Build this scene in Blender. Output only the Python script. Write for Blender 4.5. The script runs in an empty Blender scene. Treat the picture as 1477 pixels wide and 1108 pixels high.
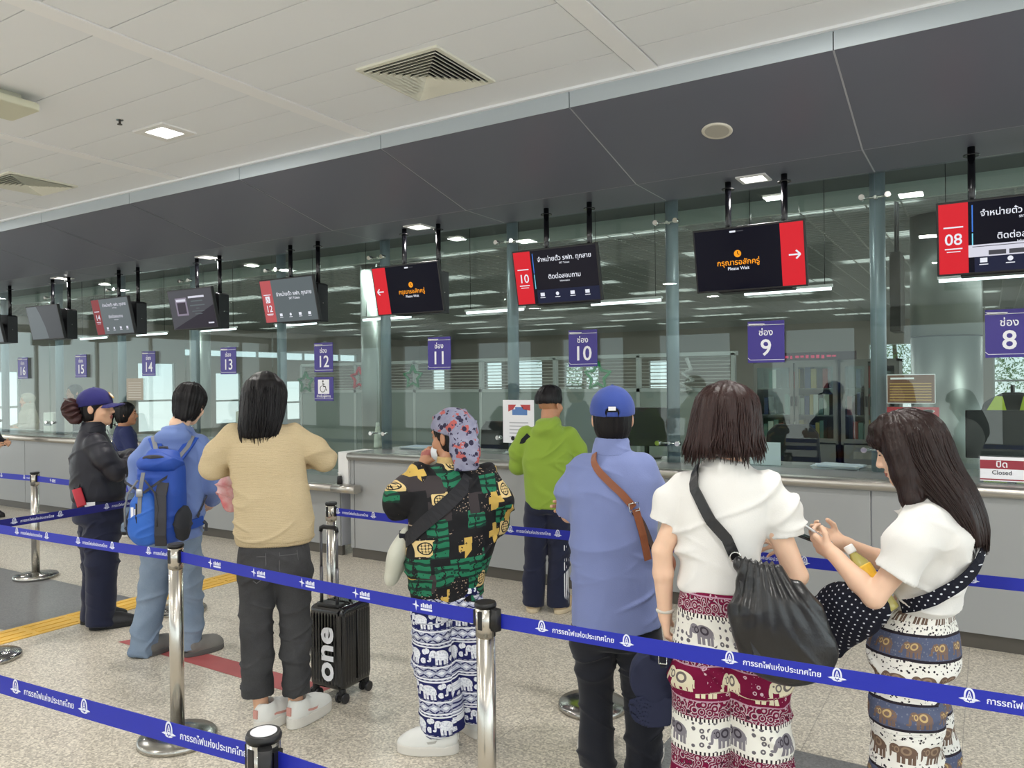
import bpy, math, random
import numpy as np
from mathutils import Vector, Matrix
random.seed(7)
SC = bpy.context.scene
COL = SC.collection
PI = math.pi
# ------------------------------------------------------------------ camera
CAM_H = 1.62
YAW, PITCH, ROLL = 0.55128, -0.001825, -0.0102
F_PX = 1119.7
_fw = Vector((-math.sin(YAW)*math.cos(PITCH), math.cos(YAW)*math.cos(PITCH), math.sin(PITCH)))
_r = Vector((math.cos(YAW), math.sin(YAW), 0)); _u = _r.cross(_fw)
_R = _r*math.cos(ROLL)+_u*math.sin(ROLL); _U = -_r*math.sin(ROLL)+_u*math.cos(ROLL)
cam = bpy.data.cameras.new('camera'); camo = bpy.data.objects.new('camera', cam); COL.objects.link(camo)
cam.sensor_width = 36; cam.lens = F_PX/1477*36; cam.clip_start = 0.05
camo.matrix_world = Matrix(((_R.x, _U.x, -_fw.x, 0), (_R.y, _U.y, -_fw.y, 0), (_R.z, _U.z, -_fw.z, CAM_H), (0, 0, 0, 1)))
SC.camera = camo
# ------------------------------------------------------------------ view, daylight, lamps
SC.view_settings.view_transform = 'Standard'; SC.view_settings.look = 'None'
SC.view_settings.exposure = 0.0; SC.view_settings.gamma = 1.0; SC.view_settings.use_curve_mapping = False
W = bpy.data.worlds.new('daylight'); SC.world = W; W.use_nodes = True
_nt = W.node_tree; _bg = _nt.nodes['Background']
_tc = _nt.nodes.new('ShaderNodeTexCoord'); _sx = _nt.nodes.new('ShaderNodeSeparateXYZ'); _cr = _nt.nodes.new('ShaderNodeValToRGB')
_nt.links.new(_tc.outputs['Generated'], _sx.inputs[0])
_mr = _nt.nodes.new('ShaderNodeMapRange'); _mr.inputs[1].default_value = -0.3; _mr.inputs[2].default_value = 0.5
_nt.links.new(_sx.outputs[2], _mr.inputs[0]); _nt.links.new(_mr.outputs[0], _cr.inputs[0])
_e = _cr.color_ramp.elements
_e[0].position = 0.0; _e[0].color = (1.30, 1.32, 1.32, 1)
_e[1].position = 1.0; _e[1].color = (0.85, 0.95, 1.0, 1)
for _p, _c in ((0.34, (0.95, 0.98, 0.96, 1)), (0.42, (0.80, 0.92, 0.95, 1))):
    _q = _e.new(_p); _q.color = _c
_nt.links.new(_cr.outputs[0], _bg.inputs[0]); _bg.inputs[1].default_value = 2.5
def area_light(name, loc, size, power, color=(1, 0.975, 0.94), sy=None, rot=(0, 0, 0), spread=None):
    l = bpy.data.lights.new(name, 'AREA'); l.energy = power; l.color = color; l.size = size
    if sy: l.shape = 'RECTANGLE'; l.size_y = sy
    if spread: l.spread = spread
    o = bpy.data.objects.new(name, l); o.location = loc; o.rotation_euler = rot; COL.objects.link(o); return o
HALL_W = 30.0
for _x in (-13.15, -8.97, -4.79, -0.61, 3.57):                      # recessed lamps of the hall ceiling, row by row
    for _y in (3.29, 0.8, -1.7, -4.2):
        area_light('hall_downlight', (_x, _y, 3.335), 0.2, HALL_W)
for _x in (-12.9, -10.04, -7.17, -4.29, -1.37, 1.55):               # lamps under the dark soffit
    area_light('soffit_downlight', (_x, 5.43, 2.985), 0.13, 9.0)
for _x in (-15.0, -11.0, -7.0, -3.0, 1.0):                          # office ceiling lamps
    for _y in (7.9, 12.5, 18.5):
        area_light('office_lamp', (_x, _y, 3.2), 1.1, 22.0, (0.95, 1, 0.96), 0.25)
# ------------------------------------------------------------------ colour and material helpers
def lin(c):
    return tuple(((v/255)/12.92 if v/255 <= 0.04045 else ((v/255+0.055)/1.055)**2.4) for v in c)
def C4(c): return (*lin(c), 1.0)
MATS = {}
def mat(name, col=(128, 128, 128), rough=0.5, metal=0.0, emit=None, es=1.0, bump=None, spec=None, coat=0.0, sheen=0.0, var=None, alpha=None, trans=0.0, sss=0.0, wrinkle=0.0):
    """principled material; bump=(scale, strength[, stretch xyz]); var=(scale, amount) mottles the colour"""
    if name in MATS: return MATS[name]
    m = bpy.data.materials.new(name); m.use_nodes = True; nt = m.node_tree; b = nt.nodes['Principled BSDF']
    b.inputs['Base Color'].default_value = C4(col); b.inputs['Roughness'].default_value = rough; b.inputs['Metallic'].default_value = metal
    if spec is not None: b.inputs['Specular IOR Level'].default_value = spec
    if coat: b.inputs['Coat Weight'].default_value = coat; b.inputs['Coat Roughness'].default_value = 0.1
    if sheen: b.inputs['Sheen Weight'].default_value = sheen; b.inputs['Sheen Roughness'].default_value = 0.5
    if trans: b.inputs['Transmission Weight'].default_value = trans
    if sss:
        b.inputs['Subsurface Weight'].default_value = sss; b.inputs['Subsurface Radius'].default_value = (0.012, 0.005, 0.003); b.inputs['Subsurface Scale'].default_value = 1.0
    if alpha is not None: b.inputs['Alpha'].default_value = alpha
    if emit: b.inputs['Emission Color'].default_value = C4(emit); b.inputs['Emission Strength'].default_value = es
    if bump or var:
        tc = nt.nodes.new('ShaderNodeTexCoord')
        if bump:
            mp = nt.nodes.new('ShaderNodeMapping'); nt.links.new(tc.outputs['Object'], mp.inputs[0])
            if len(bump) > 2: mp.inputs['Scale'].default_value = bump[2]
            n = nt.nodes.new('ShaderNodeTexNoise'); n.inputs['Scale'].default_value = bump[0]; n.inputs['Detail'].default_value = 4
            nt.links.new(mp.outputs[0], n.inputs['Vector'])
            bp = nt.nodes.new('ShaderNodeBump'); bp.inputs['Strength'].default_value = bump[1]; bp.inputs['Distance'].default_value = 0.01
            nt.links.new(n.outputs[0], bp.inputs['Height']); nt.links.new(bp.outputs[0], b.inputs['Normal'])
            if wrinkle:
                w = nt.nodes.new('ShaderNodeTexNoise'); w.inputs['Scale'].default_value = 6; w.inputs['Detail'].default_value = 3; w.inputs['Distortion'].default_value = 1.2
                try: w.noise_type = 'RIDGED_MULTIFRACTAL'
                except Exception: pass
                m2 = nt.nodes.new('ShaderNodeMapping'); m2.inputs['Scale'].default_value = (1, 1, 0.6); m2.inputs['Rotation'].default_value = (0.3, 0.5, 0.2); nt.links.new(tc.outputs['Object'], m2.inputs[0]); nt.links.new(m2.outputs[0], w.inputs['Vector'])
                b2 = nt.nodes.new('ShaderNodeBump'); b2.inputs['Strength'].default_value = wrinkle; b2.inputs['Distance'].default_value = 0.018; nt.links.new(w.outputs[0], b2.inputs['Height']); nt.links.new(bp.outputs[0], b2.inputs['Normal']); nt.links.new(b2.outputs[0], b.inputs['Normal'])
        if var:
            n = nt.nodes.new('ShaderNodeTexNoise'); n.inputs['Scale'].default_value = var[0]; n.inputs['Detail'].default_value = 5
            nt.links.new(tc.outputs['Object'], n.inputs['Vector'])
            mx = nt.nodes.new('ShaderNodeMix'); mx.data_type = 'RGBA'
            k = var[1]; mx.inputs[6].default_value = tuple(v*(1-k) for v in lin(col))+(1,); mx.inputs[7].default_value = tuple(min(1, v*(1+k)) for v in lin(col))+(1,)
            nt.links.new(n.outputs[0], mx.inputs[0]); nt.links.new(mx.outputs[2], b.inputs['Base Color'])
    MATS[name] = m; return m
class N:
    """small arithmetic layer over shader math nodes"""
    nt = None
    def __init__(s, sock): s.s = sock
    @staticmethod
    def op(o, a, b=None, c=None):
        n = N.nt.nodes.new('ShaderNodeMath'); n.operation = o
        for i, v in enumerate((a, b, c)):
            if v is None: continue
            if isinstance(v, N): N.nt.links.new(v.s, n.inputs[i])
            else: n.inputs[i].default_value = float(v)
        return N(n.outputs[0])
    def __add__(s, o): return N.op('ADD', s, o)
    __radd__ = __add__
    def __sub__(s, o): return N.op('SUBTRACT', s, o)
    def __rsub__(s, o): return N.op('SUBTRACT', o, s)
    def __mul__(s, o): return N.op('MULTIPLY', s, o)
    __rmul__ = __mul__
    def __truediv__(s, o): return N.op('DIVIDE', s, o)
    def mod(s, m): return N.op('FLOORED_MODULO', s, m)
    def floor(s): return N.op('FLOOR', s)
    def abs(s): return N.op('ABSOLUTE', s)
    def sin(s): return N.op('SINE', s)
    def lt(s, o): return N.op('LESS_THAN', s, o)
    def gt(s, o): return N.op('GREATER_THAN', s, o)
    def max(s, o): return N.op('MAXIMUM', s, o)
    def min(s, o): return N.op('MINIMUM', s, o)
    def sqrt(s): return N.op('SQRT', s)
    def between(s, a, b): return s.gt(a)*s.lt(b)
    @staticmethod
    def mix(a, b, f):
        n = N.nt.nodes.new('ShaderNodeMix'); n.data_type = 'RGBA'
        for v, i in ((a, 6), (b, 7)):
            if isinstance(v, tuple): n.inputs[i].default_value = C4(v)
            else: N.nt.links.new(v, n.inputs[i])
        N.nt.links.new(f.s, n.inputs[0]); return n.outputs[2]
def node_mat(name, fn, rough=0.8, spec=None, metal=0):
    """fn(nt) returns (colour socket, optional height socket, bump strength)"""
    m = bpy.data.materials.new(name); m.use_nodes = True; nt = m.node_tree; b = nt.nodes['Principled BSDF']; N.nt = nt
    b.inputs['Roughness'].default_value = rough; b.inputs['Metallic'].default_value = metal
    if spec is not None: b.inputs['Specular IOR Level'].default_value = spec
    r = fn(nt); nt.links.new(r[0], b.inputs['Base Color'])
    if len(r) > 1 and r[1] is not None:
        bp = nt.nodes.new('ShaderNodeBump'); bp.inputs['Strength'].default_value = r[2]; bp.inputs['Distance'].default_value = 0.005
        nt.links.new(r[1], bp.inputs['Height']); nt.links.new(bp.outputs[0], b.inputs['Normal'])
    MATS[name] = m; return m
def coords(nt, kind='Object'):
    tc = nt.nodes.new('ShaderNodeTexCoord'); s = nt.nodes.new('ShaderNodeSeparateXYZ'); nt.links.new(tc.outputs[kind], s.inputs[0])
    return N(s.outputs[0]), N(s.outputs[1]), N(s.outputs[2]), tc.outputs[kind]
def noise(nt, vec, scale, detail=3, out=0):
    n = nt.nodes.new('ShaderNodeTexNoise'); n.inputs['Scale'].default_value = scale; n.inputs['Detail'].default_value = detail
    nt.links.new(vec, n.inputs['Vector']); return N(n.outputs[out])
def vor(nt, vec, scale, feature='F1', metric='EUCLIDEAN', rnd=1.0, out='Distance'):
    n = nt.nodes.new('ShaderNodeTexVoronoi'); n.feature = feature; n.inputs['Scale'].default_value = scale; n.inputs['Randomness'].default_value = rnd
    if feature != 'DISTANCE_TO_EDGE': n.distance = metric
    nt.links.new(vec, n.inputs['Vector']); return n.outputs[out]
def comb(nt, x, y, z=0.0):
    n = nt.nodes.new('ShaderNodeCombineXYZ')
    for i, v in enumerate((x, y, z)):
        if isinstance(v, N): nt.links.new(v.s, n.inputs[i])
        else: n.inputs[i].default_value = v
    return n.outputs[0]
# ------------------------------------------------------------------ object helpers
def new_obj(name, mesh, parent=None, loc=None, rotz=0):
    o = bpy.data.objects.new(name, mesh); COL.objects.link(o)
    if parent is not None: o.parent = parent
    if loc is not None: o.location = loc
    if rotz: o.rotation_euler = (0, 0, rotz)
    return o
def thing(name, label, cat, loc=(0, 0, 0), rotz=0, group=None):
    o = new_obj(name, None, None, loc, rotz); o['label'] = label; o['category'] = cat
    if group: o['group'] = group
    o.empty_display_size = 0.1
    return o
def tag(o, label, cat, group=None, kind=None):
    o['label'] = label; o['category'] = cat
    if group: o['group'] = group
    if kind: o['kind'] = kind
    return o
def struct(o):
    o['kind'] = 'structure'; return o
class MB:
    """collects shapes, then links them as one mesh object"""
    def __init__(s): s.v = []; s.f = []; s.m = []; s.sm = []; s.mi = 0; s.uv = {}
    def add(s, vs, fs, smooth=False):
        n = len(s.v); s.v += [tuple(v) for v in vs]
        for f in fs: s.f.append([i+n for i in f]); s.m.append(s.mi); s.sm.append(smooth)
        return s
    def box(s, lo, hi, M=None):
        x0, y0, z0 = lo; x1, y1, z1 = hi
        vs = [(x0, y0, z0), (x1, y0, z0), (x1, y1, z0), (x0, y1, z0), (x0, y0, z1), (x1, y0, z1), (x1, y1, z1), (x0, y1, z1)]
        if M is not None: vs = [tuple(M @ Vector(v)) for v in vs]
        return s.add(vs, [(3, 2, 1, 0), (4, 5, 6, 7), (0, 1, 5, 4), (1, 2, 6, 5), (2, 3, 7, 6), (3, 0, 4, 7)])
    def rbox(s, lo, hi, r, M=None, seg=3):
        """box with rounded vertical edges"""
        x0, y0, z0 = lo; x1, y1, z1 = hi; pts = []
        for cx, cy, a0 in ((x1-r, y1-r, 0), (x0+r, y1-r, 90), (x0+r, y0+r, 180), (x1-r, y0+r, 270)):
            for k in range(seg+1):
                a = math.radians(a0+90*k/seg); pts.append((cx+r*math.cos(a), cy+r*math.sin(a)))
        return s.prism(pts, z0, z1, M, True)
    def prism(s, pts, z0, z1, M=None, smooth=False):
        n = len(pts); vs = [(p[0], p[1], z0) for p in pts]+[(p[0], p[1], z1) for p in pts]
        if M is not None: vs = [tuple(M @ Vector(v)) for v in vs]
        s.add(vs, [list(range(n))[::-1], list(range(n, 2*n))]); k = len(s.v)-2*n
        for i in range(n):
            j = (i+1) % n; s.f.append([k+i, k+j, k+n+j, k+n+i]); s.m.append(s.mi); s.sm.append(smooth)
        return s
    def tube(s, pts, r, seg=10, caps=True, flat=1.0, up=None):
        """tube along pts; r a number or one per point; flat squashes across the second axis"""
        P = [Vector(p) for p in pts]; n = len(P); rs = r if hasattr(r, '__len__') else [r]*n
        rings = []; prev = None
        for i in range(n):
            d = (P[min(i+1, n-1)]-P[max(i-1, 0)]).normalized()
            if prev is None:
                a = Vector(up) if up is not None else (Vector((0, 0, 1)) if abs(d.z) < 0.9 else Vector((1, 0, 0)))
            else: a = prev
            a = (a-d*a.dot(d)).normalized(); b = d.cross(a); prev = a
            rings.append([P[i]+a*rs[i]*flat*math.cos(2*PI*k/seg)+b*rs[i]*math.sin(2*PI*k/seg) for k in range(seg)])
        base = len(s.v); s.v += [tuple(v) for rg in rings for v in rg]
        for i in range(n-1):
            for k in range(seg):
                j = (k+1) % seg; s.f.append([base+i*seg+k, base+i*seg+j, base+(i+1)*seg+j, base+(i+1)*seg+k]); s.m.append(s.mi); s.sm.append(True)
        if caps:
            s.f.append([base+k for k in range(seg)][::-1]); s.m.append(s.mi); s.sm.append(False)
            s.f.append([base+(n-1)*seg+k for k in range(seg)]); s.m.append(s.mi); s.sm.append(False)
        return s
    def cyl(s, p0, p1, r, seg=20, r1=None): return s.tube([p0, p1], [r, r if r1 is None else r1], seg)
    def lathe(s, prof, c=(0, 0, 0), seg=32, M=None, smooth=True):
        """prof: (radius, z) bottom to top"""
        vs = []; n = len(prof)
        for (r, z) in prof:
            for k in range(seg):
                a = 2*PI*k/seg; v = Vector((c[0]+r*math.cos(a), c[1]+r*math.sin(a), c[2]+z)); vs.append(M @ v if M is not None else v)
        fs = []
        for i in range(n-1):
            for k in range(seg):
                j = (k+1) % seg; fs.append((i*seg+k, i*seg+j, (i+1)*seg+j, (i+1)*seg+k))
        s.add(vs, fs, smooth)
        b = len(s.v)-n*seg
        s.f.append([b+k for k in range(seg)][::-1]); s.m.append(s.mi); s.sm.append(False)
        s.f.append([b+(n-1)*seg+k for k in range(seg)]); s.m.append(s.mi); s.sm.append(False)
        return s
    def ball(s, c, r, seg=12, sc=(1, 1, 1)):
        prof = [(max(1e-4, r*math.sin(PI*i/seg)), -r*math.cos(PI*i/seg)) for i in range(seg+1)]
        M = Matrix.Translation(Vector(c)) @ Matrix.Diagonal((*sc, 1)); return s.lathe(prof, (0, 0, 0), seg*2, M)
    def strip(s, pts, w, t, up):
        """flat band along pts, width w measured along up (vector or list), thickness t"""
        P = [Vector(p) for p in pts]; n = len(P); vs = []
        for i in range(n):
            d = (P[min(i+1, n-1)]-P[max(i-1, 0)]).normalized(); u = Vector(up[i] if isinstance(up, list) else up)
            u = (u-d*u.dot(d)).normalized(); q = d.cross(u)
            for a, b in ((-1, -1), (1, -1), (1, 1), (-1, 1)): vs.append(P[i]+u*(a*w/2)+q*(b*t/2))
        fs = [(0, 1, 2, 3)[::-1], tuple((n-1)*4+k for k in range(4))]
        for i in range(n-1):
            for k in range(4):
                j = (k+1) % 4; fs.append((i*4+k, i*4+j, (i+1)*4+j, (i+1)*4+k))
        return s.add(vs, fs, False)
    def build(s, name, mats, parent=None, loc=None, rotz=0, bevel=0, origin=None):
        me = bpy.data.meshes.new(name)
        v = s.v if origin is None else [(a[0]-origin[0], a[1]-origin[1], a[2]-origin[2]) for a in s.v]
        me.from_pydata(v, [], s.f)
        for m in (mats if isinstance(mats, (list, tuple)) else [mats]): me.materials.append(m)
        me.polygons.foreach_set('material_index', s.m); me.polygons.foreach_set('use_smooth', s.sm)
        me.update()
        o = new_obj(name, me, parent, loc, rotz)
        if bevel:
            b = o.modifiers.new('bevel', 'BEVEL'); b.width = bevel; b.segments = 2; b.limit_method = 'ANGLE'
        return o
_TXT = {}
def text2d(body, size=1.0, bold=0.0, align='CENTER'):
    """flat outline mesh of a word: list of (x, y) and faces, baseline at y=0"""
    key = (body, bold, align)
    if key not in _TXT:
        c = bpy.data.curves.new('text', 'FONT'); c.body = body; c.align_x = align; c.offset = bold; c.resolution_u = 3
        o = bpy.data.objects.new('text', c); COL.objects.link(o)
        dg = bpy.context.evaluated_depsgraph_get(); me = bpy.data.meshes.new_from_object(o.evaluated_get(dg))
        _TXT[key] = ([(v.co.x, v.co.y) for v in me.vertices], [tuple(p.vertices) for p in me.polygons])
        bpy.data.objects.remove(o); bpy.data.curves.remove(c); bpy.data.meshes.remove(me)
    v, f = _TXT[key]
    return [(x*size, y*size) for x, y in v], f
def put2d(mb, vf, o, ex, ey):
    """place flat (x, y) shapes in the plane o + x ex + y ey"""
    o, ex, ey = Vector(o), Vector(ex), Vector(ey); v, f = vf
    return mb.add([o+ex*x+ey*y for x, y in v], f)
def poly(*pts): return (list(pts), [tuple(range(len(pts)))])
def rect(x0, y0, x1, y1): return poly((x0, y0), (x1, y0), (x1, y1), (x0, y1))
def disc(cx, cy, r, n=24, ry=None): return poly(*[(cx+r*math.cos(2*PI*k/n), cy+(ry or r)*math.sin(2*PI*k/n)) for k in range(n)])
def stroke(pts, w):
    """thin polyline drawn as quads"""
    v = []; f = []
    for (x0, y0), (x1, y1) in zip(pts, pts[1:]):
        d = math.hypot(x1-x0, y1-y0) or 1; nx, ny = -(y1-y0)/d*w/2, (x1-x0)/d*w/2; n = len(v)
        v += [(x0-nx, y0-ny), (x1-nx, y1-ny), (x1+nx, y1+ny), (x0+nx, y0+ny)]; f.append((n, n+1, n+2, n+3))
    return (v, f)
# ================================================================== THE SETTING
SEAM0, MOD = -0.645, 1.467
def seam(k): return SEAM0-MOD*k
YG = 5.72; HS = 3.01; YF = 4.12; ZF0, ZF1 = 3.25, 3.345; YC = 5.14; ZC = 3.36; YFRONT = 5.384
WHITE_CEIL = mat('ceiling_white', (236, 239, 242), 0.55)
CHANNEL = mat('ceiling_channel', (243, 244, 245), 0.5)
DARKGAP = mat('gap_dark', (60, 60, 62), 0.9)
LIGHTGAP = mat('gap_light', (190, 192, 198), 0.5)
FASCIA = mat('fascia_aluminium', (176, 186, 192), 0.45, 0.0)
SOFFIT = mat('soffit_dark', (110, 112, 124), 0.42, 0.15, spec=0.4)
STEEL = mat('brushed_steel', (200, 196, 188), 0.22, 1.0, bump=(40, 0.03, (1, 1, 0.05)))
STEELR = mat('rail_steel', (196, 192, 184), 0.34, 0.9, bump=(30, 0.03, (0.05, 1, 1)))
CHROME = mat('chrome', (225, 225, 222), 0.08, 1.0)
PANEL = mat('counter_panel', (158, 160, 160), 0.4)
KICK = mat('kick_plate', (92, 88, 82), 0.4, 0.3)
BLACK = mat('black_plastic', (18, 18, 20), 0.45)
BLACKGLOSS = mat('black_gloss', (12, 12, 16), 0.18)
POSTM = mat('post_grey', (124, 138, 146), 0.35, 0.2)
GREYWALL = mat('office_wall', (150, 147, 139), 0.8, var=(2, 0.05))
PARTM = mat('office_partition', (132, 142, 136), 0.6)
FRAME = mat('office_frame', (170, 176, 172), 0.45)
WHITEP = mat('white_paint', (232, 232, 230), 0.5)
PRINTW = mat('print_white', (240, 240, 244), 0.6)
def glass_mat(name, tint, base=0.04, rough=0.0):
    m = bpy.data.materials.new(name); m.use_nodes = True; nt = m.node_tree; nt.nodes.clear(); N.nt = nt
    out = nt.nodes.new('ShaderNodeOutputMaterial'); tr = nt.nodes.new('ShaderNodeBsdfTransparent'); gl = nt.nodes.new('ShaderNodeBsdfGlossy')
    tr.inputs[0].default_value = (*tint, 1); gl.inputs['Roughness'].default_value = rough; gl.inputs[0].default_value = (0.95, 1, 0.98, 1)
    lw = nt.nodes.new('ShaderNodeLayerWeight'); lw.inputs[0].default_value = 0.5
    f = N(lw.outputs['Facing']); f2 = f*f; fr = f2*f2*f*(1-base)+base
    mx = nt.nodes.new('ShaderNodeMixShader'); nt.links.new(fr.s, mx.inputs[0]); nt.links.new(tr.outputs[0], mx.inputs[1]); nt.links.new(gl.outputs[0], mx.inputs[2])
    nt.links.new(mx.outputs[0], out.inputs[0]); MATS[name] = m; return m
GLASS = glass_mat('clear_glass', (0.90, 0.945, 0.93), 0.026)
ACRYL = glass_mat('acrylic', (0.93, 0.95, 0.96), 0.05)
def floor_col(nt):
    x, y, z, o = coords(nt)
    sp = N(vor(nt, o, 120.0, out='Color')); n = noise(nt, o, 90, 4); n2 = noise(nt, o, 1.3, 3)
    s = nt.nodes.new('ShaderNodeSeparateColor'); nt.links.new(sp.s, s.inputs[0]); r = N(s.outputs[0])
    light = N.mix((124, 115, 101), (240, 232, 216), (r*0.75+n*0.9-0.18).max(0).min(1))
    light = N.mix(light, (118, 110, 100), r.gt(0.93)*0.5)
    light = N.mix(light, (186, 178, 164), n2*0.25)
    dark = N.mix((92, 92, 94), (138, 138, 138), (r*0.5+n*0.6-0.1).max(0).min(1))
    band = y.between(2.63, 3.53)*((x.lt(-5.6)).max(x.gt(-1.25)))
    c = N.mix(light, dark, band)
    jx = ((x+0.115+600).mod(0.6)).lt(0.004); jy = ((y-3.53+600).mod(0.6)).lt(0.004)
    c = N.mix(c, (112, 108, 100), jx.max(jy)*0.45)
    return c, (n*0.4+r*0.2).s, 0.05
FLOOR = node_mat('terrazzo_floor', floor_col, 0.32, 0.4)
b = MB(); b.box((-24, -10, -0.2), (8, 25, 0)); struct(b.build('floor', FLOOR))
# ceiling: white panels in bays between flat channels
b = MB(); b.box((-24, -10, 3.40), (7, YF-0.01, 3.46)); b.mi = 1
bays = [(-3.635-2.09*k+0.0, -3.635-2.09*k+1.962) for k in range(-4, 10)]
for x0, x1 in bays:
    y = YF-0.012
    while y > -10:
        b.box((x0+0.004, y-0.3125, ZC), (x1-0.004, y, ZC+0.03)); y -= 0.3185
    b.mi = 2; b.box((x0-0.124, -10, ZC-0.005), (x0-0.004, YF-0.012, ZC+0.03)); b.mi = 1
struct(b.build('ceiling', [DARKGAP, WHITE_CEIL, CHANNEL]))
b = MB(); b.box((-24, YF-0.03, ZF1), (7, YF+0.02, 3.40)); b.mi = 0
struct(b.build('trim_1', WHITE_CEIL))
b = MB(); b.mi = 1; b.box((-24, YF+0.008, ZF0+0.004), (7, YF+0.02, ZF1)); b.mi = 0
for k in range(-5, 16): b.box((seam(k+1)+0.003, YF-0.004, ZF0), (seam(k)-0.003, YF+0.01, ZF1))
struct(b.build('trim_2', [FASCIA, DARKGAP]))
# dark soffit: sloping panels, then a flat strip to the glass
b = MB(); b.mi = 1
def slab(b, x0, x1, y0, z0, y1, z1, t):
    vs = [(x0, y0, z0), (x1, y0, z0), (x1, y1, z1), (x0, y1, z1)]; vs += [(x, y, z+t) for x, y, z in vs]
    b.add(vs, [(3, 2, 1, 0), (4, 5, 6, 7), (0, 1, 5, 4), (1, 2, 6, 5), (2, 3, 7, 6), (3, 0, 4, 7)])
slab(b, -24, 7, YF+0.012, ZF0+0.0012, YC, HS+0.0012, 0.03); slab(b, -24, 7, YC, HS+0.0012, YG+0.01, HS+0.0012, 0.03); b.mi = 0
for k in range(-5, 16):
    slab(b, seam(k+1)+0.005, seam(k)-0.005, YF+0.0, ZF0, YC-0.004, HS, 0.001)
    slab(b, seam(k+1)+0.005, seam(k)-0.005, YC+0.004, HS, YG+0.015, HS, 0.001)
struct(b.build('ceiling_soffit', [SOFFIT, LIGHTGAP]))
b = MB(); b.box((-24, YG+0.02, HS+0.004), (7, YG+0.06, 3.42)); struct(b.build('trim_3', SOFFIT))
# hall enclosure behind and beside the camera: mullioned facades open to daylight
def facade(name, axis, c, a0, a1, step, lo=0.0, hi=3.36, pier=0.04, sill=0.12, head=3.2):
    b = MB(); n = int((a1-a0)/step)
    def bx(u0, u1, z0, z1, t=0.05):
        if axis == 'y': b.box((u0, c-t, z0), (u1, c+t, z1))
        else: b.box((c-t, u0, z0), (c+t, u1, z1))
    for i in range(n+1): bx(a0+i*step-pier, a0+i*step+pier, lo, hi)
    bx(a0, a1, lo, sill); bx(a0, a1, head, hi)
    struct(b.build(name, mat('hall_wall', (188, 186, 182), 0.7)))
facade('wall_back', 'y', -9.5, -24, 7, 3.1, pier=0.55, sill=0.1, head=2.9); facade('wall_left', 'x', -23.5, -9.5, YFRONT, 1.8); facade('wall_right', 'x', 6.5, -9.5, YFRONT, 1.8)
# ------------------------------------------------------------------ counters
def counter(name, label, x0, x1, joints, zt=0.985, yp=5.335):
    t = thing(name, label, 'counter', (0.5*(x0+x1), YFRONT, 0)); o = t.location
    js = [x0]+[j for j in sorted(joints) if x0 < j < x1]+[x1]
    for a, c in zip(js, js[1:]):
        q = MB(); q.box((a+0.004, YFRONT, 0.095), (c-0.004, YFRONT+0.02, zt-0.07)); q.build('front_panel', PANEL, t, origin=o, bevel=0.002)
    q = MB(); q.box((x0, YFRONT+0.02, 0.09), (x1, YFRONT+0.30, zt-0.06)); q.build('carcass', LIGHTGAP, t, origin=o)
    q = MB(); q.box((x0, YFRONT+0.025, 0.0), (x1, YFRONT+0.06, 0.095)); q.build('kick_plate', KICK, t, origin=o)
    q = MB()                                     # bull-nosed steel edge
    pts = [(yp+0.06, zt-0.075), (yp+0.02, zt-0.07), (yp+0.005, zt-0.055), (yp, zt-0.04), (yp+0.005, zt-0.02), (yp+0.02, zt-0.006), (yp+0.06, zt)]
    n = len(pts); vs = [(x0, y, z) for y, z in pts]+[(x1, y, z) for y, z in pts]
    q.add(vs, [tuple(range(n)), tuple(range(n, 2*n))[::-1]]+[(i+1, i, n+i, n+i+1) for i in range(n-1)]+[(0, n-1, 2*n-1, n)], True)
    q.build('edge_rail', STEELR, t, origin=o)
    q = MB(); q.box((x0, yp+0.06, zt-0.06), (x1, 6.25, zt)); q.build('ledge', mat('ledge_grey', (150, 152, 150), 0.25, 0.2), t, origin=o)
    return t
JX = [seam(k) for k in range(-4, 3)]+[seam(3), seam(4)-0.08]+[seam(k) for k in range(5, 16)]
cr = counter('service_counter', 'long grey panelled ticket counter with steel edge, below number signs 8 to 11', -5.10, 6.4, JX)
q = MB(); q.box((-5.225, 5.36, 0.66), (-5.10, 5.72, 0.985)); q.build('end_panel', WHITEP, cr, origin=cr.location, bevel=0.004)
counter('service_counter', 'far grey ticket counter behind the guard, below number signs 13 to 16', -23, -6.572, JX)
lc = counter('service_counter', 'lowered ticket counter with thick rounded steel shelf under the wheelchair sign', -6.57, -5.228, [], 0.69, 5.25)
q = MB(); q.tube([(-5.228, 5.29, 0.652), (-4.935, 5.29, 0.652)], 0.038, 20); q.box((-5.228, 5.29, 0.62), (-4.94, 5.355, 0.69)); q.build('shelf_end', STEELR, lc, origin=lc.location)
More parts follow.
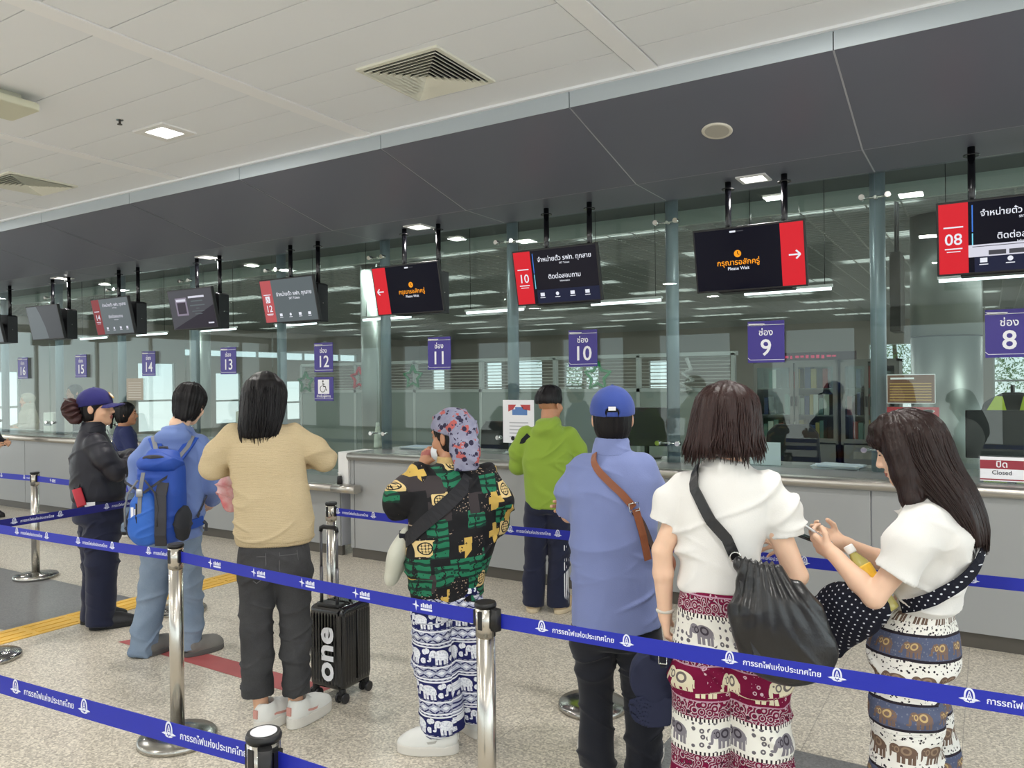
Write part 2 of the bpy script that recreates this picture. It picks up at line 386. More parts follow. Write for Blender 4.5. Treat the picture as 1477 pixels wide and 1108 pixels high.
# ------------------------------------------------------------------ glass front: panes and the posts that carry them
for k in range(-3, 13):
    zb = 0.69 if k == 3 else 0.985
    b = MB(); b.box((seam(k+1)+0.004, YG-0.006, zb+0.012), (seam(k)-0.004, YG+0.006, HS-0.002)); struct(b.build('window_%d' % (k+4), GLASS))
for k in range(-2, 11):
    x = seam(k); nm = ('between number signs %d and %d' % (k+8, k+9)) if 0 <= k <= 7 else ('right of number sign 8' if k < 0 else 'left of number sign 16')
    if k in (-2, 9, 10): lab = 'grey round steel post behind the glass far to the '+('right end' if k < 0 else 'left, %s past sign 16' % ('first' if k == 9 else 'second'))
    elif k == -1: lab = 'grey round steel post behind the glass right of number sign 8'
    elif k == 8: lab = 'grey round steel post behind the glass just left of number sign 16'
    else: lab = 'grey round steel post behind the glass '+nm
    t = thing('support_post', lab, 'post', (x, 5.85, 0), 0, 'glass front posts')
    q = MB(); q.cyl((0, 0, 0.69 if k == 4 else 0.985), (0, 0, 3.3), 0.05, 24); q.build('shaft', POSTM, t)
    for z in (1.14, 2.845):
        q = MB(); q.cyl((0, -0.03, z), (0, -0.115, z), 0.012); q.tube([(-0.08, -0.115, z), (0, -0.105, z), (0.08, -0.115, z)], 0.008)
        for s in (-1, 1): q.cyl((0.08*s, -0.105, z), (0.08*s, -0.155, z), 0.019)
        q.build('spider_fitting', CHROME, t)
# ------------------------------------------------------------------ office behind the glass
YB, XL = 24.0, -19.0
def louvre_ceiling():
    b = MB(); y = 7.25
    while y < YB: b.box((XL, y, 3.27), (8, y+0.022, 3.288)); y += 0.115
    for i in range(90): b.box((XL+0.3*i, 7.2, 3.274), (XL+0.3*i+0.018, YB, 3.286))
    return b
struct(louvre_ceiling().build('ceiling_louvre', mat('louvre_grey', (150, 154, 150), 0.5)))
b = MB(); b.box((XL, 5.80, 3.72), (8, YB, 3.78)); struct(b.build('ceiling_plenum', mat('plenum', (50, 52, 52), 0.9)))
b = MB(); b.box((XL, 5.785, 3.25), (8, 7.2, 3.29)); struct(b.build('ceiling_counter', mat('counter_soffit', (84, 90, 90), 0.6)))
b = MB(); b.box((XL, 7.2, 3.11), (8, 7.25, 3.249)); struct(b.build('trim_4', mat('bulkhead', (168, 182, 176), 0.5)))
PANE = glass_mat('window_glass', (0.60, 0.63, 0.63), 0.04)
WN = [30]
def wall_with_windows(name, axis, c, a0, a1, wins, th=0.15, top=3.8):
    """wins: (from, to, sill, head) along the wall; each opening gets a framed pane"""
    b = MB(); cuts = sorted(set([a0, a1]+[v for w in wins for v in w[:2]]))
    def bx(b, u0, u1, z0, z1, d0, d1):
        b.box((u0, c+d0, z0), (u1, c+d1, z1)) if axis == 'y' else b.box((c+d0, u0, z0), (c+d1, u1, z1))
    for u0, u1 in zip(cuts, cuts[1:]):
        z = 0
        for w in sorted([w for w in wins if w[0] <= u0+1e-6 and w[1] >= u1-1e-6], key=lambda w: w[2]): bx(b, u0, u1, z, w[2], 0, th); z = w[3]
        bx(b, u0, u1, z, top, 0, th)
    struct(b.build(name, GREYWALL))
    for u0, u1, z0, z1 in wins:
        b = MB(); n = max(1, round((u1-u0)/0.9))
        for j in range(n+1): u = u0+(u1-u0)*j/n; bx(b, u-0.025, u+0.025, z0, z1, 0.04, 0.11)
        for z in ((z0, z1) if z1-z0 < 0.5 else (z0, z0+(z1-z0)*0.45, z1)): bx(b, u0, u1, z-0.025, z+0.025, 0.045, 0.105)
        b.mi = 1; bx(b, u0, u1, z0, z1, 0.07, 0.078); struct(b.build('window_%d' % WN[0], [FRAME, PANE])); WN[0] += 1
wall_with_windows('wall_office', 'y', YB, XL, 8, [(-18.4, -17.8, 0.5, 2.3), (-15.9, -15.2, 0.7, 2.4), (-14.8, -13.5, 0.6, 2.5), (-12.6, -11.3, 0.8, 2.3), (-9.5, -8.8, 0.9, 2.3), (-2.9, -1.8, 0.2, 2.6), (0.1, 1.6, 1.0, 2.2)])
wall_with_windows('wall_office_left', 'x', XL-0.15, 5.8, YB, [(8.1, 9.3, 0.5, 2.0), (12.2, 13.3, 0.4, 2.25), (14.6, 15.5, 0.5, 2.0), (17.2, 17.9, 0.5, 1.75), (18.6, 19.4, 0.6, 1.75), (13.6, 17.0, 2.45, 2.66), (17.2, 20.5, 2.40, 2.66)])
# trees outside the office windows, loosely leafed
def tree(label, x, y, h, r, seed):
    rng = random.Random(seed); t = thing('tree', label, 'tree', (x, y, 0), 0, 'trees outside the office windows')
    q = MB(); q.tube([(0, 0, 0), (0.1, 0, h*0.4), (0, 0.1, h*0.7)], [0.12, 0.09, 0.05]); q.build('trunk', mat('bark', (90, 76, 60), 0.9), t)
    q = MB()
    for i in range(2600):
        a, c, d = rng.gauss(0, 1), rng.gauss(0, 1), rng.gauss(0, 1); l = math.sqrt(a*a+c*c+d*d); rr = r*rng.uniform(0.5, 1)
        p = Vector((a/l*rr, c/l*rr, h*0.65+d/l*rr*0.9)); e = Vector((rng.uniform(-1, 1), rng.uniform(-1, 1), rng.uniform(-1, 1))).normalized(); f = e.orthogonal().normalized(); s = rng.uniform(0.04, 0.08)
        q.add([p, p+e*s+f*s*0.4, p+e*2*s, p+e*s-f*s*0.4], [(0, 1, 2, 3)])
    q.build('foliage', mat('leaf_green', (96, 128, 70), 0.7), t)
tree('leafy green tree outside the window behind counter 10', -13.9, 28, 4.6, 2.0, 1)
tree('leafy green tree outside the window left of the round column', -2.7, 28.5, 4.4, 2.0, 2)
tree('leafy green tree outside the window right of the round column', 1.2, 29, 3.8, 1.9, 3)
# low partition with blinds
t = thing('office_partition', 'grey half-height office partition with horizontal blinds above, behind counters 9 to 12', 'partition', (-6.0, 10, 0))
q = MB(); q.box((-4.6, -0.03, 0), (3.25, 0.03, 1.5)); q.build('panel', PARTM, t)
q = MB()
for z in (1.5, 1.97):
    q.box((-4.6, -0.04, z-0.025), (3.25, 0.04, z+0.025))
for i in range(7): q.box((-4.6+i*1.3-0.025, -0.04, 0), (-4.6+i*1.3+0.025, 0.04, 1.97))
q.build('frame', FRAME, t)
for i in range(6):
    q = MB()
    for j in range(9):
        M = Matrix.Translation((0, 0, 1.545+0.048*j)) @ Matrix.Rotation(math.radians(20), 4, 'X'); q.box((-4.56+i*1.3, -0.014, -0.001), (-4.56+i*1.3+1.22, 0.014, 0.001), M)
    q.build('blind', mat('blind_slat', (176, 178, 170), 0.6), t)
# round clad column
t = thing('round_column', 'large round silver-clad column inside the office between signs 8 and 9', 'column', (-0.37, 9.0, 0))
CLAD = mat('column_cladding', (138, 146, 141), 0.36, 0.6)
for z0, z1 in ((0, 2.03), (2.045, 3.26)):
    q = MB(); q.lathe([(0.32, z0), (0.32, z1)], seg=48); q.build('cladding', CLAD, t)
q = MB(); q.lathe([(0.312, 2.03), (0.312, 2.045)], seg=48); q.build('joint_ring', DARKGAP, t)
# slim inner columns and hanging duct seen through the panes
for x, y, lab in ((-7.3, 8.2, 'slim pale column inside the office behind sign 12'), (-11.6, 8.6, 'slim pale column inside the office behind sign 14')):
    t = thing('inner_column', lab, 'column', (x, y, 0)); q = MB(); q.lathe([(0.17, 0), (0.17, 3.26)], seg=32); q.build('shaft', CLAD, t)
t = thing('hanging_sign', 'dark edge-on hanging sign box inside the office left of the round column', 'sign', (-0.72, 8.0, 3.27))
q = MB(); q.cyl((0, -0.1, 0.01), (0, -0.1, -0.5), 0.012); q.cyl((0, 0.1, 0.01), (0, 0.1, -0.5), 0.012); q.build('hanger', BLACK, t)
q = MB(); q.box((-0.045, -0.2, -1.22), (0.045, 0.2, -0.5)); q.build('case', mat('sign_case', (56, 52, 46), 0.5), t, bevel=0.005)
# glazed filing cabinets
def cabinet(label, x, y, w, rot=0):
    t = thing('filing_cabinet', label, 'cabinet', (x, y, 0), rot); CAB = mat('cabinet_grey', (112, 112, 106), 0.5)
    q = MB(); q.box((0, 0.0, 0), (0.03, 0.4, 1.85)); q.box((w-0.03, 0, 0), (w, 0.4, 1.85)); q.box((0, 0, 1.82), (w, 0.4, 1.85)); q.box((0, 0.38, 0), (w, 0.4, 1.85)); q.box((0, 0, 0), (w, 0.4, 0.85)); q.build('body', CAB, t)
    q = MB()
    for z in (1.18, 1.5): q.box((0.03, 0.02, z), (w-0.03, 0.38, z+0.015))
    q.build('shelf', CAB, t)
    n = 2
    for i in range(n):
        a, c = w*i/n, w*(i+1)/n
        q = MB(); q.box((a+0.01, -0.02, 0.87), (a+0.05, 0, 1.82)); q.box((c-0.05, -0.02, 0.87), (c-0.01, 0, 1.82)); q.box((a+0.05, -0.02, 0.87), (c-0.05, 0, 0.92)); q.box((a+0.05, -0.02, 1.77), (c-0.05, 0, 1.82))
        q.mi = 1; q.box((a+0.05, -0.012, 0.92), (c-0.05, -0.008, 1.77)); d = q.build('door', [CAB, GLASS], t)
        q = MB(); q.box((c-0.04 if i == 0 else a+0.015, -0.045, 1.3), (c-0.02 if i == 0 else a+0.035, -0.02, 1.42)); q.build('handle', BLACK, d)
cabinet('wide grey filing cabinet with glass doors behind number sign 9', -2.5, 9.8, 0.98)
cabinet('narrow dark filing cabinet with glass doors left of the round column', -1.49, 9.8, 0.62)
rng = random.Random(3); cols = [(60, 70, 110), (150, 60, 50), (190, 190, 180), (60, 60, 64), (90, 120, 110), (170, 150, 90)]
for z in (0.87, 1.195, 1.515):
    for cx, w, nm in ((-2.5, 0.98, 'wide'), (-1.49, 0.62, 'narrow')):
        x = cx+0.06; i = 0
        while x < cx+w-0.12:
            bw = rng.uniform(0.04, 0.07); ci = rng.randrange(6); q = MB(); q.box((0, 0, 0), (bw-0.006, 0.24, rng.uniform(0.2, 0.27)))
            if rng.random() < 0.75:
                o = q.build('binder', mat('binder_%d' % ci, cols[ci], 0.6), None, (x, 9.86, z)); tag(o, 'office binder standing behind glass on a shelf of the %s filing cabinet' % nm, 'binder', 'binders in the %s filing cabinet, %s shelf' % (nm, {0.87: 'bottom', 1.195: 'middle', 1.515: 'top'}[z]))
                o['label'] = 'office binder behind glass on the %s shelf of the %s filing cabinet' % ({0.87: 'bottom', 1.195: 'middle', 1.515: 'top'}[z], nm)
            x += bw
t = thing('message_board', 'long thin dark board with red lettering above the glass filing cabinet', 'sign', (-1.95, 9.9, 1.851))
q = MB(); q.box((-0.6, -0.04, 0), (0.62, 0.04, 0.1)); q.build('case', mat('led_case', (52, 26, 36), 0.4), t)
q = MB()
for i in range(14): put2d(q, rect(-0.42+i*0.06, rng.uniform(0, 0.02), -0.42+i*0.06+rng.uniform(0.02, 0.05), rng.uniform(0.035, 0.05)), (0, -0.042, 0.02), (1, 0, 0), (0, 0, 1))
q.build('lettering', mat('led_red', (150, 30, 60), 0.5, emit=(200, 40, 90), es=0.6), t)
# ================================================================== CEILING FITTINGS
EMW = mat('lamp_diffuser', (255, 252, 245), 0.5, emit=(255, 250, 240), es=9.0)
def ceil_light(label, x, y, z, w, d, iw, idp, grp):
    t = thing('ceiling_light', label, 'light', (x, y, z), 0, grp)
    q = MB()
    for x0, x1, y0, y1 in ((-w/2, w/2, -d/2, -idp/2), (-w/2, w/2, idp/2, d/2), (-w/2, -iw/2, -idp/2, idp/2), (iw/2, w/2, -idp/2, idp/2)): q.box((x0, y0, -0.008), (x1, y1, 0.012))
    q.build('frame', WHITEP, t, bevel=0.002)
    q = MB(); q.box((-iw/2, -idp/2, 0.0), (iw/2, idp/2, 0.012)); q.build('diffuser', EMW, t)
ceil_light('small square lit ceiling lamp in the white ceiling beside the sprinkler', -4.79, 3.29, ZC-0.003, 0.33, 0.26, 0.19, 0.17, 'lit square ceiling lamps')
for x, s in ((-10.04, '15'), (-7.17, '13'), (-4.29, '11'), (-1.37, '9')):
    ceil_light('small square lit lamp under the dark soffit above number sign '+s, x, 5.43, HS-0.003, 0.2, 0.2, 0.15, 0.15, 'lit square soffit lamps')
def vent(label, x, y):
    t = thing('ceiling_vent', label, 'vent', (x, y, ZC), 0, 'square ceiling air vents'); h = 0.28
    q = MB()
    for x0, x1, y0, y1 in ((-h, h, -h, -h+0.03), (-h, h, h-0.03, h), (-h, -h+0.03, -h+0.03, h-0.03), (h-0.03, h, -h+0.03, h-0.03)): q.box((x0, y0, -0.012), (x1, y1, 0.005))
    VM = mat('vent_cream', (222, 222, 208), 0.5); q.build('frame', VM, t, bevel=0.002)
    q = MB(); q.box((-h+0.03, -h+0.03, -0.001), (h-0.03, h-0.03, 0.0)); q.build('backing', mat('vent_dark', (34, 34, 44), 0.9), t)
    for i in range(8):
        a = h-0.032-i*0.030; c = a-0.020; q = MB(); z0, z1 = -0.004, -0.022
        o = [(-a, -a), (a, -a), (a, a), (-a, a)]; n = [(-c, -c), (c, -c), (c, c), (-c, c)]
        vs = [(*p, z1) for p in o]+[(*p, z1-0.003) for p in o]+[(*p, z0) for p in n]+[(*p, z0+0.002) for p in n]; fs = []
        for k in range(4):
            j = (k+1) % 4; fs += [(k, j, 4+j, 4+k), (4+k, 4+j, 8+j, 8+k), (j, k, 12+k, 12+j), (12+k, 8+k, 8+j, 12+j)]
        q.add(vs, fs); q.build('louvre', VM, t)
vent('large square ceiling air vent with nested louvres in the white ceiling, nearest', -2.685, 3.485)
vent('square ceiling air vent at the far left edge of the white ceiling', -6.975, 3.485)
t = thing('wireless_access_point', 'flat cream square box hanging below the white ceiling at the left edge', 'access point', (-4.98, 2.32, ZC))
q = MB(); q.rbox((-0.17, -0.17, -0.09), (0.17, 0.17, -0.045), 0.03); q.build('body', mat('ap_cream', (206, 206, 184), 0.5), t, bevel=0.008)
q = MB(); q.rbox((-0.10, -0.10, -0.045), (0.10, 0.10, 0.0), 0.02); q.build('mount', mat('ap_mount', (190, 190, 172), 0.6), t)
t = thing('sprinkler', 'small metal sprinkler head in the white ceiling left of the lit lamp', 'sprinkler', (-4.81, 2.98, ZC))
q = MB(); q.lathe([(0.022, -0.006), (0.024, 0.0)]); q.build('escutcheon', CHROME, t)
q = MB(); q.cyl((0, 0, 0), (0, 0, -0.03), 0.007); q.build('body', mat('brass_dark', (70, 66, 62), 0.4, 0.8), t)
q = MB(); q.lathe([(0.016, -0.034), (0.014, -0.030)]); q.build('deflector', mat('brass_dark'), t)
sl = math.atan2(ZF0-HS, YC-YF)
def on_slope(y): return ZF0-(y-YF)*(ZF0-HS)/(YC-YF)
t = thing('ceiling_speaker', 'round cream ceiling speaker in the dark sloping soffit above sign 9', 'speaker', (-1.385, 4.64, on_slope(4.64))); t.rotation_euler = (-sl, 0, 0)
q = MB(); q.lathe([(0.088, 0.0), (0.092, -0.006), (0.086, -0.012), (0.070, -0.008)][::-1], seg=40); q.build('rim', mat('cream', (216, 212, 198), 0.5), t)
q = MB(); q.lathe([(0.072, -0.0095), (0.072, -0.006)], seg=40); q.build('grille', mat('grille', (176, 172, 160), 0.7, bump=(300, 0.3)), t)
# ================================================================== NUMBER SIGNS ON THE GLASS
PURPLE = mat('sign_purple', (54, 40, 134), 0.35); SIGNX = {n: -1.36-1.457*(n-9) for n in range(8, 17)}; SIGNX[8] = 0.108
def number_sign(n):
    x = SIGNX[n]; t = thing('number_sign', 'purple sign reading %d hanging on the glass front' % n, 'sign', (x, 5.69, 1.745), 0, 'purple counter number signs')
    q = MB(); q.box((-0.128, -0.004, 0), (0.128, 0.004, 0.298)); q.build('plate', PURPLE, t)
    q = MB(); o = (0, -0.0048, 0); X, Z = (1, 0, 0), (0, 0, 1)
    put2d(q, text2d('ช่อง', 0.062, 0.012), (0, -0.0048, 0.195), X, Z); put2d(q, text2d(str(n), 0.165, 0.012), (0, -0.0048, 0.052), X, Z)
    put2d(q, rect(-0.128, 0.268, 0.128, 0.2715), o, X, Z); put2d(q, poly((-0.128, 0.283), (-0.105, 0.266), (-0.02, 0.266), (-0.006, 0.279)), o, X, Z)
    put2d(q, stroke([(-0.128, 0.036), (-0.112, 0.020), (0.128, 0.020)], 0.003), o, X, Z); q.build('lettering', PRINTW, t)
    q = MB(); q.box((-0.02, 0.004, 0.28), (0.02, 0.021, 0.31)); q.build('clip', ACRYL, t)
for n in range(8, 17): number_sign(n)
t = thing('accessibility_sign', 'small purple sign with white wheelchair symbol below number sign 12', 'sign', (SIGNX[12], 5.69, 1.455))
q = MB(); q.box((-0.13, -0.004, 0), (0.13, 0.004, 0.24)); q.build('plate', PURPLE, t)
q = MB(); X, Z = (1, 0, 0), (0, 0, 1); put2d(q, rect(-0.078, 0.07, 0.078, 0.215), (0, -0.0048, 0), X, Z)
put2d(q, rect(-0.13, 0.02, 0.13, 0.023), (0, -0.0048, 0), X, Z); put2d(q, text2d('สำหรับผู้พิการ', 0.036, 0.01), (0, -0.0048, 0.035), X, Z); q.build('white_panel', PRINTW, t)
q = MB(); O = (0, -0.0054, 0.14)
put2d(q, disc(-0.008, 0.058, 0.010), O, X, Z); put2d(q, stroke([(-0.008, 0.044), (-0.006, 0.006), (0.026, 0.006), (0.036, -0.034), (0.046, -0.030)], 0.010), O, X, Z)
put2d(q, stroke([(-0.007, 0.030), (0.016, 0.028)], 0.008), O, X, Z)
put2d(q, stroke([(-0.012+0.034*math.cos(a), -0.018+0.034*math.sin(a)) for a in [2.1+0.25*i for i in range(17)]], 0.008), O, X, Z); q.build('symbol', BLACK, t)
# ================================================================== HANGING DISPLAYS
def emis(name, c, e, rough=0.3): return mat(name, tuple(int(v*0.25) for v in c), rough, emit=c, es=e, spec=0.12)
SCR_DARK = emis('screen_dark', (14, 14, 28), 0.8, 0.12); SCR_RED = emis('screen_red', (228, 40, 52), 0.85); SCR_WHITE = emis('screen_white', (235, 238, 248), 0.95)
SCR_ORANGE = emis('screen_orange', (255, 160, 30), 1.0); SCR_BLUE = emis('screen_blue', (70, 130, 230), 0.9); SCR_NAVY = emis('screen_navy', (36, 40, 66), 0.8)
SCR_GREY = emis('screen_grey', (104, 114, 118), 0.75); SCR_RED_GLARE = emis('screen_red_glare', (200, 92, 96), 0.8); SCR_DIM = emis('screen_dim', (72, 76, 82), 0.6)  # greyed tones paint in the glare that washes out the far displays
SCR_SLATE = emis('screen_slate', (84, 84, 92), 0.7); SCR_MAR = emis('screen_maroon', (150, 46, 52), 0.7); SCR_LIL = emis('screen_lilac', (222, 222, 236), 0.9); SCR_PINK = emis('screen_pink', (236, 60, 130), 0.9)
SW, SH = 0.735, 0.43
def arrow(cx, cy, s, d):
    a = stroke([(cx-d*s, cy), (cx+d*s, cy)], s*0.28); b = stroke([(cx+d*s*0.25, cy+s*0.75), (cx+d*s, cy), (cx+d*s*0.25, cy-s*0.75)], s*0.30)
    v = a[0]+b[0]; return (v, a[1]+[tuple(i+len(a[0]) for i in f) for f in b[1]])
def display(n, label, layout, note):
    x = SIGNX[n]; t = thing('hanging_display', label, 'display', (x, 5.44, HS), 0, 'hanging queue displays')
    for s in (-0.19, 0.19):
        q = MB(); q.cyl((s, 0, 0), (s, 0, -0.50), 0.021, 16); q.lathe([(0.045, -0.055), (0.045, -0.047)], (s, 0, 0), 20); q.build('pole', BLACKGLOSS, t)
    q = MB()                                            # housing behind the screen with a gabled top
    pts = [(-0.25, -0.78), (0.25, -0.78), (0.25, -0.42), (0.20, -0.40), (0.02, -0.385), (-0.20, -0.40), (-0.25, -0.42)]
    q.prism([(p[0], p[1]) for p in pts], 0, 0.13, Matrix.Translation((0, 0.07, 0)) @ Matrix.Rotation(PI/2, 4, 'X')); q.build('rear_housing', mat('housing_black', (14, 14, 20), 0.4), t, bevel=0.004)
    q = MB(); q.ball((0.252, 0.0, -0.60), 0.006, 6); q.build('screw', CHROME, t)
    T = Matrix.Translation((0, -0.205, -0.575)) @ Matrix.Rotation(math.radians(12), 4, 'X')      # top leans towards the hall
    q = MB(); q.box((-SW/2, 0, -SH/2), (SW/2, 0.035, SH/2), T); q.box((-0.2, 0.035, -0.12), (0.2, 0.075, 0.12), T); q.build('bezel', BLACK, t, bevel=0.004)
    q = MB(); q.box((-0.1, 0.05, -0.03), (0.1, 0.2, 0.03), T); q.build('bracket', BLACK, t)
    e = T.to_3x3(); X, Z, Nn = e @ Vector((1, 0, 0)), e @ Vector((0, 0, 1)), e @ Vector((0, -1, 0)); lvl = {}
    def put(vf, m, l=1, nm='graphic', idx=0):
        k = (nm, m.name, l, idx)
        if k not in lvl: lvl[k] = (MB(), m)
        put2d(lvl[k][0], vf, Vector((0, -0.205, -0.575))+Nn*(0.0008*l+0.0004), X, Z)
    layout(put)
    disp = None
    for (nm, _, l, _i), (mb, m) in sorted(lvl.items(), key=lambda kv: kv[0][2]):
        o = mb.build(nm, m, t if nm == 'screen' else disp); disp = o if nm == 'screen' else disp
    return t
IW, IH = SW/2-0.012, SH/2-0.012
def full(put, m): put(rect(-IW, -IH, IW, IH), m, 0, 'screen')
def wait(side):
    def f(put):
        full(put, SCR_DARK); x0, x1 = (-IW, -IW+0.145) if side < 0 else (IW-0.145, IW)
        put(rect(x0, -IH, x1, IH), SCR_RED, 1, 'red_panel'); put(arrow((x0+x1)/2+0.012*side, -0.005, 0.036, side), SCR_WHITE, 2, 'arrow'); c = -0.06*side-0.01
        put(disc(c, 0.035, 0.024), SCR_ORANGE, 1, 'clock_icon'); put(stroke([(c, 0.052), (c, 0.034), (c+0.012, 0.028)], 0.005), SCR_DARK, 2, 'clock_hands')
        put(text2d('กรุณารอสักครู่', 0.052, 0.014), SCR_ORANGE, 1, 'x') if False else None
        v, fc = text2d('กรุณารอสักครู่', 0.050, 0.012); put(([(a+c, b-0.038) for a, b in v], fc), SCR_ORANGE, 1, 'lettering')
        v, fc = text2d('Please Wait', 0.030, 0.012); put(([(a+c, b-0.072) for a, b in v], fc), SCR_WHITE, 1, 'lettering')
        put(rect(c-0.045, IH-0.026, c-0.005, IH-0.014), SCR_WHITE, 1, 'logo'); put(rect(c+0.0, IH-0.022, c+0.045, IH-0.017), SCR_SLATE, 1, 'logo')
    return f
def txt(put, s, x, y, size, m, l=2, bold=0.01):
    v, fc = text2d(s, size, bold); put(([(a+x, b+y) for a, b in v], fc), m, l, 'lettering')
def icons(put, m, y=-0.145, dark=None):
    for i, x in enumerate((-0.13, 0.0, 0.13, 0.255)):
        put(rect(x-0.018, y-0.004, x+0.018, y+0.022), m, 2, 'icon', i) if i != 1 else put(disc(x, y+0.009, 0.014), m, 2, 'icon', i)
        put(rect(x-0.022, y-0.018, x+0.022, y-0.013), m, 2, 'icon', i)
def info(num, bg, red, wh, bar=True, second=True, popup=False, chair=False):
    def f(put):
        full(put, bg); r1 = -IW+0.15
        put(rect(-IW, -IH, r1, IH), red, 1, 'red_panel'); cx = (-IW+r1)/2
        txt(put, num, cx, -0.035 if not chair else -0.10, 0.092, wh); put(rect(cx-0.045, -0.062 if not chair else -0.125, cx+0.045, -0.055 if not chair else -0.118), wh, 2, 'lettering')
        put(rect(cx-0.035, -0.078 if not chair else -0.135, cx+0.035, -0.073 if not chair else -0.131), wh, 2, 'lettering'); put(rect(cx-0.05, 0.062, cx+0.05, 0.070), wh, 2, 'lettering')
        if chair: put(rect(cx-0.03, -0.012, cx+0.03, 0.052), wh, 2, 'wheelchair_icon'); put(stroke([(cx-0.006+0.014*math.cos(a), 0.008+0.014*math.sin(a)) for a in [2.1+0.35*i for i in range(12)]]+[], 0.004), red, 3, 'wheelchair_icon'); put(stroke([(cx-0.006, 0.04), (cx-0.004, 0.022), (cx+0.010, 0.022), (cx+0.016, 0.002)], 0.005), red, 3, 'wheelchair_icon')
        if bar: put(rect(r1+0.018, 0.03, r1+0.024, IH-0.02), SCR_BLUE, 1, 'blue_bar'); put(rect(r1+0.018, -0.09, r1+0.024, 0.022), mat('screen_cyan', (60, 120, 130), 0.3, emit=(110, 200, 230), es=0.9), 1, 'blue_bar')
        tx = 0.085
        if second:
            txt(put, 'จำหน่ายตั๋ว รฟท. ทุกสาย', tx, 0.115, 0.048, wh); txt(put, 'SRT Tickets', tx, 0.088, 0.018, wh)
            txt(put, 'ติดต่อสอบถาม', tx-0.01, -0.02, 0.048, wh); txt(put, 'Information', tx-0.01, -0.047, 0.018, wh)
        else:
            txt(put, 'จำหน่ายตั๋ว รฟท. ทุกสาย', tx, 0.045, 0.05, wh); txt(put, 'SRT Tickets', tx, 0.008, 0.03, wh)
        if bar: put(rect(r1+0.03, -IH, IW, -0.10), SCR_NAVY, 1, 'icon_bar')
        icons(put, wh)
        if popup:
            put(rect(r1, -0.115, IW, -0.045), SCR_LIL, 4, 'message_popup')
            for i, (c, w) in enumerate(((SCR_SLATE, 0.085), (SCR_SLATE, 0.085), (SCR_PINK, 0.085))): put(rect(r1+0.10+i*0.10, -0.108, r1+0.10+i*0.10+w, -0.082), c, 5, 'message_popup')
            put(rect(r1+0.02, -0.058, r1+0.3, -0.054), SCR_SLATE, 5, 'message_popup')
    return f
def slide(put):
    full(put, SCR_SLATE); put(poly((-IW, -IH), (IW, -IH), (IW, 0.03), (0.10, -0.06), (-0.10, -0.12)), emis('screen_deep', (52, 46, 60), 0.6), 1, 'graphic')
    put(rect(-0.255, -0.065, -0.065, 0.125), emis('screen_mauve', (150, 140, 160), 0.75), 2, 'picture'); put(rect(-0.24, 0.085, -0.08, 0.11), SCR_LIL, 3, 'picture'); put(rect(-0.23, -0.045, -0.09, 0.075), emis('screen_shade', (70, 62, 76), 0.6), 3, 'picture')
    for y, w, h in ((0.115, 0.26, 0.02), (0.075, 0.19, 0.012), (0.03, 0.24, 0.012), (0.0, 0.05, 0.008), (-0.03, 0.2, 0.008), (-0.06, 0.12, 0.008)): put(rect(0.10-w/2, y, 0.10+w/2, y+h), SCR_LIL if h > 0.015 else SCR_GREY, 2, 'graphic')
    put(rect(0.23, -0.165, 0.32, -0.15), SCR_LIL, 2, 'graphic')
def blank(put):
    full(put, SCR_GREY); put(poly((-0.12, IH), (IW, IH), (IW, -IH), (0.03, -IH), (0.0, -0.05), (-0.06, 0.1)), SCR_DIM, 1, 'graphic')
def edge(put):
    full(put, SCR_GREY); icons(put, SCR_LIL)
display(8, 'hanging queue display with red panel reading 08 and a pale pop-up bar', info('08', SCR_DARK, SCR_RED, SCR_WHITE, popup=True), '')
display(9, 'black hanging display reading Please Wait with white arrow pointing right on red', wait(1), '')
display(10, 'hanging queue display with red panel reading 10 and two lines of Thai', info('10', emis('screen_charcoal', (30, 28, 38), 0.8, 0.15), SCR_RED, SCR_WHITE), '')
display(11, 'black hanging display reading Please Wait with white arrow pointing left on red', wait(-1), '')
display(12, 'pale grey hanging display with pinkish panel reading 12', info('12', SCR_GREY, SCR_RED_GLARE, SCR_WHITE, bar=False, second=False, chair=True), '')
display(13, 'dark slate hanging display with a small square picture, above number sign 13', slide, '')
display(14, 'grey hanging display with dim red panel reading 14', info('14', SCR_GREY, SCR_MAR, SCR_LIL, bar=False), '')
display(15, 'blank grey hanging display above number sign 15', blank, '')
display(16, 'grey hanging display cut by the left edge of the photo, above number sign 16', edge, '')
# linear lamps hung inside above each counter
TUBE = mat('tube_lamp', (250, 252, 255), 0.5, emit=(245, 250, 255), es=2.2)
for n in range(8, 17):
    t = thing('linear_lamp', 'slim linear tube lamp hung inside the glass under the display above sign %d' % n, 'light', (SIGNX[n]-0.08, 6.75, 2.36), 0, 'linear lamps inside the counters')
    q = MB(); q.box((-0.36, -0.025, 0.012), (0.36, 0.025, 0.035)); q.build('body', WHITEP, t)
    q = MB(); q.cyl((-0.35, 0, 0), (0.35, 0, 0), 0.013); q.build('tube', TUBE, t)
    for s in (-0.3, 0.3):
        q = MB(); q.cyl((s, 0, 0.03), (s, 0, 0.895), 0.003, 6); q.build('cable', BLACK, t)
LUM = mat('office_tube', (250, 252, 255), 0.5, emit=(245, 252, 250), es=3.6)
for r in range(8):
    y = 8.0+1.9*r
    for k in range(9):
        x = -17.6+2.35*k+(0.7 if r % 2 else 0); v = Vector((x, y, 3.4-CAM_H)); px = v.dot(_R)/v.dot(_fw)
        if abs(px) > 0.70: continue
        t = thing('ceiling_luminaire', 'bright fluorescent luminaire above the louvred office ceiling', 'light', (x, y, 3.291), 0, 'luminaires above the office louvres')
        q = MB(); q.box((-0.62, -0.19, 0.012), (0.62, 0.19, 0.09)); q.build('tray', WHITEP, t)
        q = MB(); q.box((-0.6, -0.17, 0.0), (0.6, 0.17, 0.012)); q.build('diffuser', LUM, t)
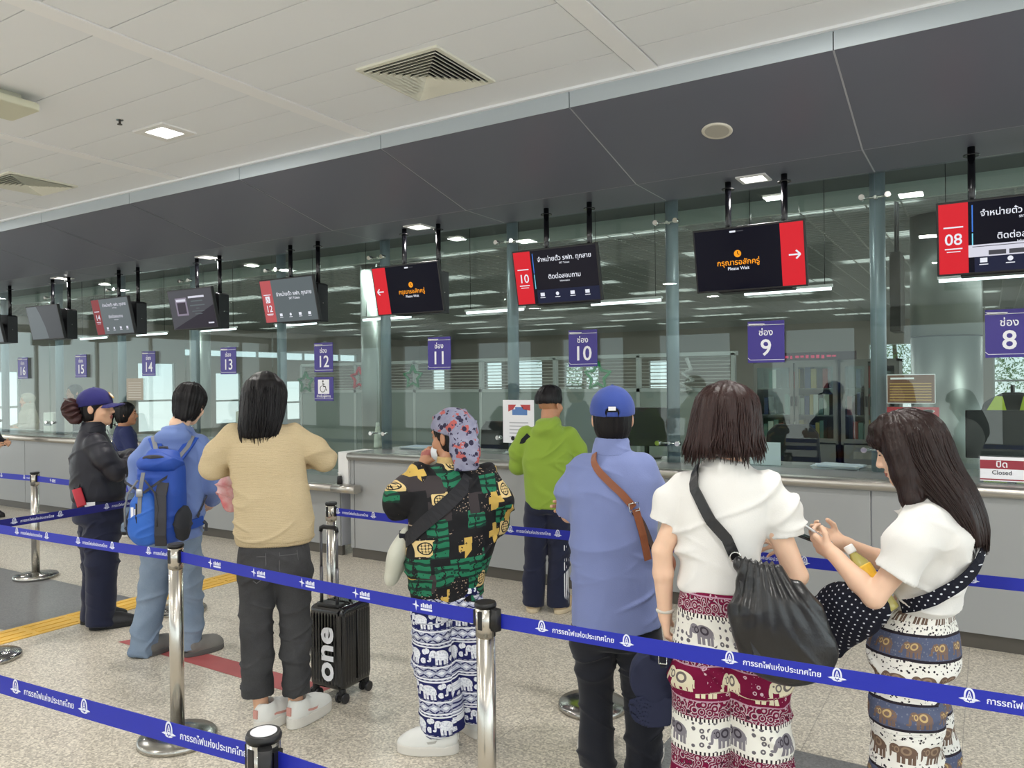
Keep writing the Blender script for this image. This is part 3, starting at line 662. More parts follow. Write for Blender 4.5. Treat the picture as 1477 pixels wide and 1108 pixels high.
# ================================================================== THINGS ON AND BEHIND THE COUNTER
ZL = 0.985
t = thing('closed_sign', 'acrylic stand sign with red band reading Closed on the counter at right', 'sign', (0.06, 5.5, ZL))
Tm = Matrix.Rotation(math.radians(-8), 4, 'X')
q = MB(); q.box((-0.12, -0.003, 0), (0.12, 0.003, 0.165), Tm); q.box((-0.12, -0.003, 0), (0.12, 0.09, 0.004)); q.build('stand', ACRYL, t)
q = MB(); q.box((-0.112, -0.0045, 0.012), (0.112, -0.0035, 0.158), Tm); c = q.build('card', PRINTW, t)
e = Tm.to_3x3(); X, Z = Vector((1, 0, 0)), e @ Vector((0, 0, 1)); Nn = e @ Vector((0, -1, 0))
q = MB(); put2d(q, rect(-0.112, 0.085, 0.112, 0.138), Nn*0.0052, X, Z); put2d(q, rect(-0.112, 0.018, 0.112, 0.026), Nn*0.0052, X, Z); q.build('red_band', mat('closed_red', (150, 40, 56), 0.5), c)
q = MB(); put2d(q, text2d('ปิด', 0.052, 0.015), Nn*0.006+Z*0.096, X, Z); q.build('thai_lettering', PRINTW, c)
q = MB(); put2d(q, text2d('Closed', 0.036, 0.012), Nn*0.006+Z*0.052, X, Z); q.build('english_lettering', mat('ink_grey', (60, 62, 70), 0.6), c)
def papers(label, x, y, n, w, d, seed, cols=((228, 230, 234),)):
    rng = random.Random(seed)
    t = thing('paper_stack', label, 'papers', (x, y, ZL))
    for i in range(n):
        q = MB(); M = Matrix.Translation((rng.uniform(-0.02, 0.02), rng.uniform(-0.02, 0.02), 0.004*i)) @ Matrix.Rotation(rng.uniform(-0.25, 0.25), 4, 'Z')
        q.box((-w/2, -d/2, 0.0005), (w/2, d/2, 0.0035), M); q.build('sheet', mat('paper_%d' % (i % len(cols)), cols[i % len(cols)], 0.7), t)
papers('loose stack of pale papers on the counter ledge under sign 9, inside the glass', -0.93, 5.95, 7, 0.3, 0.21, 1, ((214, 222, 232), (236, 236, 236), (190, 202, 220)))
papers('scattered brochures on the counter ledge inside the glass right of the spray bottle', -4.75, 5.98, 6, 0.32, 0.22, 2, ((190, 200, 180), (170, 170, 190), (220, 220, 214)))
papers('white papers on the counter ledge behind the person in the green top', -2.55, 5.95, 4, 0.28, 0.2, 5, ((226, 226, 222),))
papers('loose white slips on the counter ledge inside the glass left of the green top', -3.55, 5.98, 5, 0.3, 0.2, 6, ((226, 226, 222), (200, 204, 196)))
t = thing('spray_bottle', 'pale tapered bottle on the counter ledge beside the lowered counter', 'bottle', (-5.235, 5.93, ZL))
q = MB(); q.lathe([(0.038, 0), (0.04, 0.01), (0.036, 0.1), (0.024, 0.19), (0.018, 0.21)]); q.build('body', mat('bottle_cream', (206, 210, 196), 0.45), t)
q = MB(); q.lathe([(0.019, 0.21), (0.019, 0.24), (0.012, 0.25)]); q.build('cap', mat('bottle_cap', (190, 196, 184), 0.45), t)
t = thing('sanitizer_bottle', 'small black topped bottle on the lowered counter shelf by the white end panel', 'bottle', (-5.18, 5.33, 0.69))
q = MB(); q.lathe([(0.024, 0), (0.024, 0.06), (0.02, 0.075)]); q.build('body', mat('dark_label', (40, 40, 44), 0.4), t)
q = MB(); q.lathe([(0.012, 0.075), (0.012, 0.10)]); q.cyl((0, 0, 0.10), (0, -0.02, 0.105), 0.005); q.build('pump', WHITEP, t)
t = thing('paper_holder', 'white acrylic document holder standing on the ledge behind the brown bobbed hair', 'holder', (-1.43, 5.93, ZL))
q = MB(); q.box((-0.11, -0.004, 0), (0.11, 0.004, 0.17)); q.build('sheet', mat('pale_blue_paper', (206, 216, 222), 0.5), t)
q = MB(); q.box((-0.115, -0.03, 0), (0.115, 0.05, 0.005)); q.build('base', ACRYL, t)
def poster(name, label, x0, x1, z0, z1, mats_rects, y=5.733):
    t = thing(name, label, 'poster', ((x0+x1)/2, y, z0)); w = (x1-x0)/2; h = z1-z0
    q = MB(); q.box((-w, 0, 0), (w, 0.003, h)); q.build('sheet', mats_rects[0], t)
    for nm, m, items in mats_rects[1:]:
        q = MB()
        for it in items: put2d(q, it, (0, -0.0008, 0), (1, 0, 0), (0, 0, 1))
        q.build(nm, m, t)
BROWN = mat('poster_brown', (120, 84, 66), 0.6); TAN = mat('poster_tan', (196, 160, 90), 0.6); REDP = mat('poster_red', (176, 40, 52), 0.5)
poster('notice_board', 'brown notice with pale lines of text on the glass left of the round column', -0.585, -0.298, 1.455, 1.648, [BROWN, ('text_lines', TAN, [rect(-0.125, 0.02+i*0.018, 0.12, 0.026+i*0.018) for i in range(7)]), ('border', PRINTW, [rect(-0.1435, 0, 0.1435, 0.005), rect(-0.1435, 0.188, 0.1435, 0.193), rect(-0.1435, 0, -0.139, 0.193), rect(0.139, 0, 0.1435, 0.193), rect(-0.12, 0.16, 0.02, 0.172)])])
poster('ticket_poster', 'red poster with yellow and white heading on the glass below the brown notice', -0.585, -0.278, 1.13, 1.432, [REDP, ('heading', mat('poster_yellow', (240, 200, 40), 0.5), [rect(-0.08, 0.255, -0.02, 0.285)]), ('heading_white', PRINTW, [rect(-0.012, 0.25, 0.05, 0.275), disc(0.09, 0.275, 0.038, ry=0.012), rect(0.065, 0.265, 0.12, 0.285)])])
poster('ticket_poster', 'white poster with red and blue heading on the glass left of the green top', -3.60, -3.29, 1.10, 1.47, [PRINTW, ('heading', mat('poster_red2', (190, 70, 70), 0.5), [poly((-0.10, 0.33), (-0.02, 0.33), (-0.05, 0.29), (-0.10, 0.27)), poly((0.02, 0.33), (0.12, 0.33), (0.12, 0.28), (0.05, 0.29))]), ('heading_blue', mat('poster_blue', (90, 130, 190), 0.5), [rect(-0.06, 0.24, 0.09, 0.29), rect(-0.03, 0.29, 0.05, 0.31)]), ('text_lines', mat('poster_grey', (190, 190, 196), 0.6), [rect(-0.09, 0.05+i*0.03, 0.1, 0.06+i*0.03) for i in range(5)])], 5.70)
poster('notice_board', 'pale brown notice on the glass above the ponytailed visitor, under sign 14', -9.12, -8.78, 1.45, 1.72, [mat('poster_pale', (168, 160, 146), 0.6), ('text_lines', mat('poster_line', (206, 202, 192), 0.6), [rect(-0.13, 0.03+i*0.03, 0.13, 0.038+i*0.03) for i in range(7)])], 5.70)
# office chairs, screens and counter printers behind the glass
def office_chair(label, x, y, rot):
    t = thing('office_chair', label, 'chair', (x, y, 0), rot, 'black office chairs behind the counters')
    q = MB(); q.rbox((-0.24, -0.24, 0.46), (0.24, 0.24, 0.53), 0.06); q.build('seat', BLACK, t, bevel=0.02)
    q = MB(); q.prism([(-0.22, 0.62), (0.22, 0.62), (0.25, 0.85), (0.23, 1.12), (0.15, 1.2), (-0.15, 1.2), (-0.23, 1.12), (-0.25, 0.85)], 0.0, 0.06, Matrix.Translation((0, -0.2, 0)) @ Matrix.Rotation(PI/2, 4, 'X'), True); q.build('backrest', BLACK, t, bevel=0.015)
    q = MB(); q.cyl((0, 0, 0.08), (0, 0, 0.46), 0.03)
    for k in range(5):
        a = 2*PI*k/5; q.tube([(0, 0, 0.1), (0.28*math.cos(a), 0.28*math.sin(a), 0.07)], [0.022, 0.016])
    q.build('base', CHROME, t)
    for k in range(5):
        a = 2*PI*k/5; q = MB(); q.cyl((0.28*math.cos(a)-0.012, 0.28*math.sin(a), 0.03), (0.28*math.cos(a)+0.012, 0.28*math.sin(a), 0.03), 0.03); q.build('caster', BLACK, t)
    for s in (-1, 1):
        q = MB(); q.tube([(0.24*s, -0.1, 0.5), (0.29*s, -0.1, 0.55), (0.29*s, -0.1, 0.68), (0.29*s, 0.15, 0.7)], 0.014); q.build('armrest', CHROME, t)
office_chair('black office chair behind the glass between the blue cap and the brown bobbed hair', -2.35, 6.9, 2.6)
office_chair('black office chair behind the glass left of the patterned shirt', -4.7, 7.0, 2.9)
office_chair('black office chair behind the glass right of the brown bobbed hair', -1.55, 7.4, 3.3)
def monitor(label, x, y, rot, z=0.985):
    t = thing('monitor', label, 'monitor', (x, y, z), rot, 'computer monitors behind the counters')
    q = MB(); q.box((-0.26, -0.02, 0.1), (0.26, 0.02, 0.42)); q.build('case', BLACK, t, bevel=0.006)
    q = MB(); q.cyl((0, 0.03, 0.0), (0, 0.03, 0.25), 0.02); q.build('stand', BLACK, t)
    q = MB(); q.rbox((-0.12, -0.07, 0), (0.12, 0.12, 0.012), 0.03); q.build('base', BLACK, t)
monitor('dark monitor seen from behind on the ledge left of the second glass post', -2.42, 6.05, 0.3)
monitor('dark monitor on a thin stand behind the Closed sign', 0.12, 6.05, 0.1)
monitor('dark monitor behind the glass just right of number sign 16', -10.62, 6.05, 0.0)
def printer(label, x, y, w=0.26, h=0.28):
    t = thing('ticket_printer', label, 'printer', (x, y, ZL), 0, 'cream ticket printers')
    q = MB(); q.rbox((-w/2, -0.14, 0), (w/2, 0.14, h), 0.02); q.build('body', mat('printer_cream', (214, 214, 204), 0.5), t, bevel=0.006)
    q = MB(); q.box((-w/2+0.03, -0.143, h*0.35), (w/2-0.03, -0.139, h*0.5)); q.build('slot', BLACK, t)
printer('cream ticket printer behind the far left glass beside the veiled clerk', -11.25, 6.0)
printer('cream ticket printer behind the glass behind the guard, below number sign 15', -10.15, 6.0)
printer('tall cream ticket machine behind the glass left of the beige cardigan', -7.15, 6.0, 0.3, 0.34)
t = thing('safety_vest', 'yellow and dark safety vest on a rack behind the glass below sign 8', 'vest', (0.16, 7.4, 0.0))  # made-up stand-in for a vested figure that looked like a reflection
q = MB()
for s in (-1, 1): q.prism([(0.02*s, 0.98), (0.2*s, 0.98), (0.21*s, 1.3), (0.12*s, 1.47), (0.07*s, 1.47), (0.02*s, 1.25)][::s], 0, 0.03, Matrix.Rotation(PI/2, 4, 'X'))
q.build('panel', mat('vest_yellow', (190, 214, 60), 0.7), t, bevel=0.006)
q = MB(); q.prism([(-0.215, 1.12), (0.215, 1.12), (0.215, 1.18), (-0.215, 1.18)], 0, 0.034, Matrix.Translation((0, 0.001, 0)) @ Matrix.Rotation(PI/2, 4, 'X')); q.build('reflective_band', mat('vest_band', (196, 200, 200), 0.4), t)
q = MB(); q.prism([(-0.21, 0.95), (0.21, 0.95), (0.235, 1.30), (0.20, 1.42), (0.07, 1.5), (-0.07, 1.5), (-0.20, 1.42), (-0.235, 1.30)], 0, 0.06, Matrix.Translation((0, 0.07, 0)) @ Matrix.Rotation(PI/2, 4, 'X'), True); q.build('dark_jacket', mat('jacket_dark', (40, 42, 44), 0.8), t, bevel=0.02)
q = MB(); q.cyl((0, 0.05, 0), (0, 0.05, 1.56), 0.015); q.lathe([(0.2, 0), (0.2, 0.02)], (0, 0.05, 0)); q.build('rack', BLACK, t)
# tinsel stars and silver tinsel on the partition
def tinsel(label, x, z, r, col, seed, pts=None, y=9.93):
    rng = random.Random(seed); t = tag(new_obj('tinsel_star', None), label, 'decoration', 'tinsel stars hung on the partition'); bpy.data.objects.remove(t)
    P = pts or [(r*(1 if i % 2 == 0 else 0.5)*math.sin(2*PI*i/10), r*(1 if i % 2 == 0 else 0.5)*math.cos(2*PI*i/10)) for i in range(11)]
    q = MB(); Q = [(a, 0, b) for a, b in P]; q.tube(Q, 0.026, 6)
    for (a, b), (c, d) in zip(P, P[1:]):
        for k in range(40):
            f = rng.random(); px, pz = a+(c-a)*f, b+(d-b)*f; an = rng.uniform(0, 2*PI); l = rng.uniform(0.03, 0.05)
            e = Vector((math.cos(an), rng.uniform(-1, 1), math.sin(an))).normalized()*l; w = Vector((-e.z, 0, e.x)).normalized()*0.005 if abs(e.x)+abs(e.z) > 1e-4 else Vector((0.003, 0, 0))
            p = Vector((px, 0, pz)); q.add([p-w, p+w, p+e], [(0, 1, 2)])
    o = q.build('tinsel_star', mat('tinsel_%d_%d' % (col[0], col[1]), col, 0.35, 0.3), None, (x, y, z)); tag(o, label, 'decoration', 'tinsel decorations hung on the partition')
tinsel('red tinsel star on the partition between number signs 12 and 11', -9.17, 1.717, 0.19, (190, 24, 50), 1)
tinsel('green tinsel star on the partition just left of number sign 11', -8.0, 1.726, 0.19, (24, 120, 66), 2)
tinsel('green tinsel star half hidden behind the wheelchair sign', -10.45, 1.66, 0.19, (25, 110, 62), 3)
tinsel('bright green tinsel star on the partition below number sign 10', -4.69, 1.695, 0.2, (28, 140, 70), 4)
tinsel('silver tinsel tree on the partition beside the post between signs 9 and 10', -3.40, 1.62, 0.16, (190, 194, 190), 5, [(0, 0.3), (0.06, 0.15), (-0.06, 0.1), (0.09, 0.0), (-0.09, -0.03), (0.08, -0.12), (-0.08, -0.14)])
# ================================================================== QUEUE BARRIERS
BASEM = mat('base_steel', (176, 174, 168), 0.2, 1.0); BELT = mat('belt_blue', (24, 38, 168), 0.55, bump=(500, 0.1)); BELTD = mat('belt_navy', (22, 24, 120), 0.6, bump=(500, 0.1)); BELTP = mat('belt_print', (226, 230, 246), 0.6)
def stanchion(label, x, y, rot=0.0, cassette=0, label_top=False):
    t = thing('queue_stanchion', label, 'stanchion', (x, y, 0), rot, 'steel queue stanchions')
    q = MB(); q.lathe([(0.165, 0), (0.172, 0.004), (0.172, 0.020), (0.165, 0.028), (0.10, 0.036), (0.045, 0.042), (0.04, 0.046)], seg=48); q.build('base', BASEM, t)
    q = MB(); q.lathe([(0.031, 0.04), (0.031, 0.80)], seg=28); q.build('post', STEEL, t)
    q = MB(); q.lathe([(0.034, 0.79), (0.034, 0.885)], seg=28); hd = q.build('head', STEEL, t)
    for a in range(4):
        M = Matrix.Rotation(a*PI/2, 4, 'Z'); q = MB(); q.box((-0.008, -0.0355, 0.815), (0.008, -0.030, 0.876), M); q.build('belt_slot', BLACK, hd)
    q = MB(); q.lathe([(0.036, 0.885), (0.037, 0.892), (0.034, 0.90)], seg=28); cp = q.build('cap', BLACK, t)
    if label_top: q = MB(); q.lathe([(0.027, 0.9002), (0.027, 0.9012)], seg=28); q.build('round_label', mat('label_white', (225, 225, 230), 0.4, var=(60, 0.25)), cp)
    if cassette:
        q = MB(); q.rbox((-0.014, -0.062, 0.815), (0.014, -0.034, 0.885), 0.006, Matrix.Rotation(cassette, 4, 'Z')); q.build('belt_clip', BLACK, t)
    return t
def emblem(s):
    """winged emblem: pointed arch over spread wings"""
    parts = []
    n = 16; o = [(0.36*math.cos(PI*k/n), 0.75*math.sin(PI*k/n)**0.8) for k in range(n+1)]; i = [(0.24*math.cos(PI*k/n), 0.60*math.sin(PI*k/n)**0.8) for k in range(n+1)]
    parts.append((o+i, [(k, k+1, n+2+k, n+1+k) for k in range(n)]))
    parts += [stroke([(-0.14, 0.0), (0, 0.5), (0.14, 0.0)], 0.07), stroke([(-0.12, 0.16), (0.12, 0.16)], 0.06), disc(0, -0.05, 0.11, 12)]
    for m in (-1, 1): parts += [poly(*[(m*a, b) for a, b in ((0.10, -0.02), (0.42, 0.0), (0.70, -0.10), (0.45, -0.16), (0.18, -0.20))][::m]), poly(*[(m*a, b) for a, b in ((0.05, -0.2), (0.40, -0.2), (0.25, -0.3), (0.0, -0.34))][::m])]
    v = []; f = []
    for a, b in parts:
        k = len(v); v += [(x*s, y*s) for x, y in a]; f += [tuple(j+k for j in q) for q in b]
    return v, f
def birdlogo(s):
    parts = [poly((-0.5, 0.1), (-0.1, 0.2), (0, 0.6), (0.1, 0.15), (0.45, 0.0), (0.1, -0.05), (0.02, -0.5), (-0.08, 0.0))]
    parts += [rect(0.62+i*0.24, -0.05, 0.8+i*0.24, 0.28+0.1*(i % 2)) for i in range(6)]+[rect(0.6, -0.33, 2.05, -0.13)]
    v = []; f = []
    for a, b in parts:
        k = len(v); v += [(x*s, y*s) for x, y in a]; f += [tuple(j+k for j in q) for q in b]
    return v, f
def belt(label, p0, p1, motif='srt', s_off=0.12, period=0.66, flip=False, z=0.844, sag=0.006, m=None, h=0.048, drop=0.0):
    """retractable belt from post head to post head, printed on the side that faces the hall entrance"""
    m = m or BELT
    p0, p1 = Vector((*p0, z)), Vector((*p1, z)); L = (p1-p0).length; d = (p1-p0)/L; nrm = Vector((d.y, -d.x, 0))
    P = lambda s: p0+d*s-Vector((0, 0, 1))*(sag*4*(s/L)*(1-s/L)+drop*s/L)
    t = thing('barrier_belt', label, 'barrier belt', tuple((p0+p1)/2), 0, 'blue queue barrier belts'); o = tuple((p0+p1)/2)
    n = 24; q = MB(); q.strip([P(L*i/n) for i in range(n+1)], h, 0.0014, (0, 0, 1)); q.build('webbing', m, t, origin=o)
    q = MB(); s = s_off
    def put(vf, s0):
        v, f = vf; q.add([P(s0+x)+Vector((0, 0, 1))*y+nrm*0.0014 for x, y in v], f)
    if motif == 'srt':
        while s < L-0.03:
            put(emblem(0.034), s); full_ = 'การรถไฟแห่งประเทศไทย'; body = full_
            while body and s+0.036+max(x for x, y in text2d(body, 0.0212, 0.018, 'LEFT')[0]) > L: body = body[:-1]
            if body:
                w, f = text2d(body, 0.0212, 0.018, 'LEFT'); tw = max(x for x, y in w); put(([(x+0.036, y-0.007) for x, y in w], f), s)
                if body == full_ and s+tw+0.10 < L: put(emblem(0.034), s+tw+0.076)
            s += period
    else:
        while s+0.08 < L: put(birdlogo(0.036), s); s += period
    if q.v: q.build('printed_lettering', BELTP, t, origin=o)
    q = MB()
    for e, sg in ((p0, 1), (p1, -1)): q.box((-0.004, -0.012, -0.026), (0.004, 0.012, 0.026), Matrix.Translation(e+d*0.004*sg) @ Matrix.Rotation(math.atan2(d.y, d.x), 4, 'Z'))
    q.build('belt_end', BLACK, t, origin=o)
S_NEAR = (-1.29, 1.099); S_R = (-1.418, 2.125); S_M = (-3.174, 2.212); S_L = (-5.10, 2.30); S_FAR = (-6.94, 3.502); S_HID = (-4.957, 3.497); S_CASE = (-3.435, 3.46); S_BLUE = (-1.695, 3.493)
stanchion('nearest steel stanchion with white round label on its cap, bottom edge of the view', *S_NEAR, cassette=0.9, label_top=True)
stanchion('steel stanchion in front of the elephant print trousers and patterned shirt', *S_R, cassette=1.35)
stanchion('steel stanchion in front of the backpacker, its whole base in view', *S_M)
stanchion('steel stanchion off the left edge, only its round base in view', *S_L)
stanchion('farthest steel stanchion, left of the guard in the navy cap', *S_FAR)
stanchion('steel stanchion hidden behind the backpacker, round base showing by his feet', *S_HID)
stanchion('steel stanchion behind the black suitcase', *S_CASE)
stanchion('steel stanchion behind the man in the blue shirt, round base by his feet', *S_BLUE)
stanchion('steel stanchion just off the right edge, ending the belt before the white tees', 0.454, 2.273)
stanchion('steel stanchion just off the right edge, ending the belt behind the white tees', 0.354, 3.47)
def edge_pts(a, b, r=0.034):
    a, b = Vector(a), Vector(b); d = (b-a).normalized(); return tuple(a+d*r), tuple(b-d*r)
belt('nearest blue belt running from the bottom left edge to the nearest stanchion', *edge_pts((-2.95, 0.98), S_NEAR), s_off=0.76, period=0.582)
belt('short blue belt leaving the nearest stanchion towards the bottom edge', *edge_pts(S_NEAR, (0.55, 1.16)), s_off=0.9)
belt('long blue belt from the left edge to the stanchion before the backpacker', *edge_pts((-5.10, 2.15), S_M), s_off=0.58, period=0.56)
belt('blue belt with bird logos in front of the beige cardigan and suitcase', *edge_pts(S_M, S_R), 'bird', 0.23, 0.298)
belt('blue belt in front of the blue shirt and the two elephant print trousers', *edge_pts(S_R, (0.454, 2.273)), s_off=0.17, period=0.585, drop=0.02)
belt('darker navy belt rising from the left edge to behind the guard', *edge_pts((-4.80, 2.18), S_HID), s_off=0.1, m=BELTD, period=0.6)
belt('far blue belt between the farthest stanchion and the guard', *edge_pts(S_FAR, S_HID), 'bird', 0.22, 0.5)
belt('far blue belt left of the farthest stanchion', *edge_pts((-8.9, 3.48), S_FAR), s_off=1.1)
belt('blue belt from the suitcase stanchion passing behind the patterned shirt', *edge_pts(S_CASE, S_BLUE), s_off=0.02, period=1.22)
belt('blue belt behind the two women in white tops at right', *edge_pts(S_BLUE, (0.354, 3.47)), s_off=0.70, period=0.62)
# floor markings
q = MB(); q.box((-5.6, 1.2, 0.0), (-5.32, 5.0, 0.004))
for i in range(3):
    for j in range(13): q.box((-5.575+0.085*i, 1.22+0.3*j, 0.004), (-5.535+0.085*i, 1.48+0.3*j, 0.008))
tag(q.build('tactile_strip', mat('tactile_yellow', (236, 190, 84), 0.55, var=(6, 0.12))), 'yellow ribbed tactile paving strip on the floor beside the guard', 'tactile paving')
q = MB(); q.add([(-4.72, 2.875, 0.0015), (-3.02, 2.855, 0.0015), (-3.0, 3.02, 0.0015), (-4.66, 3.02, 0.0015)], [(0, 1, 2, 3)]); q.add([(-4.72, 2.875, 0.0005), (-3.02, 2.855, 0.0005), (-3.0, 3.02, 0.0005), (-4.66, 3.02, 0.0005)], [(3, 2, 1, 0)])
tag(q.build('floor_tape', mat('tape_red', (178, 92, 92), 0.55, var=(8, 0.15))), 'faded red tape stripe on the floor under the backpacker and beige cardigan', 'floor tape')
# ================================================================== SMOOTH BODIES: distance fields turned into meshes
def _a(v): return np.asarray(v, dtype=np.float32)
def rotm(yaw=0, pitch=0, roll=0):
    """yaw turns left, pitch tips the front up, roll leans to the right side"""
    return np.array(Matrix.Rotation(yaw, 3, 'Z') @ Matrix.Rotation(pitch, 3, 'X') @ Matrix.Rotation(roll, 3, 'Y'), dtype=np.float32)
class SDF:
    def __init__(s, lo, hi, h):
        s.lo = _a(lo); s.h = h; s.n = np.ceil((_a(hi)-s.lo)/h).astype(int)+1
        s.D = np.full(tuple(s.n), 1.0, np.float32)
    def _sub(s, lo, hi):
        a = np.maximum(np.floor((_a(lo)-s.lo)/s.h).astype(int), 0); b = np.minimum(np.ceil((_a(hi)-s.lo)/s.h).astype(int)+1, s.n)
        sl = tuple(slice(int(i), int(max(i, j))) for i, j in zip(a, b))
        X = [(s.lo[k]+s.h*np.arange(sl[k].start, sl[k].stop, dtype=np.float32)) for k in range(3)]
        return sl, X[0][:, None, None], X[1][None, :, None], X[2][None, None, :]
    def put(s, fn, lo, hi, k=0.0, sub=False):
        pad = 1.6*k+4*s.h; sl, x, y, z = s._sub(_a(lo)-pad, _a(hi)+pad); A = s.D[sl]
        if A.size == 0: return s
        d = fn(x, y, z).astype(np.float32); d = np.broadcast_to(d, A.shape)
        if sub:
            d = -d
            if k > 0: t = np.clip(0.5-0.5*(A-d)/k, 0, 1); s.D[sl] = A*(1-t)+d*t+k*t*(1-t)
            else: s.D[sl] = np.maximum(A, d)
        else:
            if k > 0: t = np.clip(0.5+0.5*(A-d)/k, 0, 1); s.D[sl] = A*(1-t)+d*t-k*t*(1-t)
            else: s.D[sl] = np.minimum(A, d)
        return s
    def cone(s, p0, p1, r0, r1=None, k=0.0, sub=False, flat0=False, flat1=False, sq=1.0, side=None):
        """tapered round limb; sq squashes it along the direction across 'side'"""
        p0, p1 = _a(p0), _a(p1); r1 = r0 if r1 is None else r1; ax = p1-p0; L = float(np.linalg.norm(ax)) or 1e-6; ax = ax/L
        if side is not None:
            sd = _a(side); sd = sd-ax*(sd@ax); sd = sd/np.linalg.norm(sd); nb = np.cross(ax, sd)
        def fn(x, y, z):
            vx, vy, vz = x-p0[0], y-p0[1], z-p0[2]; t = vx*ax[0]+vy*ax[1]+vz*ax[2]; tc = np.clip(t, 0, L)
            qx, qy, qz = vx-ax[0]*tc, vy-ax[1]*tc, vz-ax[2]*tc; r = r0+(r1-r0)*tc/L
            if side is None: d = np.sqrt(qx*qx+qy*qy+qz*qz)-r
            else:
                b = qx*nb[0]+qy*nb[1]+qz*nb[2]; q2 = qx*qx+qy*qy+qz*qz+b*b*(1/sq**2-1); d = (np.sqrt(q2)-r)*min(1, sq)
            if flat0: d = np.maximum(d, -t)
            if flat1: d = np.maximum(d, t-L)
            return d
        R = max(r0, r1); return s.put(fn, np.minimum(p0, p1)-R, np.maximum(p0, p1)+R, k, sub)
    def chain(s, pts, rs, k=0.0, **kw):
        for i in range(len(pts)-1):
            q = dict(kw)
            if 'flat0' in q and i > 0: q.pop('flat0')
            if 'flat1' in q and i < len(pts)-2: q.pop('flat1')
            s.cone(pts[i], pts[i+1], rs[i], rs[i+1], k, **q)
        return s
    def ell(s, c, r, R=None, k=0.0, sub=False):
        c, r = _a(c), _a(r); m = float(r.min())
        def fn(x, y, z):
            v = [x-c[0], y-c[1], z-c[2]]
            if R is not None: v = [v[0]*R[0, i]+v[1]*R[1, i]+v[2]*R[2, i] for i in range(3)]
            k0 = np.sqrt((v[0]/r[0])**2+(v[1]/r[1])**2+(v[2]/r[2])**2); k1 = np.sqrt((v[0]/r[0]**2)**2+(v[1]/r[1]**2)**2+(v[2]/r[2]**2)**2)+1e-6
            return k0*(k0-1)/k1
        e = float(r.max()); return s.put(fn, c-e, c+e, k, sub)
    def loft(s, st, k=0.0, sub=False, ex=2.0, round_=0.0):
        """upright body: stations (z, cx, cy, rx, ry), interpolated smoothly"""
        T = np.array(sorted(st), dtype=np.float32); z0, z1 = float(T[0, 0]), float(T[-1, 0])
        def fn(x, y, z):
            zz = np.clip(z.ravel(), z0, z1); I = smooth_interp(zz, T); sh = z.shape
            cx, cy, rx, ry = (I[:, i].reshape(sh) for i in range(4))
            q = (np.abs((x-cx)/rx)**ex+np.abs((y-cy)/ry)**ex)**(1/ex); d = (q-1)*np.minimum(rx, ry)
            e = np.maximum(z-z1, z0-z)
            if round_: return np.sqrt(np.maximum(d+round_, 0)**2+np.maximum(e+round_, 0)**2)+np.minimum(np.maximum(d+round_, e+round_), 0)-round_
            return np.maximum(d, e)
        lo = (float((T[:, 1]-T[:, 3]).min()), float((T[:, 2]-T[:, 4]).min()), z0); hi = (float((T[:, 1]+T[:, 3]).max()), float((T[:, 2]+T[:, 4]).max()), z1)
        return s.put(fn, lo, hi, k, sub)
    def cut_below(s, z):
        Z = s.lo[2]+s.h*np.arange(s.n[2], dtype=np.float32); s.D = np.maximum(s.D, (z-Z)[None, None, :]); return s
    def mesh(s):
        D = s.D; D[0] = D[-1] = 1; D[:, 0] = D[:, -1] = 1; D[:, :, 0] = D[:, :, -1] = 1
        S = D < 0; c = np.zeros(tuple(np.array(S.shape)-1), np.uint8)
        for i in (0, 1):
            for j in (0, 1):
                for l in (0, 1): c += S[i:S.shape[0]-1+i, j:S.shape[1]-1+j, l:S.shape[2]-1+l]
        act = (c > 0) & (c < 8); I = np.argwhere(act); n = len(I)
        mp = np.full(act.shape, -1, np.int32); mp[act] = np.arange(n)
        acc = np.zeros((n, 3), np.float32); cnt = np.zeros(n, np.float32)
        off = [(0, 0, 0), (1, 0, 0), (0, 1, 0), (1, 1, 0), (0, 0, 1), (1, 0, 1), (0, 1, 1), (1, 1, 1)]
        val = [D[I[:, 0]+o[0], I[:, 1]+o[1], I[:, 2]+o[2]] for o in off]
        for a, b in ((0, 1), (2, 3), (4, 5), (6, 7), (0, 2), (1, 3), (4, 6), (5, 7), (0, 4), (1, 5), (2, 6), (3, 7)):
            m = (val[a] < 0) != (val[b] < 0); t = np.where(m, val[a]/(val[a]-val[b]+1e-12), 0)
            p = _a(off[a])[None]+t[:, None]*(_a(off[b])-_a(off[a]))[None]; acc += p*m[:, None]; cnt += m
        V = s.lo+s.h*(I+acc/cnt[:, None]); F = []
        for ax in range(3):
            o1, o2 = [(1, 2), (2, 0), (0, 1)][ax]
            A = S[tuple(slice(0, -1) if k == ax else slice(None) for k in range(3))]; B = S[tuple(slice(1, None) if k == ax else slice(None) for k in range(3))]
            E = np.argwhere(A != B); E = E[(E[:, o1] > 0) & (E[:, o2] > 0)]
            def cell(d1, d2):
                q = E.copy(); q[:, o1] -= d1; q[:, o2] -= d2; return mp[q[:, 0], q[:, 1], q[:, 2]]
            Q = np.stack([cell(1, 1), cell(0, 1), cell(0, 0), cell(1, 0)], 1)
            inside = A[E[:, 0], E[:, 1], E[:, 2]]; Q[~inside] = Q[~inside][:, ::-1]; F.append(Q[(Q >= 0).all(1)])
        return V, np.concatenate(F)
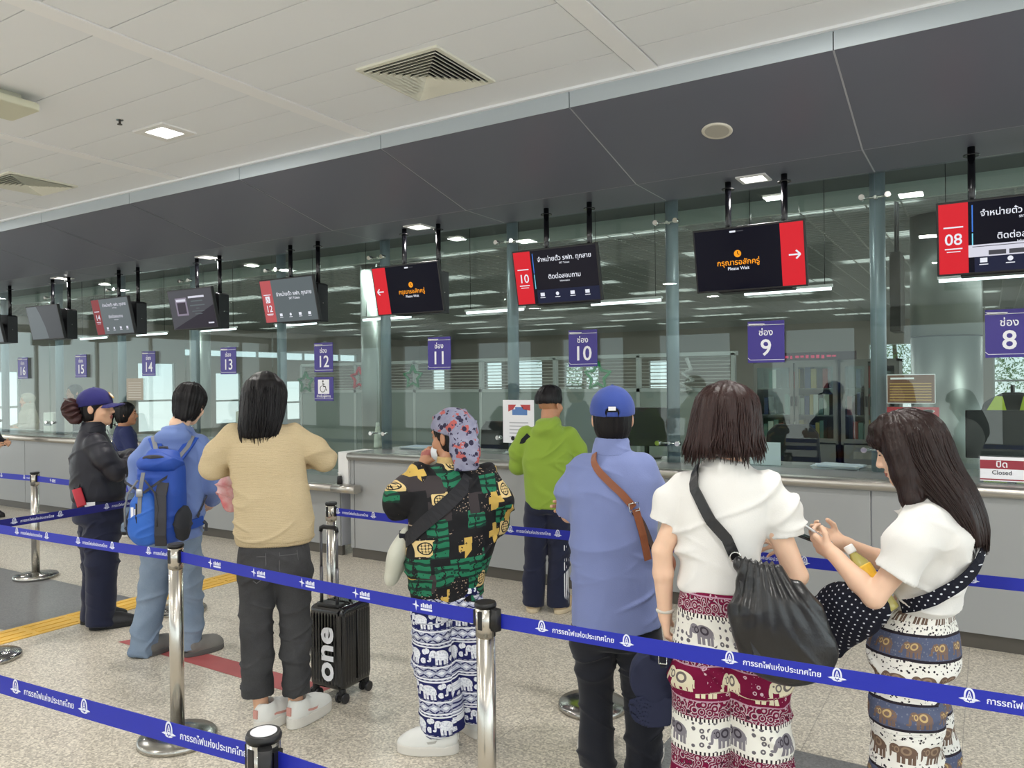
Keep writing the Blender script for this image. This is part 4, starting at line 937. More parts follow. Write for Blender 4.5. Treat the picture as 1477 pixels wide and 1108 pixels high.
def smooth_interp(z, T):
    """monotone cubic interpolation of the station table"""
    zs = T[:, 0]; Y = T[:, 1:]; h = np.diff(zs); d = np.diff(Y, axis=0)/h[:, None]; m = np.zeros_like(Y); m[0], m[-1] = d[0], d[-1]
    for i in range(1, len(zs)-1): m[i] = np.where(d[i-1]*d[i] > 0, 2*d[i-1]*d[i]/(d[i-1]+d[i]+1e-9*np.sign(d[i])), 0)
    i = np.clip(np.searchsorted(zs, z)-1, 0, len(zs)-2); t = ((z-zs[i])/h[i])[:, None]; H = h[i][:, None]
    return (2*t**3-3*t**2+1)*Y[i]+(t**3-2*t**2+t)*H*m[i]+(-2*t**3+3*t**2)*Y[i+1]+(t**3-t**2)*H*m[i+1]
def vnoise(P, seed=0):
    P = np.asarray(P, np.float64); i = np.floor(P).astype(np.int64); f = P-i; u = f*f*(3-2*f); r = 0
    for a in (0, 1):
        for b in (0, 1):
            for c in (0, 1):
                h = ((i[:, 0]+a)*73856093) ^ ((i[:, 1]+b)*19349663) ^ ((i[:, 2]+c)*83492791) ^ (seed*2654435761)
                h = (h ^ (h >> 13))*1274126177 & 0x7fffffff; h = h ^ (h >> 16)
                w = (u[:, 0] if a else 1-u[:, 0])*(u[:, 1] if b else 1-u[:, 1])*(u[:, 2] if c else 1-u[:, 2])
                r = r+w*((h & 0xffff)/32767.5-1)
    return r
def normals(V, F):
    n = np.zeros_like(V); a = np.cross(V[F[:, 2]]-V[F[:, 0]], V[F[:, 3]]-V[F[:, 1]])
    for k in range(4): np.add.at(n, F[:, k], a)
    return n/(np.linalg.norm(n, axis=1, keepdims=True)+1e-12)
def soft(name, sd, mats, parent, disp=None, uv=None, midx=None):
    """mesh of a distance field, displaced along its normals by disp(V)"""
    V, F = sd.mesh()
    if disp is not None: V = V+normals(V, F)*disp(V)[:, None]
    me = bpy.data.meshes.new(name); me.vertices.add(len(V)); me.vertices.foreach_set('co', V.astype(np.float32).ravel())
    me.loops.add(len(F)*4); me.loops.foreach_set('vertex_index', F.astype(np.int32).ravel())
    me.polygons.add(len(F)); me.polygons.foreach_set('loop_start', np.arange(0, len(F)*4, 4, dtype=np.int32))
    try: me.polygons.foreach_set('loop_total', np.full(len(F), 4, np.int32))
    except Exception: pass
    me.polygons.foreach_set('use_smooth', np.ones(len(F), bool))
    for m in (mats if isinstance(mats, (list, tuple)) else [mats]): me.materials.append(m)
    if midx is not None: me.polygons.foreach_set('material_index', midx(V[F].mean(1)).astype(np.int32))
    if uv is not None:
        u, v, per = uv(V); U = u[F]; r = U[:, :1]; U = U-per*np.round((U-r)/per)
        l = me.uv_layers.new(name='cloth'); l.data.foreach_set('uv', np.stack([U, v[F]], 2).astype(np.float32).ravel())
    me.update(calc_edges=True); me.validate()
    return new_obj(name, me, parent)
def folds(amp=0.006, sc=(7, 7, 4), seed=1, crease=0.003, csc=(16, 16, 9), ring=0.0, rz=24):
    """cloth: broad billows, then narrow drag lines running two ways"""
    def f(V):
        w = np.stack([vnoise(V*3+11, seed+5), vnoise(V*3+29, seed+6), vnoise(V*3+47, seed+7)], 1)*0.08
        P = V+w; d = 0.9*amp*vnoise(P*np.array(sc), seed)+0.002; k = float(np.mean(csc))
        for i, (sx, sz) in enumerate(((0.9, 1.0), (-0.9, 1.0), (0.15, 0.35))):
            a = P[:, 0]+0.6*P[:, 1]; q = np.stack([(a*0.45+P[:, 2]*sx*0.45)*k*0.55, P[:, 1]*k*0.3, (P[:, 2]*sz-a*sx*0.55)*k*1.35], 1)
            n = vnoise(q, seed+11+i); m = np.clip(vnoise(P*np.array((5, 5, 4)), seed+21+i)*2.0+0.35, 0, 1)
            d = d+crease*2.4*m*(np.clip(1-np.abs(n)*2.4, 0, 1)**2-0.22)
        if ring: d = d+ring*vnoise(P*np.array((5, 5, rz)), seed+2)
        return d
    return f
# ------------------------------------------------------------------ figures
SKIN = mat('skin_warm', (226, 178, 146), 0.5, sss=0.08, var=(30, 0.05)); SKINT = mat('skin_tan', (186, 134, 102), 0.5, sss=0.06, var=(30, 0.06)); SKINP = mat('skin_pale', (236, 196, 168), 0.5, sss=0.1, var=(30, 0.04))
LIP = mat('lips', (160, 84, 78), 0.45); EYEM = mat('eye_dark', (28, 20, 18), 0.15); BROW = mat('eyebrow', (40, 30, 26), 0.9)
def head_sdf(S, c, R, sc=1.0, ears=True):
    c = _a(c); g = lambda x, y, z: c+R@(_a((x, y, z))*sc)
    S.ell(g(0, -0.012, 0.036), _a((0.075, 0.094, 0.083))*sc, R)
    S.ell(g(0, 0.028, -0.036), _a((0.061, 0.064, 0.076))*sc, R, 0.03*sc)
    S.ell(g(0, 0.066, -0.094), _a((0.024, 0.022, 0.020))*sc, R, 0.03*sc)
    S.ell(g(0, 0.076, 0.032), _a((0.050, 0.018, 0.012))*sc, R, 0.02*sc)
    for m in (-1, 1):
        S.ell(g(0.040*m, 0.062, -0.028), _a((0.024, 0.020, 0.022))*sc, R, 0.02*sc)
        S.ell(g(0.031*m, 0.100, 0.010), _a((0.019, 0.014, 0.012))*sc, R, 0.012*sc, True)
        S.ell(g(0.031*m, 0.078, 0.009), _a((0.014, 0.012, 0.011))*sc, R, 0.003)
    S.cone(g(0, 0.088, 0.014), g(0, 0.104, -0.026), 0.007*sc, 0.012*sc, 0.012*sc)
    for m in (-1, 1): S.ell(g(0.011*m, 0.094, -0.030), _a((0.009, 0.010, 0.008))*sc, R, 0.006*sc)
    S.ell(g(0, 0.088, -0.054), _a((0.024, 0.011, 0.006))*sc, R, 0.006*sc); S.ell(g(0, 0.087, -0.066), _a((0.020, 0.011, 0.007))*sc, R, 0.006*sc)
    if ears:
        for m in (-1, 1):
            S.ell(g(0.079*m, -0.010, -0.004), _a((0.009, 0.019, 0.032))*sc, R @ rotm(0.35*m), 0.008*sc); S.ell(g(0.089*m, -0.004, -0.002), _a((0.005, 0.009, 0.018))*sc, R @ rotm(0.35*m), 0.004, True)
def hand_sdf(S, wr, d, n, thumb, curl=(0.5, 0.5, 0.4), sc=1.0, spread=0.10):
    """wrist, pointing direction, palm normal; thumb = +1/-1 picks the side d x n; curls per joint"""
    wr, d, n = _a(wr), _a(d), _a(n); d = d/np.linalg.norm(d); n = n-d*(n@d); n = n/np.linalg.norm(n); sd = np.cross(d, n)*thumb
    S.cone(wr-d*0.02*sc, wr+d*0.02*sc, 0.024*sc, 0.026*sc, 0.015, sq=0.75, side=sd)
    for k, (o, ln, r) in enumerate(((0.030, 0.073, 0.0088), (0.010, 0.082, 0.0092), (-0.010, 0.076, 0.0088), (-0.029, 0.060, 0.0078))):
        root = wr+(d*(0.090-0.012*abs(k-1))+sd*o)*sc; S.cone(wr+(d*0.02+sd*o*0.6)*sc, root, 0.0165*sc, 0.0115*sc, 0.010*sc)
        p = root; a = 0.0; dr = d+sd*spread*(1.5-k)*0.5
        for j, (fr, c) in enumerate(zip((0.46, 0.31, 0.23), curl)):
            a += c*(1+0.08*k); v = dr*math.cos(a)+n*math.sin(a); v = v/np.linalg.norm(v); q = p+v*ln*fr*sc
            S.cone(p, q, r*(1-0.10*j)*sc, r*(0.92-0.10*j)*sc, 0.004*sc); p = q
    b = wr+(d*0.022+sd*0.022)*sc; m = b+(d*0.55+sd*0.75+n*0.35)*0.042*sc; S.cone(wr+d*0.012*sc, b, 0.016*sc, 0.014*sc, 0.010*sc); S.cone(b, m, 0.0135*sc, 0.0105*sc, 0.006*sc)
    e = m+(d*0.85+sd*0.25+n*0.35)*0.032*sc; S.cone(m, e, 0.0105*sc, 0.0085*sc, 0.004*sc)
def person(label, x, y, phi, J, skin, tall=1.6, group=None, h=0.005, headsc=1.0, face=True, hy=0.0, hp=0.0, hr=0.0, hands=None, brow=True, legs=True):
    """J: joints in the figure's own frame, x to its right, y forward, z up"""
    t = thing('person', label, 'person', (x, y, 0), math.radians(phi), group); R = rotm(hy, hp, hr)
    pts = np.array([p for k, p in J.items()], np.float32); lo = pts.min(0)-0.17; hi = pts.max(0)+0.17; lo[2] = min(0.0, lo[2]); lo[2] = -0.01
    S = SDF(lo, hi, h); H = J['head']; NB = _a(J['neck']); r = 1.0
    hip = (_a(J['hipL'])+_a(J['hipR']))/2; ch = (_a(J['shL'])+_a(J['shR']))/2
    side = _a(J['shR'])-_a(J['shL'])
    S.cone(hip+_a((0, 0, 0.03)), hip*0.5+ch*0.5, 0.088, 0.085, 0.03, sq=0.75, side=side); S.cone(hip*0.5+ch*0.5, ch-_a((0, 0, 0.10)), 0.085, 0.092, 0.03, sq=0.72, side=side)
    dz = _a((0, 0, 0.022)); S.cone(J['shL']*0.86+J['shR']*0.14-dz, J['shR']*0.86+J['shL']*0.14-dz, 0.034, 0.034, 0.02); S.cone(NB-_a((0, 0.0, 0.09)), NB, 0.050, 0.050, 0.02)
    nk = 0.052*headsc if 'neckr' not in J else J['neckr']
    hc = _a(H)+R@_a((0, -0.022, -0.062))*headsc; S.cone(NB, hc, 0.052, 0.050, 0.02)
    for s in 'LR':
        sh_ = J['sh'+s]*0.88+J['sh'+('R' if s == 'L' else 'L')]*0.12-dz; ma = sh_*0.5+J['el'+s]*0.5; S.cone(sh_, ma, 0.032, 0.039, 0.012); S.cone(ma, J['el'+s], 0.039, 0.034, 0.012); S.cone(J['el'+s], J['el'+s]*0+_a(J['el'+s])*0.6+_a(J['wr'+s])*0.4 if False else _a(J['el'+s])*0.65+_a(J['wr'+s])*0.35, 0.034, 0.035, 0.012); S.cone(_a(J['el'+s])*0.65+_a(J['wr'+s])*0.35, J['wr'+s], 0.035, 0.024, 0.012)
        if legs:
            S.cone(J['hip'+s], J['kn'+s], 0.060, 0.044, 0.02); kn, an = _a(J['kn'+s]), _a(J['an'+s]); ca = kn*0.7+an*0.3+_a((0, -0.012, 0))
            S.cone(kn, ca, 0.044, 0.044, 0.015); S.cone(ca, an, 0.044, 0.033, 0.015); a = math.radians(J.get('toe'+s, (0, 0, 0))[0] if isinstance(J.get('toe'+s), tuple) else 0)
        hd = (hands or {}).get(s)
        if hd is None:
            v = _a(J['wr'+s])-_a(J['el'+s]); hd = (v, (-1 if s == 'R' else 1, 0.2, 0), (0.35, 0.35, 0.25))
        d, n, cu = hd[:3]; dd = _a(d)/np.linalg.norm(d); nn = _a(n)
        hand_sdf(S, J['wr'+s], dd, nn, hd[3] if len(hd) > 3 else (1 if s == 'R' else -1), cu, 0.95)
    head_sdf(S, H, R, headsc)
    hcn = _a(H)
    def midx(c):
        q = (c-hcn)@R/headsc
        return ((np.abs(q[:, 0]) < 0.023-np.abs(q[:, 2]+0.060)*0.8) & (q[:, 1] > 0.086) & (np.abs(q[:, 2]+0.060) < 0.013)).astype(int)
    b = soft('body', S, [skin, LIP], t, midx=midx)
    if face:
        for m in (-1, 1):
            q = MB(); c = hcn+R@(_a((0.031*m, 0.0815, 0.008))*headsc); M = Matrix.Translation(Vector(c)) @ Matrix(R.tolist()).to_4x4() @ Matrix.Diagonal((0.0125*headsc, 0.0095*headsc, 0.0052*headsc, 1))
            q.lathe([(max(1e-3, math.sin(PI*i/8)), -math.cos(PI*i/8)) for i in range(9)], seg=14, M=M); q.build('eye', EYEM, t)
            if brow:
                q = MB(); q.tube([tuple(hcn+R@(_a((a*m, b_, c_))*headsc)) for a, b_, c_ in ((0.016, 0.0925, 0.031), (0.030, 0.0925, 0.036), (0.046, 0.080, 0.031))], [0.003, 0.0042, 0.002], 6); q.build('eyebrow', BROW, t)
    return t, R
def garment(name, t, m, st, arms=(), h=0.006, k=0.028, disp=None, uv=None, extra=None, ex=2.2, neck=None, round_=0.012, cut=None):
    """upper garment: body stations plus sleeves; arms = (points, radii, open) with an open end hollowed out"""
    A = np.array(st); lo = [(A[:, 1]-A[:, 3]).min(), (A[:, 2]-A[:, 4]).min(), A[:, 0].min()]; hi = [(A[:, 1]+A[:, 3]).max(), (A[:, 2]+A[:, 4]).max(), A[:, 0].max()]
    for p, r, o in arms:
        P = np.array(p); R = max(r); lo = np.minimum(lo, P.min(0)-R); hi = np.maximum(hi, P.max(0)+R)
    S = SDF(np.array(lo)-0.06, np.array(hi)+0.06, h); S.loft(st, ex=ex, round_=round_)
    for p, r, o in arms: S.chain(p, r, k, flat1=True)
    if extra: extra(S)
    for p, r, o in arms:
        if o:
            a, b = _a(p[-2]), _a(p[-1]); d = (b-a)/np.linalg.norm(b-a); S.cone(b-d*0.035, b+d*0.02, r[-1]-0.013, r[-1]-0.009, sub=True, flat0=True)
    if neck: S.ell(*neck, k=0.006, sub=True)
    if cut: cut(S)
    return soft(name, S, m, t, disp, uv)
def trousers(name, t, m, hips, L, Rr, h=0.006, disp=None, pattern=False, k=0.02, extra=None, mid=0.0):
    """hips: stations; L and Rr: lists of (x, y, z, r[, squash]) from crotch to hem"""
    allp = np.array([q[:4] for q in L+Rr]); lo = (allp[:, :3]-allp[:, 3:4]).min(0); hi = (allp[:, :3]+allp[:, 3:4]).max(0); A = np.array(hips)
    lo = np.minimum(lo, [(A[:, 1]-A[:, 3]).min(), (A[:, 2]-A[:, 4]).min(), A[:, 0].min()]); hi = np.maximum(hi, [(A[:, 1]+A[:, 3]).max(), (A[:, 2]+A[:, 4]).max(), A[:, 0].max()])
    S = SDF(lo-0.06, hi+0.06, h); zc0 = L[0][2]; hb = [q for q in hips if q[0] > zc0-0.01]
    S.loft(hb, ex=2.3, round_=0.03)
    for leg in (L, Rr):
        top = (leg[0][0]*0.92+0.08*hips[-1][1], leg[0][1], zc0+0.10); S.cone(top, leg[0][:3], leg[0][3]*0.92, leg[0][3], k*1.6)
        S.chain([q[:3] for q in leg], [q[3] for q in leg], k, flat1=True)
        b, a = _a(leg[-1][:3]), _a(leg[-2][:3]); d = (b-a)/np.linalg.norm(b-a); S.cone(b-d*0.03, b+d*0.03, leg[-1][3]-0.014, leg[-1][3]-0.008, sub=True, flat0=True)
    if extra: extra(S)
    uv = None
    if pattern:
        zc = L[0][2]
        def uv(V):
            z = V[:, 2]; up = z > zc-0.02; left = V[:, 0] < mid
            def axis(leg): T = np.array(sorted([(q[2], q[0], q[1]) for q in leg])); return np.interp(z, T[:, 0], T[:, 1]), np.interp(z, T[:, 0], T[:, 2])
            xl, yl = axis(L); xr, yr = axis(Rr); T = A[np.argsort(A[:, 0])]
            xh, yh = np.interp(z, T[:, 0], T[:, 1]), np.interp(z, T[:, 0], T[:, 2])
            cx = np.where(up, xh, np.where(left, xl, xr)); cy = np.where(up, yh, np.where(left, yl, yr)); rad = np.where(up, pattern*1.62, pattern)
            a = np.arctan2(V[:, 0]-cx, -(V[:, 1]-cy)); return a*rad, z, np.where(up, pattern*1.62, pattern).mean()*2*PI
        def uv2(V, f=uv): u, v, p = f(V); return u, v, p
        uv = uv2
    return soft(name, S, m, t, disp, uv)
def on_torso(st, ang, z, off=0.0):
    """point on the surface of the stations; ang 0 = back, 90 = right, 180 = front"""
    T = np.array(sorted(st), np.float32); I = smooth_interp(np.array([z], np.float32), T)[0]; a = math.radians(ang)
    return Vector((I[0]+(I[2]+off)*math.sin(a), I[1]-(I[3]+off)*math.cos(a), z))
def torso_strap(name, st, path, w, t, m, parent, off=0.006, th=0.004):
    """strap lying on the torso along (angle, z) points"""
    P = []
    for (a0, z0), (a1, z1) in zip(path, path[1:]):
        n = max(3, int(abs(a1-a0)/8)+int(abs(z1-z0)/0.04))
        for i in range(n): f = i/n; P.append((a0+(a1-a0)*f, z0+(z1-z0)*f))
    P.append(path[-1]); Q = [on_torso(st, a, z, off) for a, z in P]; up = []
    for i, (a, z) in enumerate(P):
        r = math.radians(a); nrm = Vector((math.sin(r), -math.cos(r), 0)); d = (Q[min(i+1, len(Q)-1)]-Q[max(i-1, 0)]).normalized(); up.append(d.cross(nrm))
    q = MB(); q.strip(Q, w, th, up); return q.build(name, m, parent)
def hair_strands(q, st, n, zt, zb, r=0.0022, seed=1, face=70, jit=0.004, flick=0.0, a0=-180, a1=180, jag=0.022):
    """locks that run down the outside of the hair stations"""
    rng = random.Random(seed)
    for i in range(n):
        a = rng.uniform(a0, a1)
        if abs(abs(a)-180) < face and face: continue
        top = zt-rng.uniform(0.0, 0.05); bot = zb+rng.uniform(-jag, jag)+0.012*math.sin(a*0.07+seed); P = []; w = rng.uniform(-6, 6); off = rng.uniform(-0.002, jit); fl = rng.uniform(-0.3, 2.4)
        for k in range(9):
            f = k/8; z = top+(bot-top)*f; zc = min(max(z, min(s[0] for s in st)), max(s[0] for s in st)); p = on_torso(st, a+w*f+2.2*math.sin(f*7+i), zc, off+flick*max(0, f-0.72)*fl); P.append((p.x, p.y, z))
        q.tube(P, [r*0.6]+[r]*6+[r*0.7, r*0.2], 4)
def hair_mat(name, col, rough=0.32):
    def f(nt):
        x, y, z, o = coords(nt); mp = nt.nodes.new('ShaderNodeMapping'); mp.inputs['Scale'].default_value = (1, 1, 0.06); nt.links.new(o, mp.inputs[0])
        n = noise(nt, mp.outputs[0], 260, 3); c = N.mix(tuple(v*0.5 for v in col), tuple(min(255, v*1.6+4) for v in col), n)
        return c, n.s, 0.35
    return node_mat(name, f, rough, 0.26)
HAIR_BLACK = hair_mat('hair_black', (13, 11, 13), 0.40); HAIR_BROWN = hair_mat('hair_brown', (38, 24, 22)); HAIR_DARKBROWN = hair_mat('hair_dark_brown', (32, 21, 19))
def hair(t, m, c, R, sc=1.0, st=None, grow=0.014, n=0, zt=None, zb=None, face=70, seed=1, cutface=True, extra=None, h=0.005, lump=0.003, fcut=None, hairline=0.045, short=None, r=0.0024, flick=0.0, strand=1.0):
    """hair shell over the skull plus a hanging mass, the face left open"""
    c = _a(c); g = lambda x, y, z: c+R@(_a((x, y, z))*sc)
    lo, hi = c-0.16, c+0.16
    if st is not None:
        A = np.array(st); lo = np.minimum(lo, [(A[:, 1]-A[:, 3]).min()-0.05, (A[:, 2]-A[:, 4]).min()-0.05, A[:, 0].min()-0.05]); hi = np.maximum(hi, [(A[:, 1]+A[:, 3]).max()+0.05, (A[:, 2]+A[:, 4]).max()+0.05, A[:, 0].max()+0.05])
    S = SDF(lo, hi, h); S.ell(g(0, -0.016, 0.038), (_a((0.075, 0.094, 0.083))+grow)*sc, R)
    if short is not None: S.ell(g(0, -0.03, -0.02), _a((0.074, 0.072, 0.085))*sc+short, R, 0.02)
    if st is not None: S.loft(st, k=0.03, ex=2.2, round_=0.02)
    if extra: extra(S, g)
    if cutface: S.ell(g(0, 0.105, -0.045), _a((0.072, 0.075, 0.085+hairline))*sc, R, 0.012, True)
    if fcut: fcut(S, g)
    def dsp(V):
        q = (V-c)@R; a = np.arctan2(q[:, 0], -q[:, 1]); P = np.stack([a*9, q[:, 2]*4, np.hypot(q[:, 0], q[:, 1])*6], 1)
        return (lump*vnoise(P, seed)+lump*0.6*vnoise(P*np.array((4, 1.5, 2)), seed+1))*strand
    o = soft('hair', S, m, t, dsp)
    if n:
        q = MB(); hair_strands(q, st, n, zt, zb, r, seed, face, flick=flick); k = q.build('hair_strands', m, None)
        bm = bmesh_join(o, k)
    return o
def bmesh_join(a, b):
    """merge mesh b into a (hair shell and its loose locks are one mesh)"""
    import bmesh
    bm = bmesh.new(); bm.from_mesh(a.data); bm.from_mesh(b.data)
    for f in bm.faces: f.smooth = True
    bm.to_mesh(a.data); bm.free(); me = b.data; bpy.data.objects.remove(b); bpy.data.meshes.remove(me); return a
def shoe(t, x, y, ang, upm, solem, L=0.27, w=0.048, hgt=0.075, z0=0.0, chunky=1.0, open_=0.035, heel=0.0, lace=None, trim=None):
    """left or right shoe with heel at (x, y), toe pointing at ang (degrees from forward, left positive)"""
    a = math.radians(ang); d = _a((-math.sin(a), math.cos(a), 0)); s = _a((math.cos(a), math.sin(a), 0)); b = _a((x, y, z0)); U = _a((0, 0, 1))
    lo, hi = b-0.34, b+0.34; lo[2] = z0-0.03; hi[2] = z0+0.18; R = np.stack([s, d, U], 1)
    sh = 0.022*chunky
    S = SDF(lo, hi, 0.004)
    S.ell(b+d*0.05+U*(sh+0.035), (w*0.82, 0.062, 0.055), R); S.ell(b+d*(L-0.085)+U*(sh+0.012), (w, 0.095, 0.042), R, 0.03); S.ell(b+d*0.12+U*(sh+0.03), (w*0.85, 0.10, 0.052), R, 0.03)
    S.cone(b+d*0.055+U*(sh+0.03), b+d*0.05+U*(sh+hgt), 0.044, 0.040, 0.025)
    S.cone(b+d*0.052+U*(sh+0.045), b+d*0.048+U*(sh+0.13), open_, open_+0.002, 0.004, True)
    S.cut_below(z0+sh*0.8); o = soft('shoe', S, upm, t, lambda V: 0.0012*vnoise(V*np.array((60, 60, 30)), 3))
    S = SDF(lo, hi, 0.004); S.ell(b+d*0.058+U*0.01, (w*0.92, 0.072, 0.5), R); S.ell(b+d*(L-0.09)+U*0.01, (w*1.08, 0.102, 0.5), R, 0.03); S.ell(b+d*0.12+U*0.01, (w*0.93, 0.09, 0.5), R, 0.03)
    top = z0+sh*1.35; S.D = np.maximum(S.D, (S.lo[2]+S.h*np.arange(S.n[2], dtype=np.float32)-top)[None, None, :]); S.cut_below(z0+0.001)
    so = soft('sole', S, solem, o)
    if lace is not None:
        q = MB()
        for i in range(4):
            c = b+d*(L*0.44+i*0.022)+U*(sh+hgt*1.02-i*0.0085); q.tube([tuple(c-s*0.026-U*0.008), tuple(c+U*0.004), tuple(c+s*0.026-U*0.008)], 0.0032, 6)
        q.build('laces', lace, o)
        q = MB()
        for m in (-1, 1): q.strip([tuple(b+d*(0.04+0.03*i)+s*m*(w*(0.93+0.05*math.sin(i)))+U*(sh+0.030+0.006*math.sin(i*1.7))) for i in range(5)], 0.010, 0.004, (0, 0, 1))
        q.box((-0.012, -0.006, sh+0.03), (0.012, 0.002, sh+hgt-0.012), Matrix.Translation(Vector(b-d*0.010)) @ Matrix.Rotation(a, 4, 'Z')); q.build('side_trim', trim or lace, o)
    return o
def cap(t, m, c, R, sc=1.0, brim=True, badge=None, hole=True):
    """baseball cap on the head frame"""
    c = _a(c); g = lambda x, y, z: c+R@(_a((x, y, z))*sc); S = SDF(c-0.25, c+0.25, 0.0045)
    S.ell(g(0, -0.012, 0.040), (_a((0.075, 0.094, 0.083))+0.021)*sc, R)
    def lowcut(x, y, z):
        v = [x-c[0], y-c[1], z-c[2]]; q = v[0]*R[0, 2]+v[1]*R[1, 2]+v[2]*R[2, 2]; yy = v[0]*R[0, 1]+v[1]*R[1, 1]+v[2]*R[2, 1]; return q-(0.022+0.08*yy)*sc
    S.put(lowcut, c-0.25, c+0.25, 0, True)
    if hole: S.ell(g(0, -0.115, 0.030), _a((0.030, 0.03, 0.026))*sc, R, 0.004, True)
    o = soft('cap', S, m, t, lambda V: 0.001*vnoise(V*40, 4))
    if brim:
        S = SDF(c-0.3, c+0.3, 0.0045)
        def br(x, y, z):
            v = [x-c[0], y-c[1], z-c[2]]; a, b, q = (v[0]*R[0, i]+v[1]*R[1, i]+v[2]*R[2, i] for i in range(3))
            return np.maximum(np.maximum(np.sqrt((a/0.092)**2+((b-0.075)/0.105)**2)-1, 0)*0.09+np.abs(q-0.033*sc+0.10*(b-0.075)+6*a*a*0.6)-0.003, 0.06-b)
        S.put(br, c-0.29, c+0.29); soft('brim', S, m, o)
    q = MB(); q.ball(tuple(g(0, -0.012, 0.145)), 0.007, 6, (1, 1, 0.6)); q.build('button', m, o)
    return o
# ================================================================== CLOTH PATTERNS
def _ell(u, v, cx, cy, rx, ry):
    a = (u-cx)*(1/rx); b = (v-cy)*(1/ry); return (a*a+b*b).lt(1.0)
def _box(u, v, x0, x1, y0, y1): return u.between(x0, x1)*v.between(y0, y1)
def elephant(u, v, s):
    """mask of a walking elephant about 1.3 s long, head to the left"""
    u = u*(1/s); v = v*(1/s)
    m = _ell(u, v, 0.05, 0.06, 0.44, 0.30).max(_ell(u, v, -0.42, 0.14, 0.22, 0.22)).max(_ell(u, v, -0.62, -0.08, 0.07, 0.24)).max(_ell(u, v, -0.70, -0.27, 0.10, 0.06))
    for x in (-0.26, -0.06, 0.20, 0.38): m = m.max(_box(u, v, x-0.075, x+0.075, -0.52, 0.0))
    return m.max(_box(u, v, 0.47, 0.51, -0.2, 0.12))
def eleph_detail(u, v, s):
    u = u*(1/s); v = v*(1/s)
    saddle = _ell(u, v, 0.04, 0.10, 0.22, 0.20); inner = _ell(u, v, 0.04, 0.10, 0.13, 0.11); ear = _ell(u, v, -0.34, 0.10, 0.11, 0.15); eye = _ell(u, v, -0.50, 0.18, 0.035, 0.035)
    return (saddle*(1-inner)).max(ear*(1-_ell(u, v, -0.34, 0.10, 0.06, 0.09))).max(eye)
def cell(u, p, off=0.0): return (u+(off+50*p)).mod(p)-p/2
def uvs(nt):
    x, y, z, o = coords(nt, 'UV'); return x, y, o
def pants_maroon(nt):
    u, v, o = uvs(nt); P = 0.35; w = (v+(-0.028+7*P)+(u*7).sin()*0.006).mod(P)
    white = w.lt(0.11); el = w.between(0.175, 0.285)
    M, Wh, K, CR = (118, 16, 58), (232, 230, 222), (40, 32, 40), (226, 218, 190)
    # paisley scroll: rings round scattered points
    d = N(vor(nt, o, 40)); ring = (d*11).sin().abs().lt(0.5)
    d2 = N(vor(nt, o, 75)); fine = d2.lt(0.0035*75*0.8)
    pais = N.mix(M, (196, 180, 186), ring*0.85); pais = N.mix(pais, K, (d*11+0.9).sin().abs().lt(0.22)*0.85); pais = N.mix(pais, (230, 220, 222), N(vor(nt, o, 90)).lt(0.16))
    # white band: flowers and grey elephants
    fl = vor(nt, o, 40, rnd=0.35); fd = N(fl); flower = fd.lt(0.34)*fd.gt(0.13)
    wb = N.mix(Wh, (104, 100, 106), flower); wb = N.mix(wb, K, fd.lt(0.06))
    a = cell(u, 0.17); b = w-0.056; e = elephant(a, b, 0.075); near = _ell(a, b, 0, 0.0, 0.062, 0.048)
    wb = N.mix(wb, Wh, near); wb = N.mix(wb, (128, 124, 132), e); wb = N.mix(wb, (66, 60, 70), e*eleph_detail(a, b, 0.075))
    # maroon band: cream elephants among dots
    dots = N(vor(nt, o, 44, rnd=0.5)); mb = N.mix(M, (214, 184, 196), dots.between(0.14, 0.27)); mb = N.mix(mb, (214, 184, 196), N(vor(nt, o, 100)).lt(0.12))
    a2 = cell(u, 0.19, 0.08); b2 = w-0.232; e2 = elephant(a2, b2, 0.088); mb = N.mix(mb, M, _ell(a2, b2, 0, 0, 0.075, 0.056)); mb = N.mix(mb, CR, e2); mb = N.mix(mb, (110, 102, 100), e2*eleph_detail(a2, b2, 0.088))
    c = N.mix(pais, wb, white); c = N.mix(c, mb, el)
    # beaded borders
    for z in (0.0, 0.11):
        bd = (w-z).abs().lt(0.006) if z else w.lt(0.006).max(w.gt(P-0.006)); c = N.mix(c, K, bd); c = N.mix(c, Wh, bd*cell(u, 0.014).abs().lt(0.004))
    for z in (0.175, 0.285): c = N.mix(c, (190, 150, 170), (w-z).abs().lt(0.0022))
    return c, noise(nt, o, 400, 2).s, 0.05
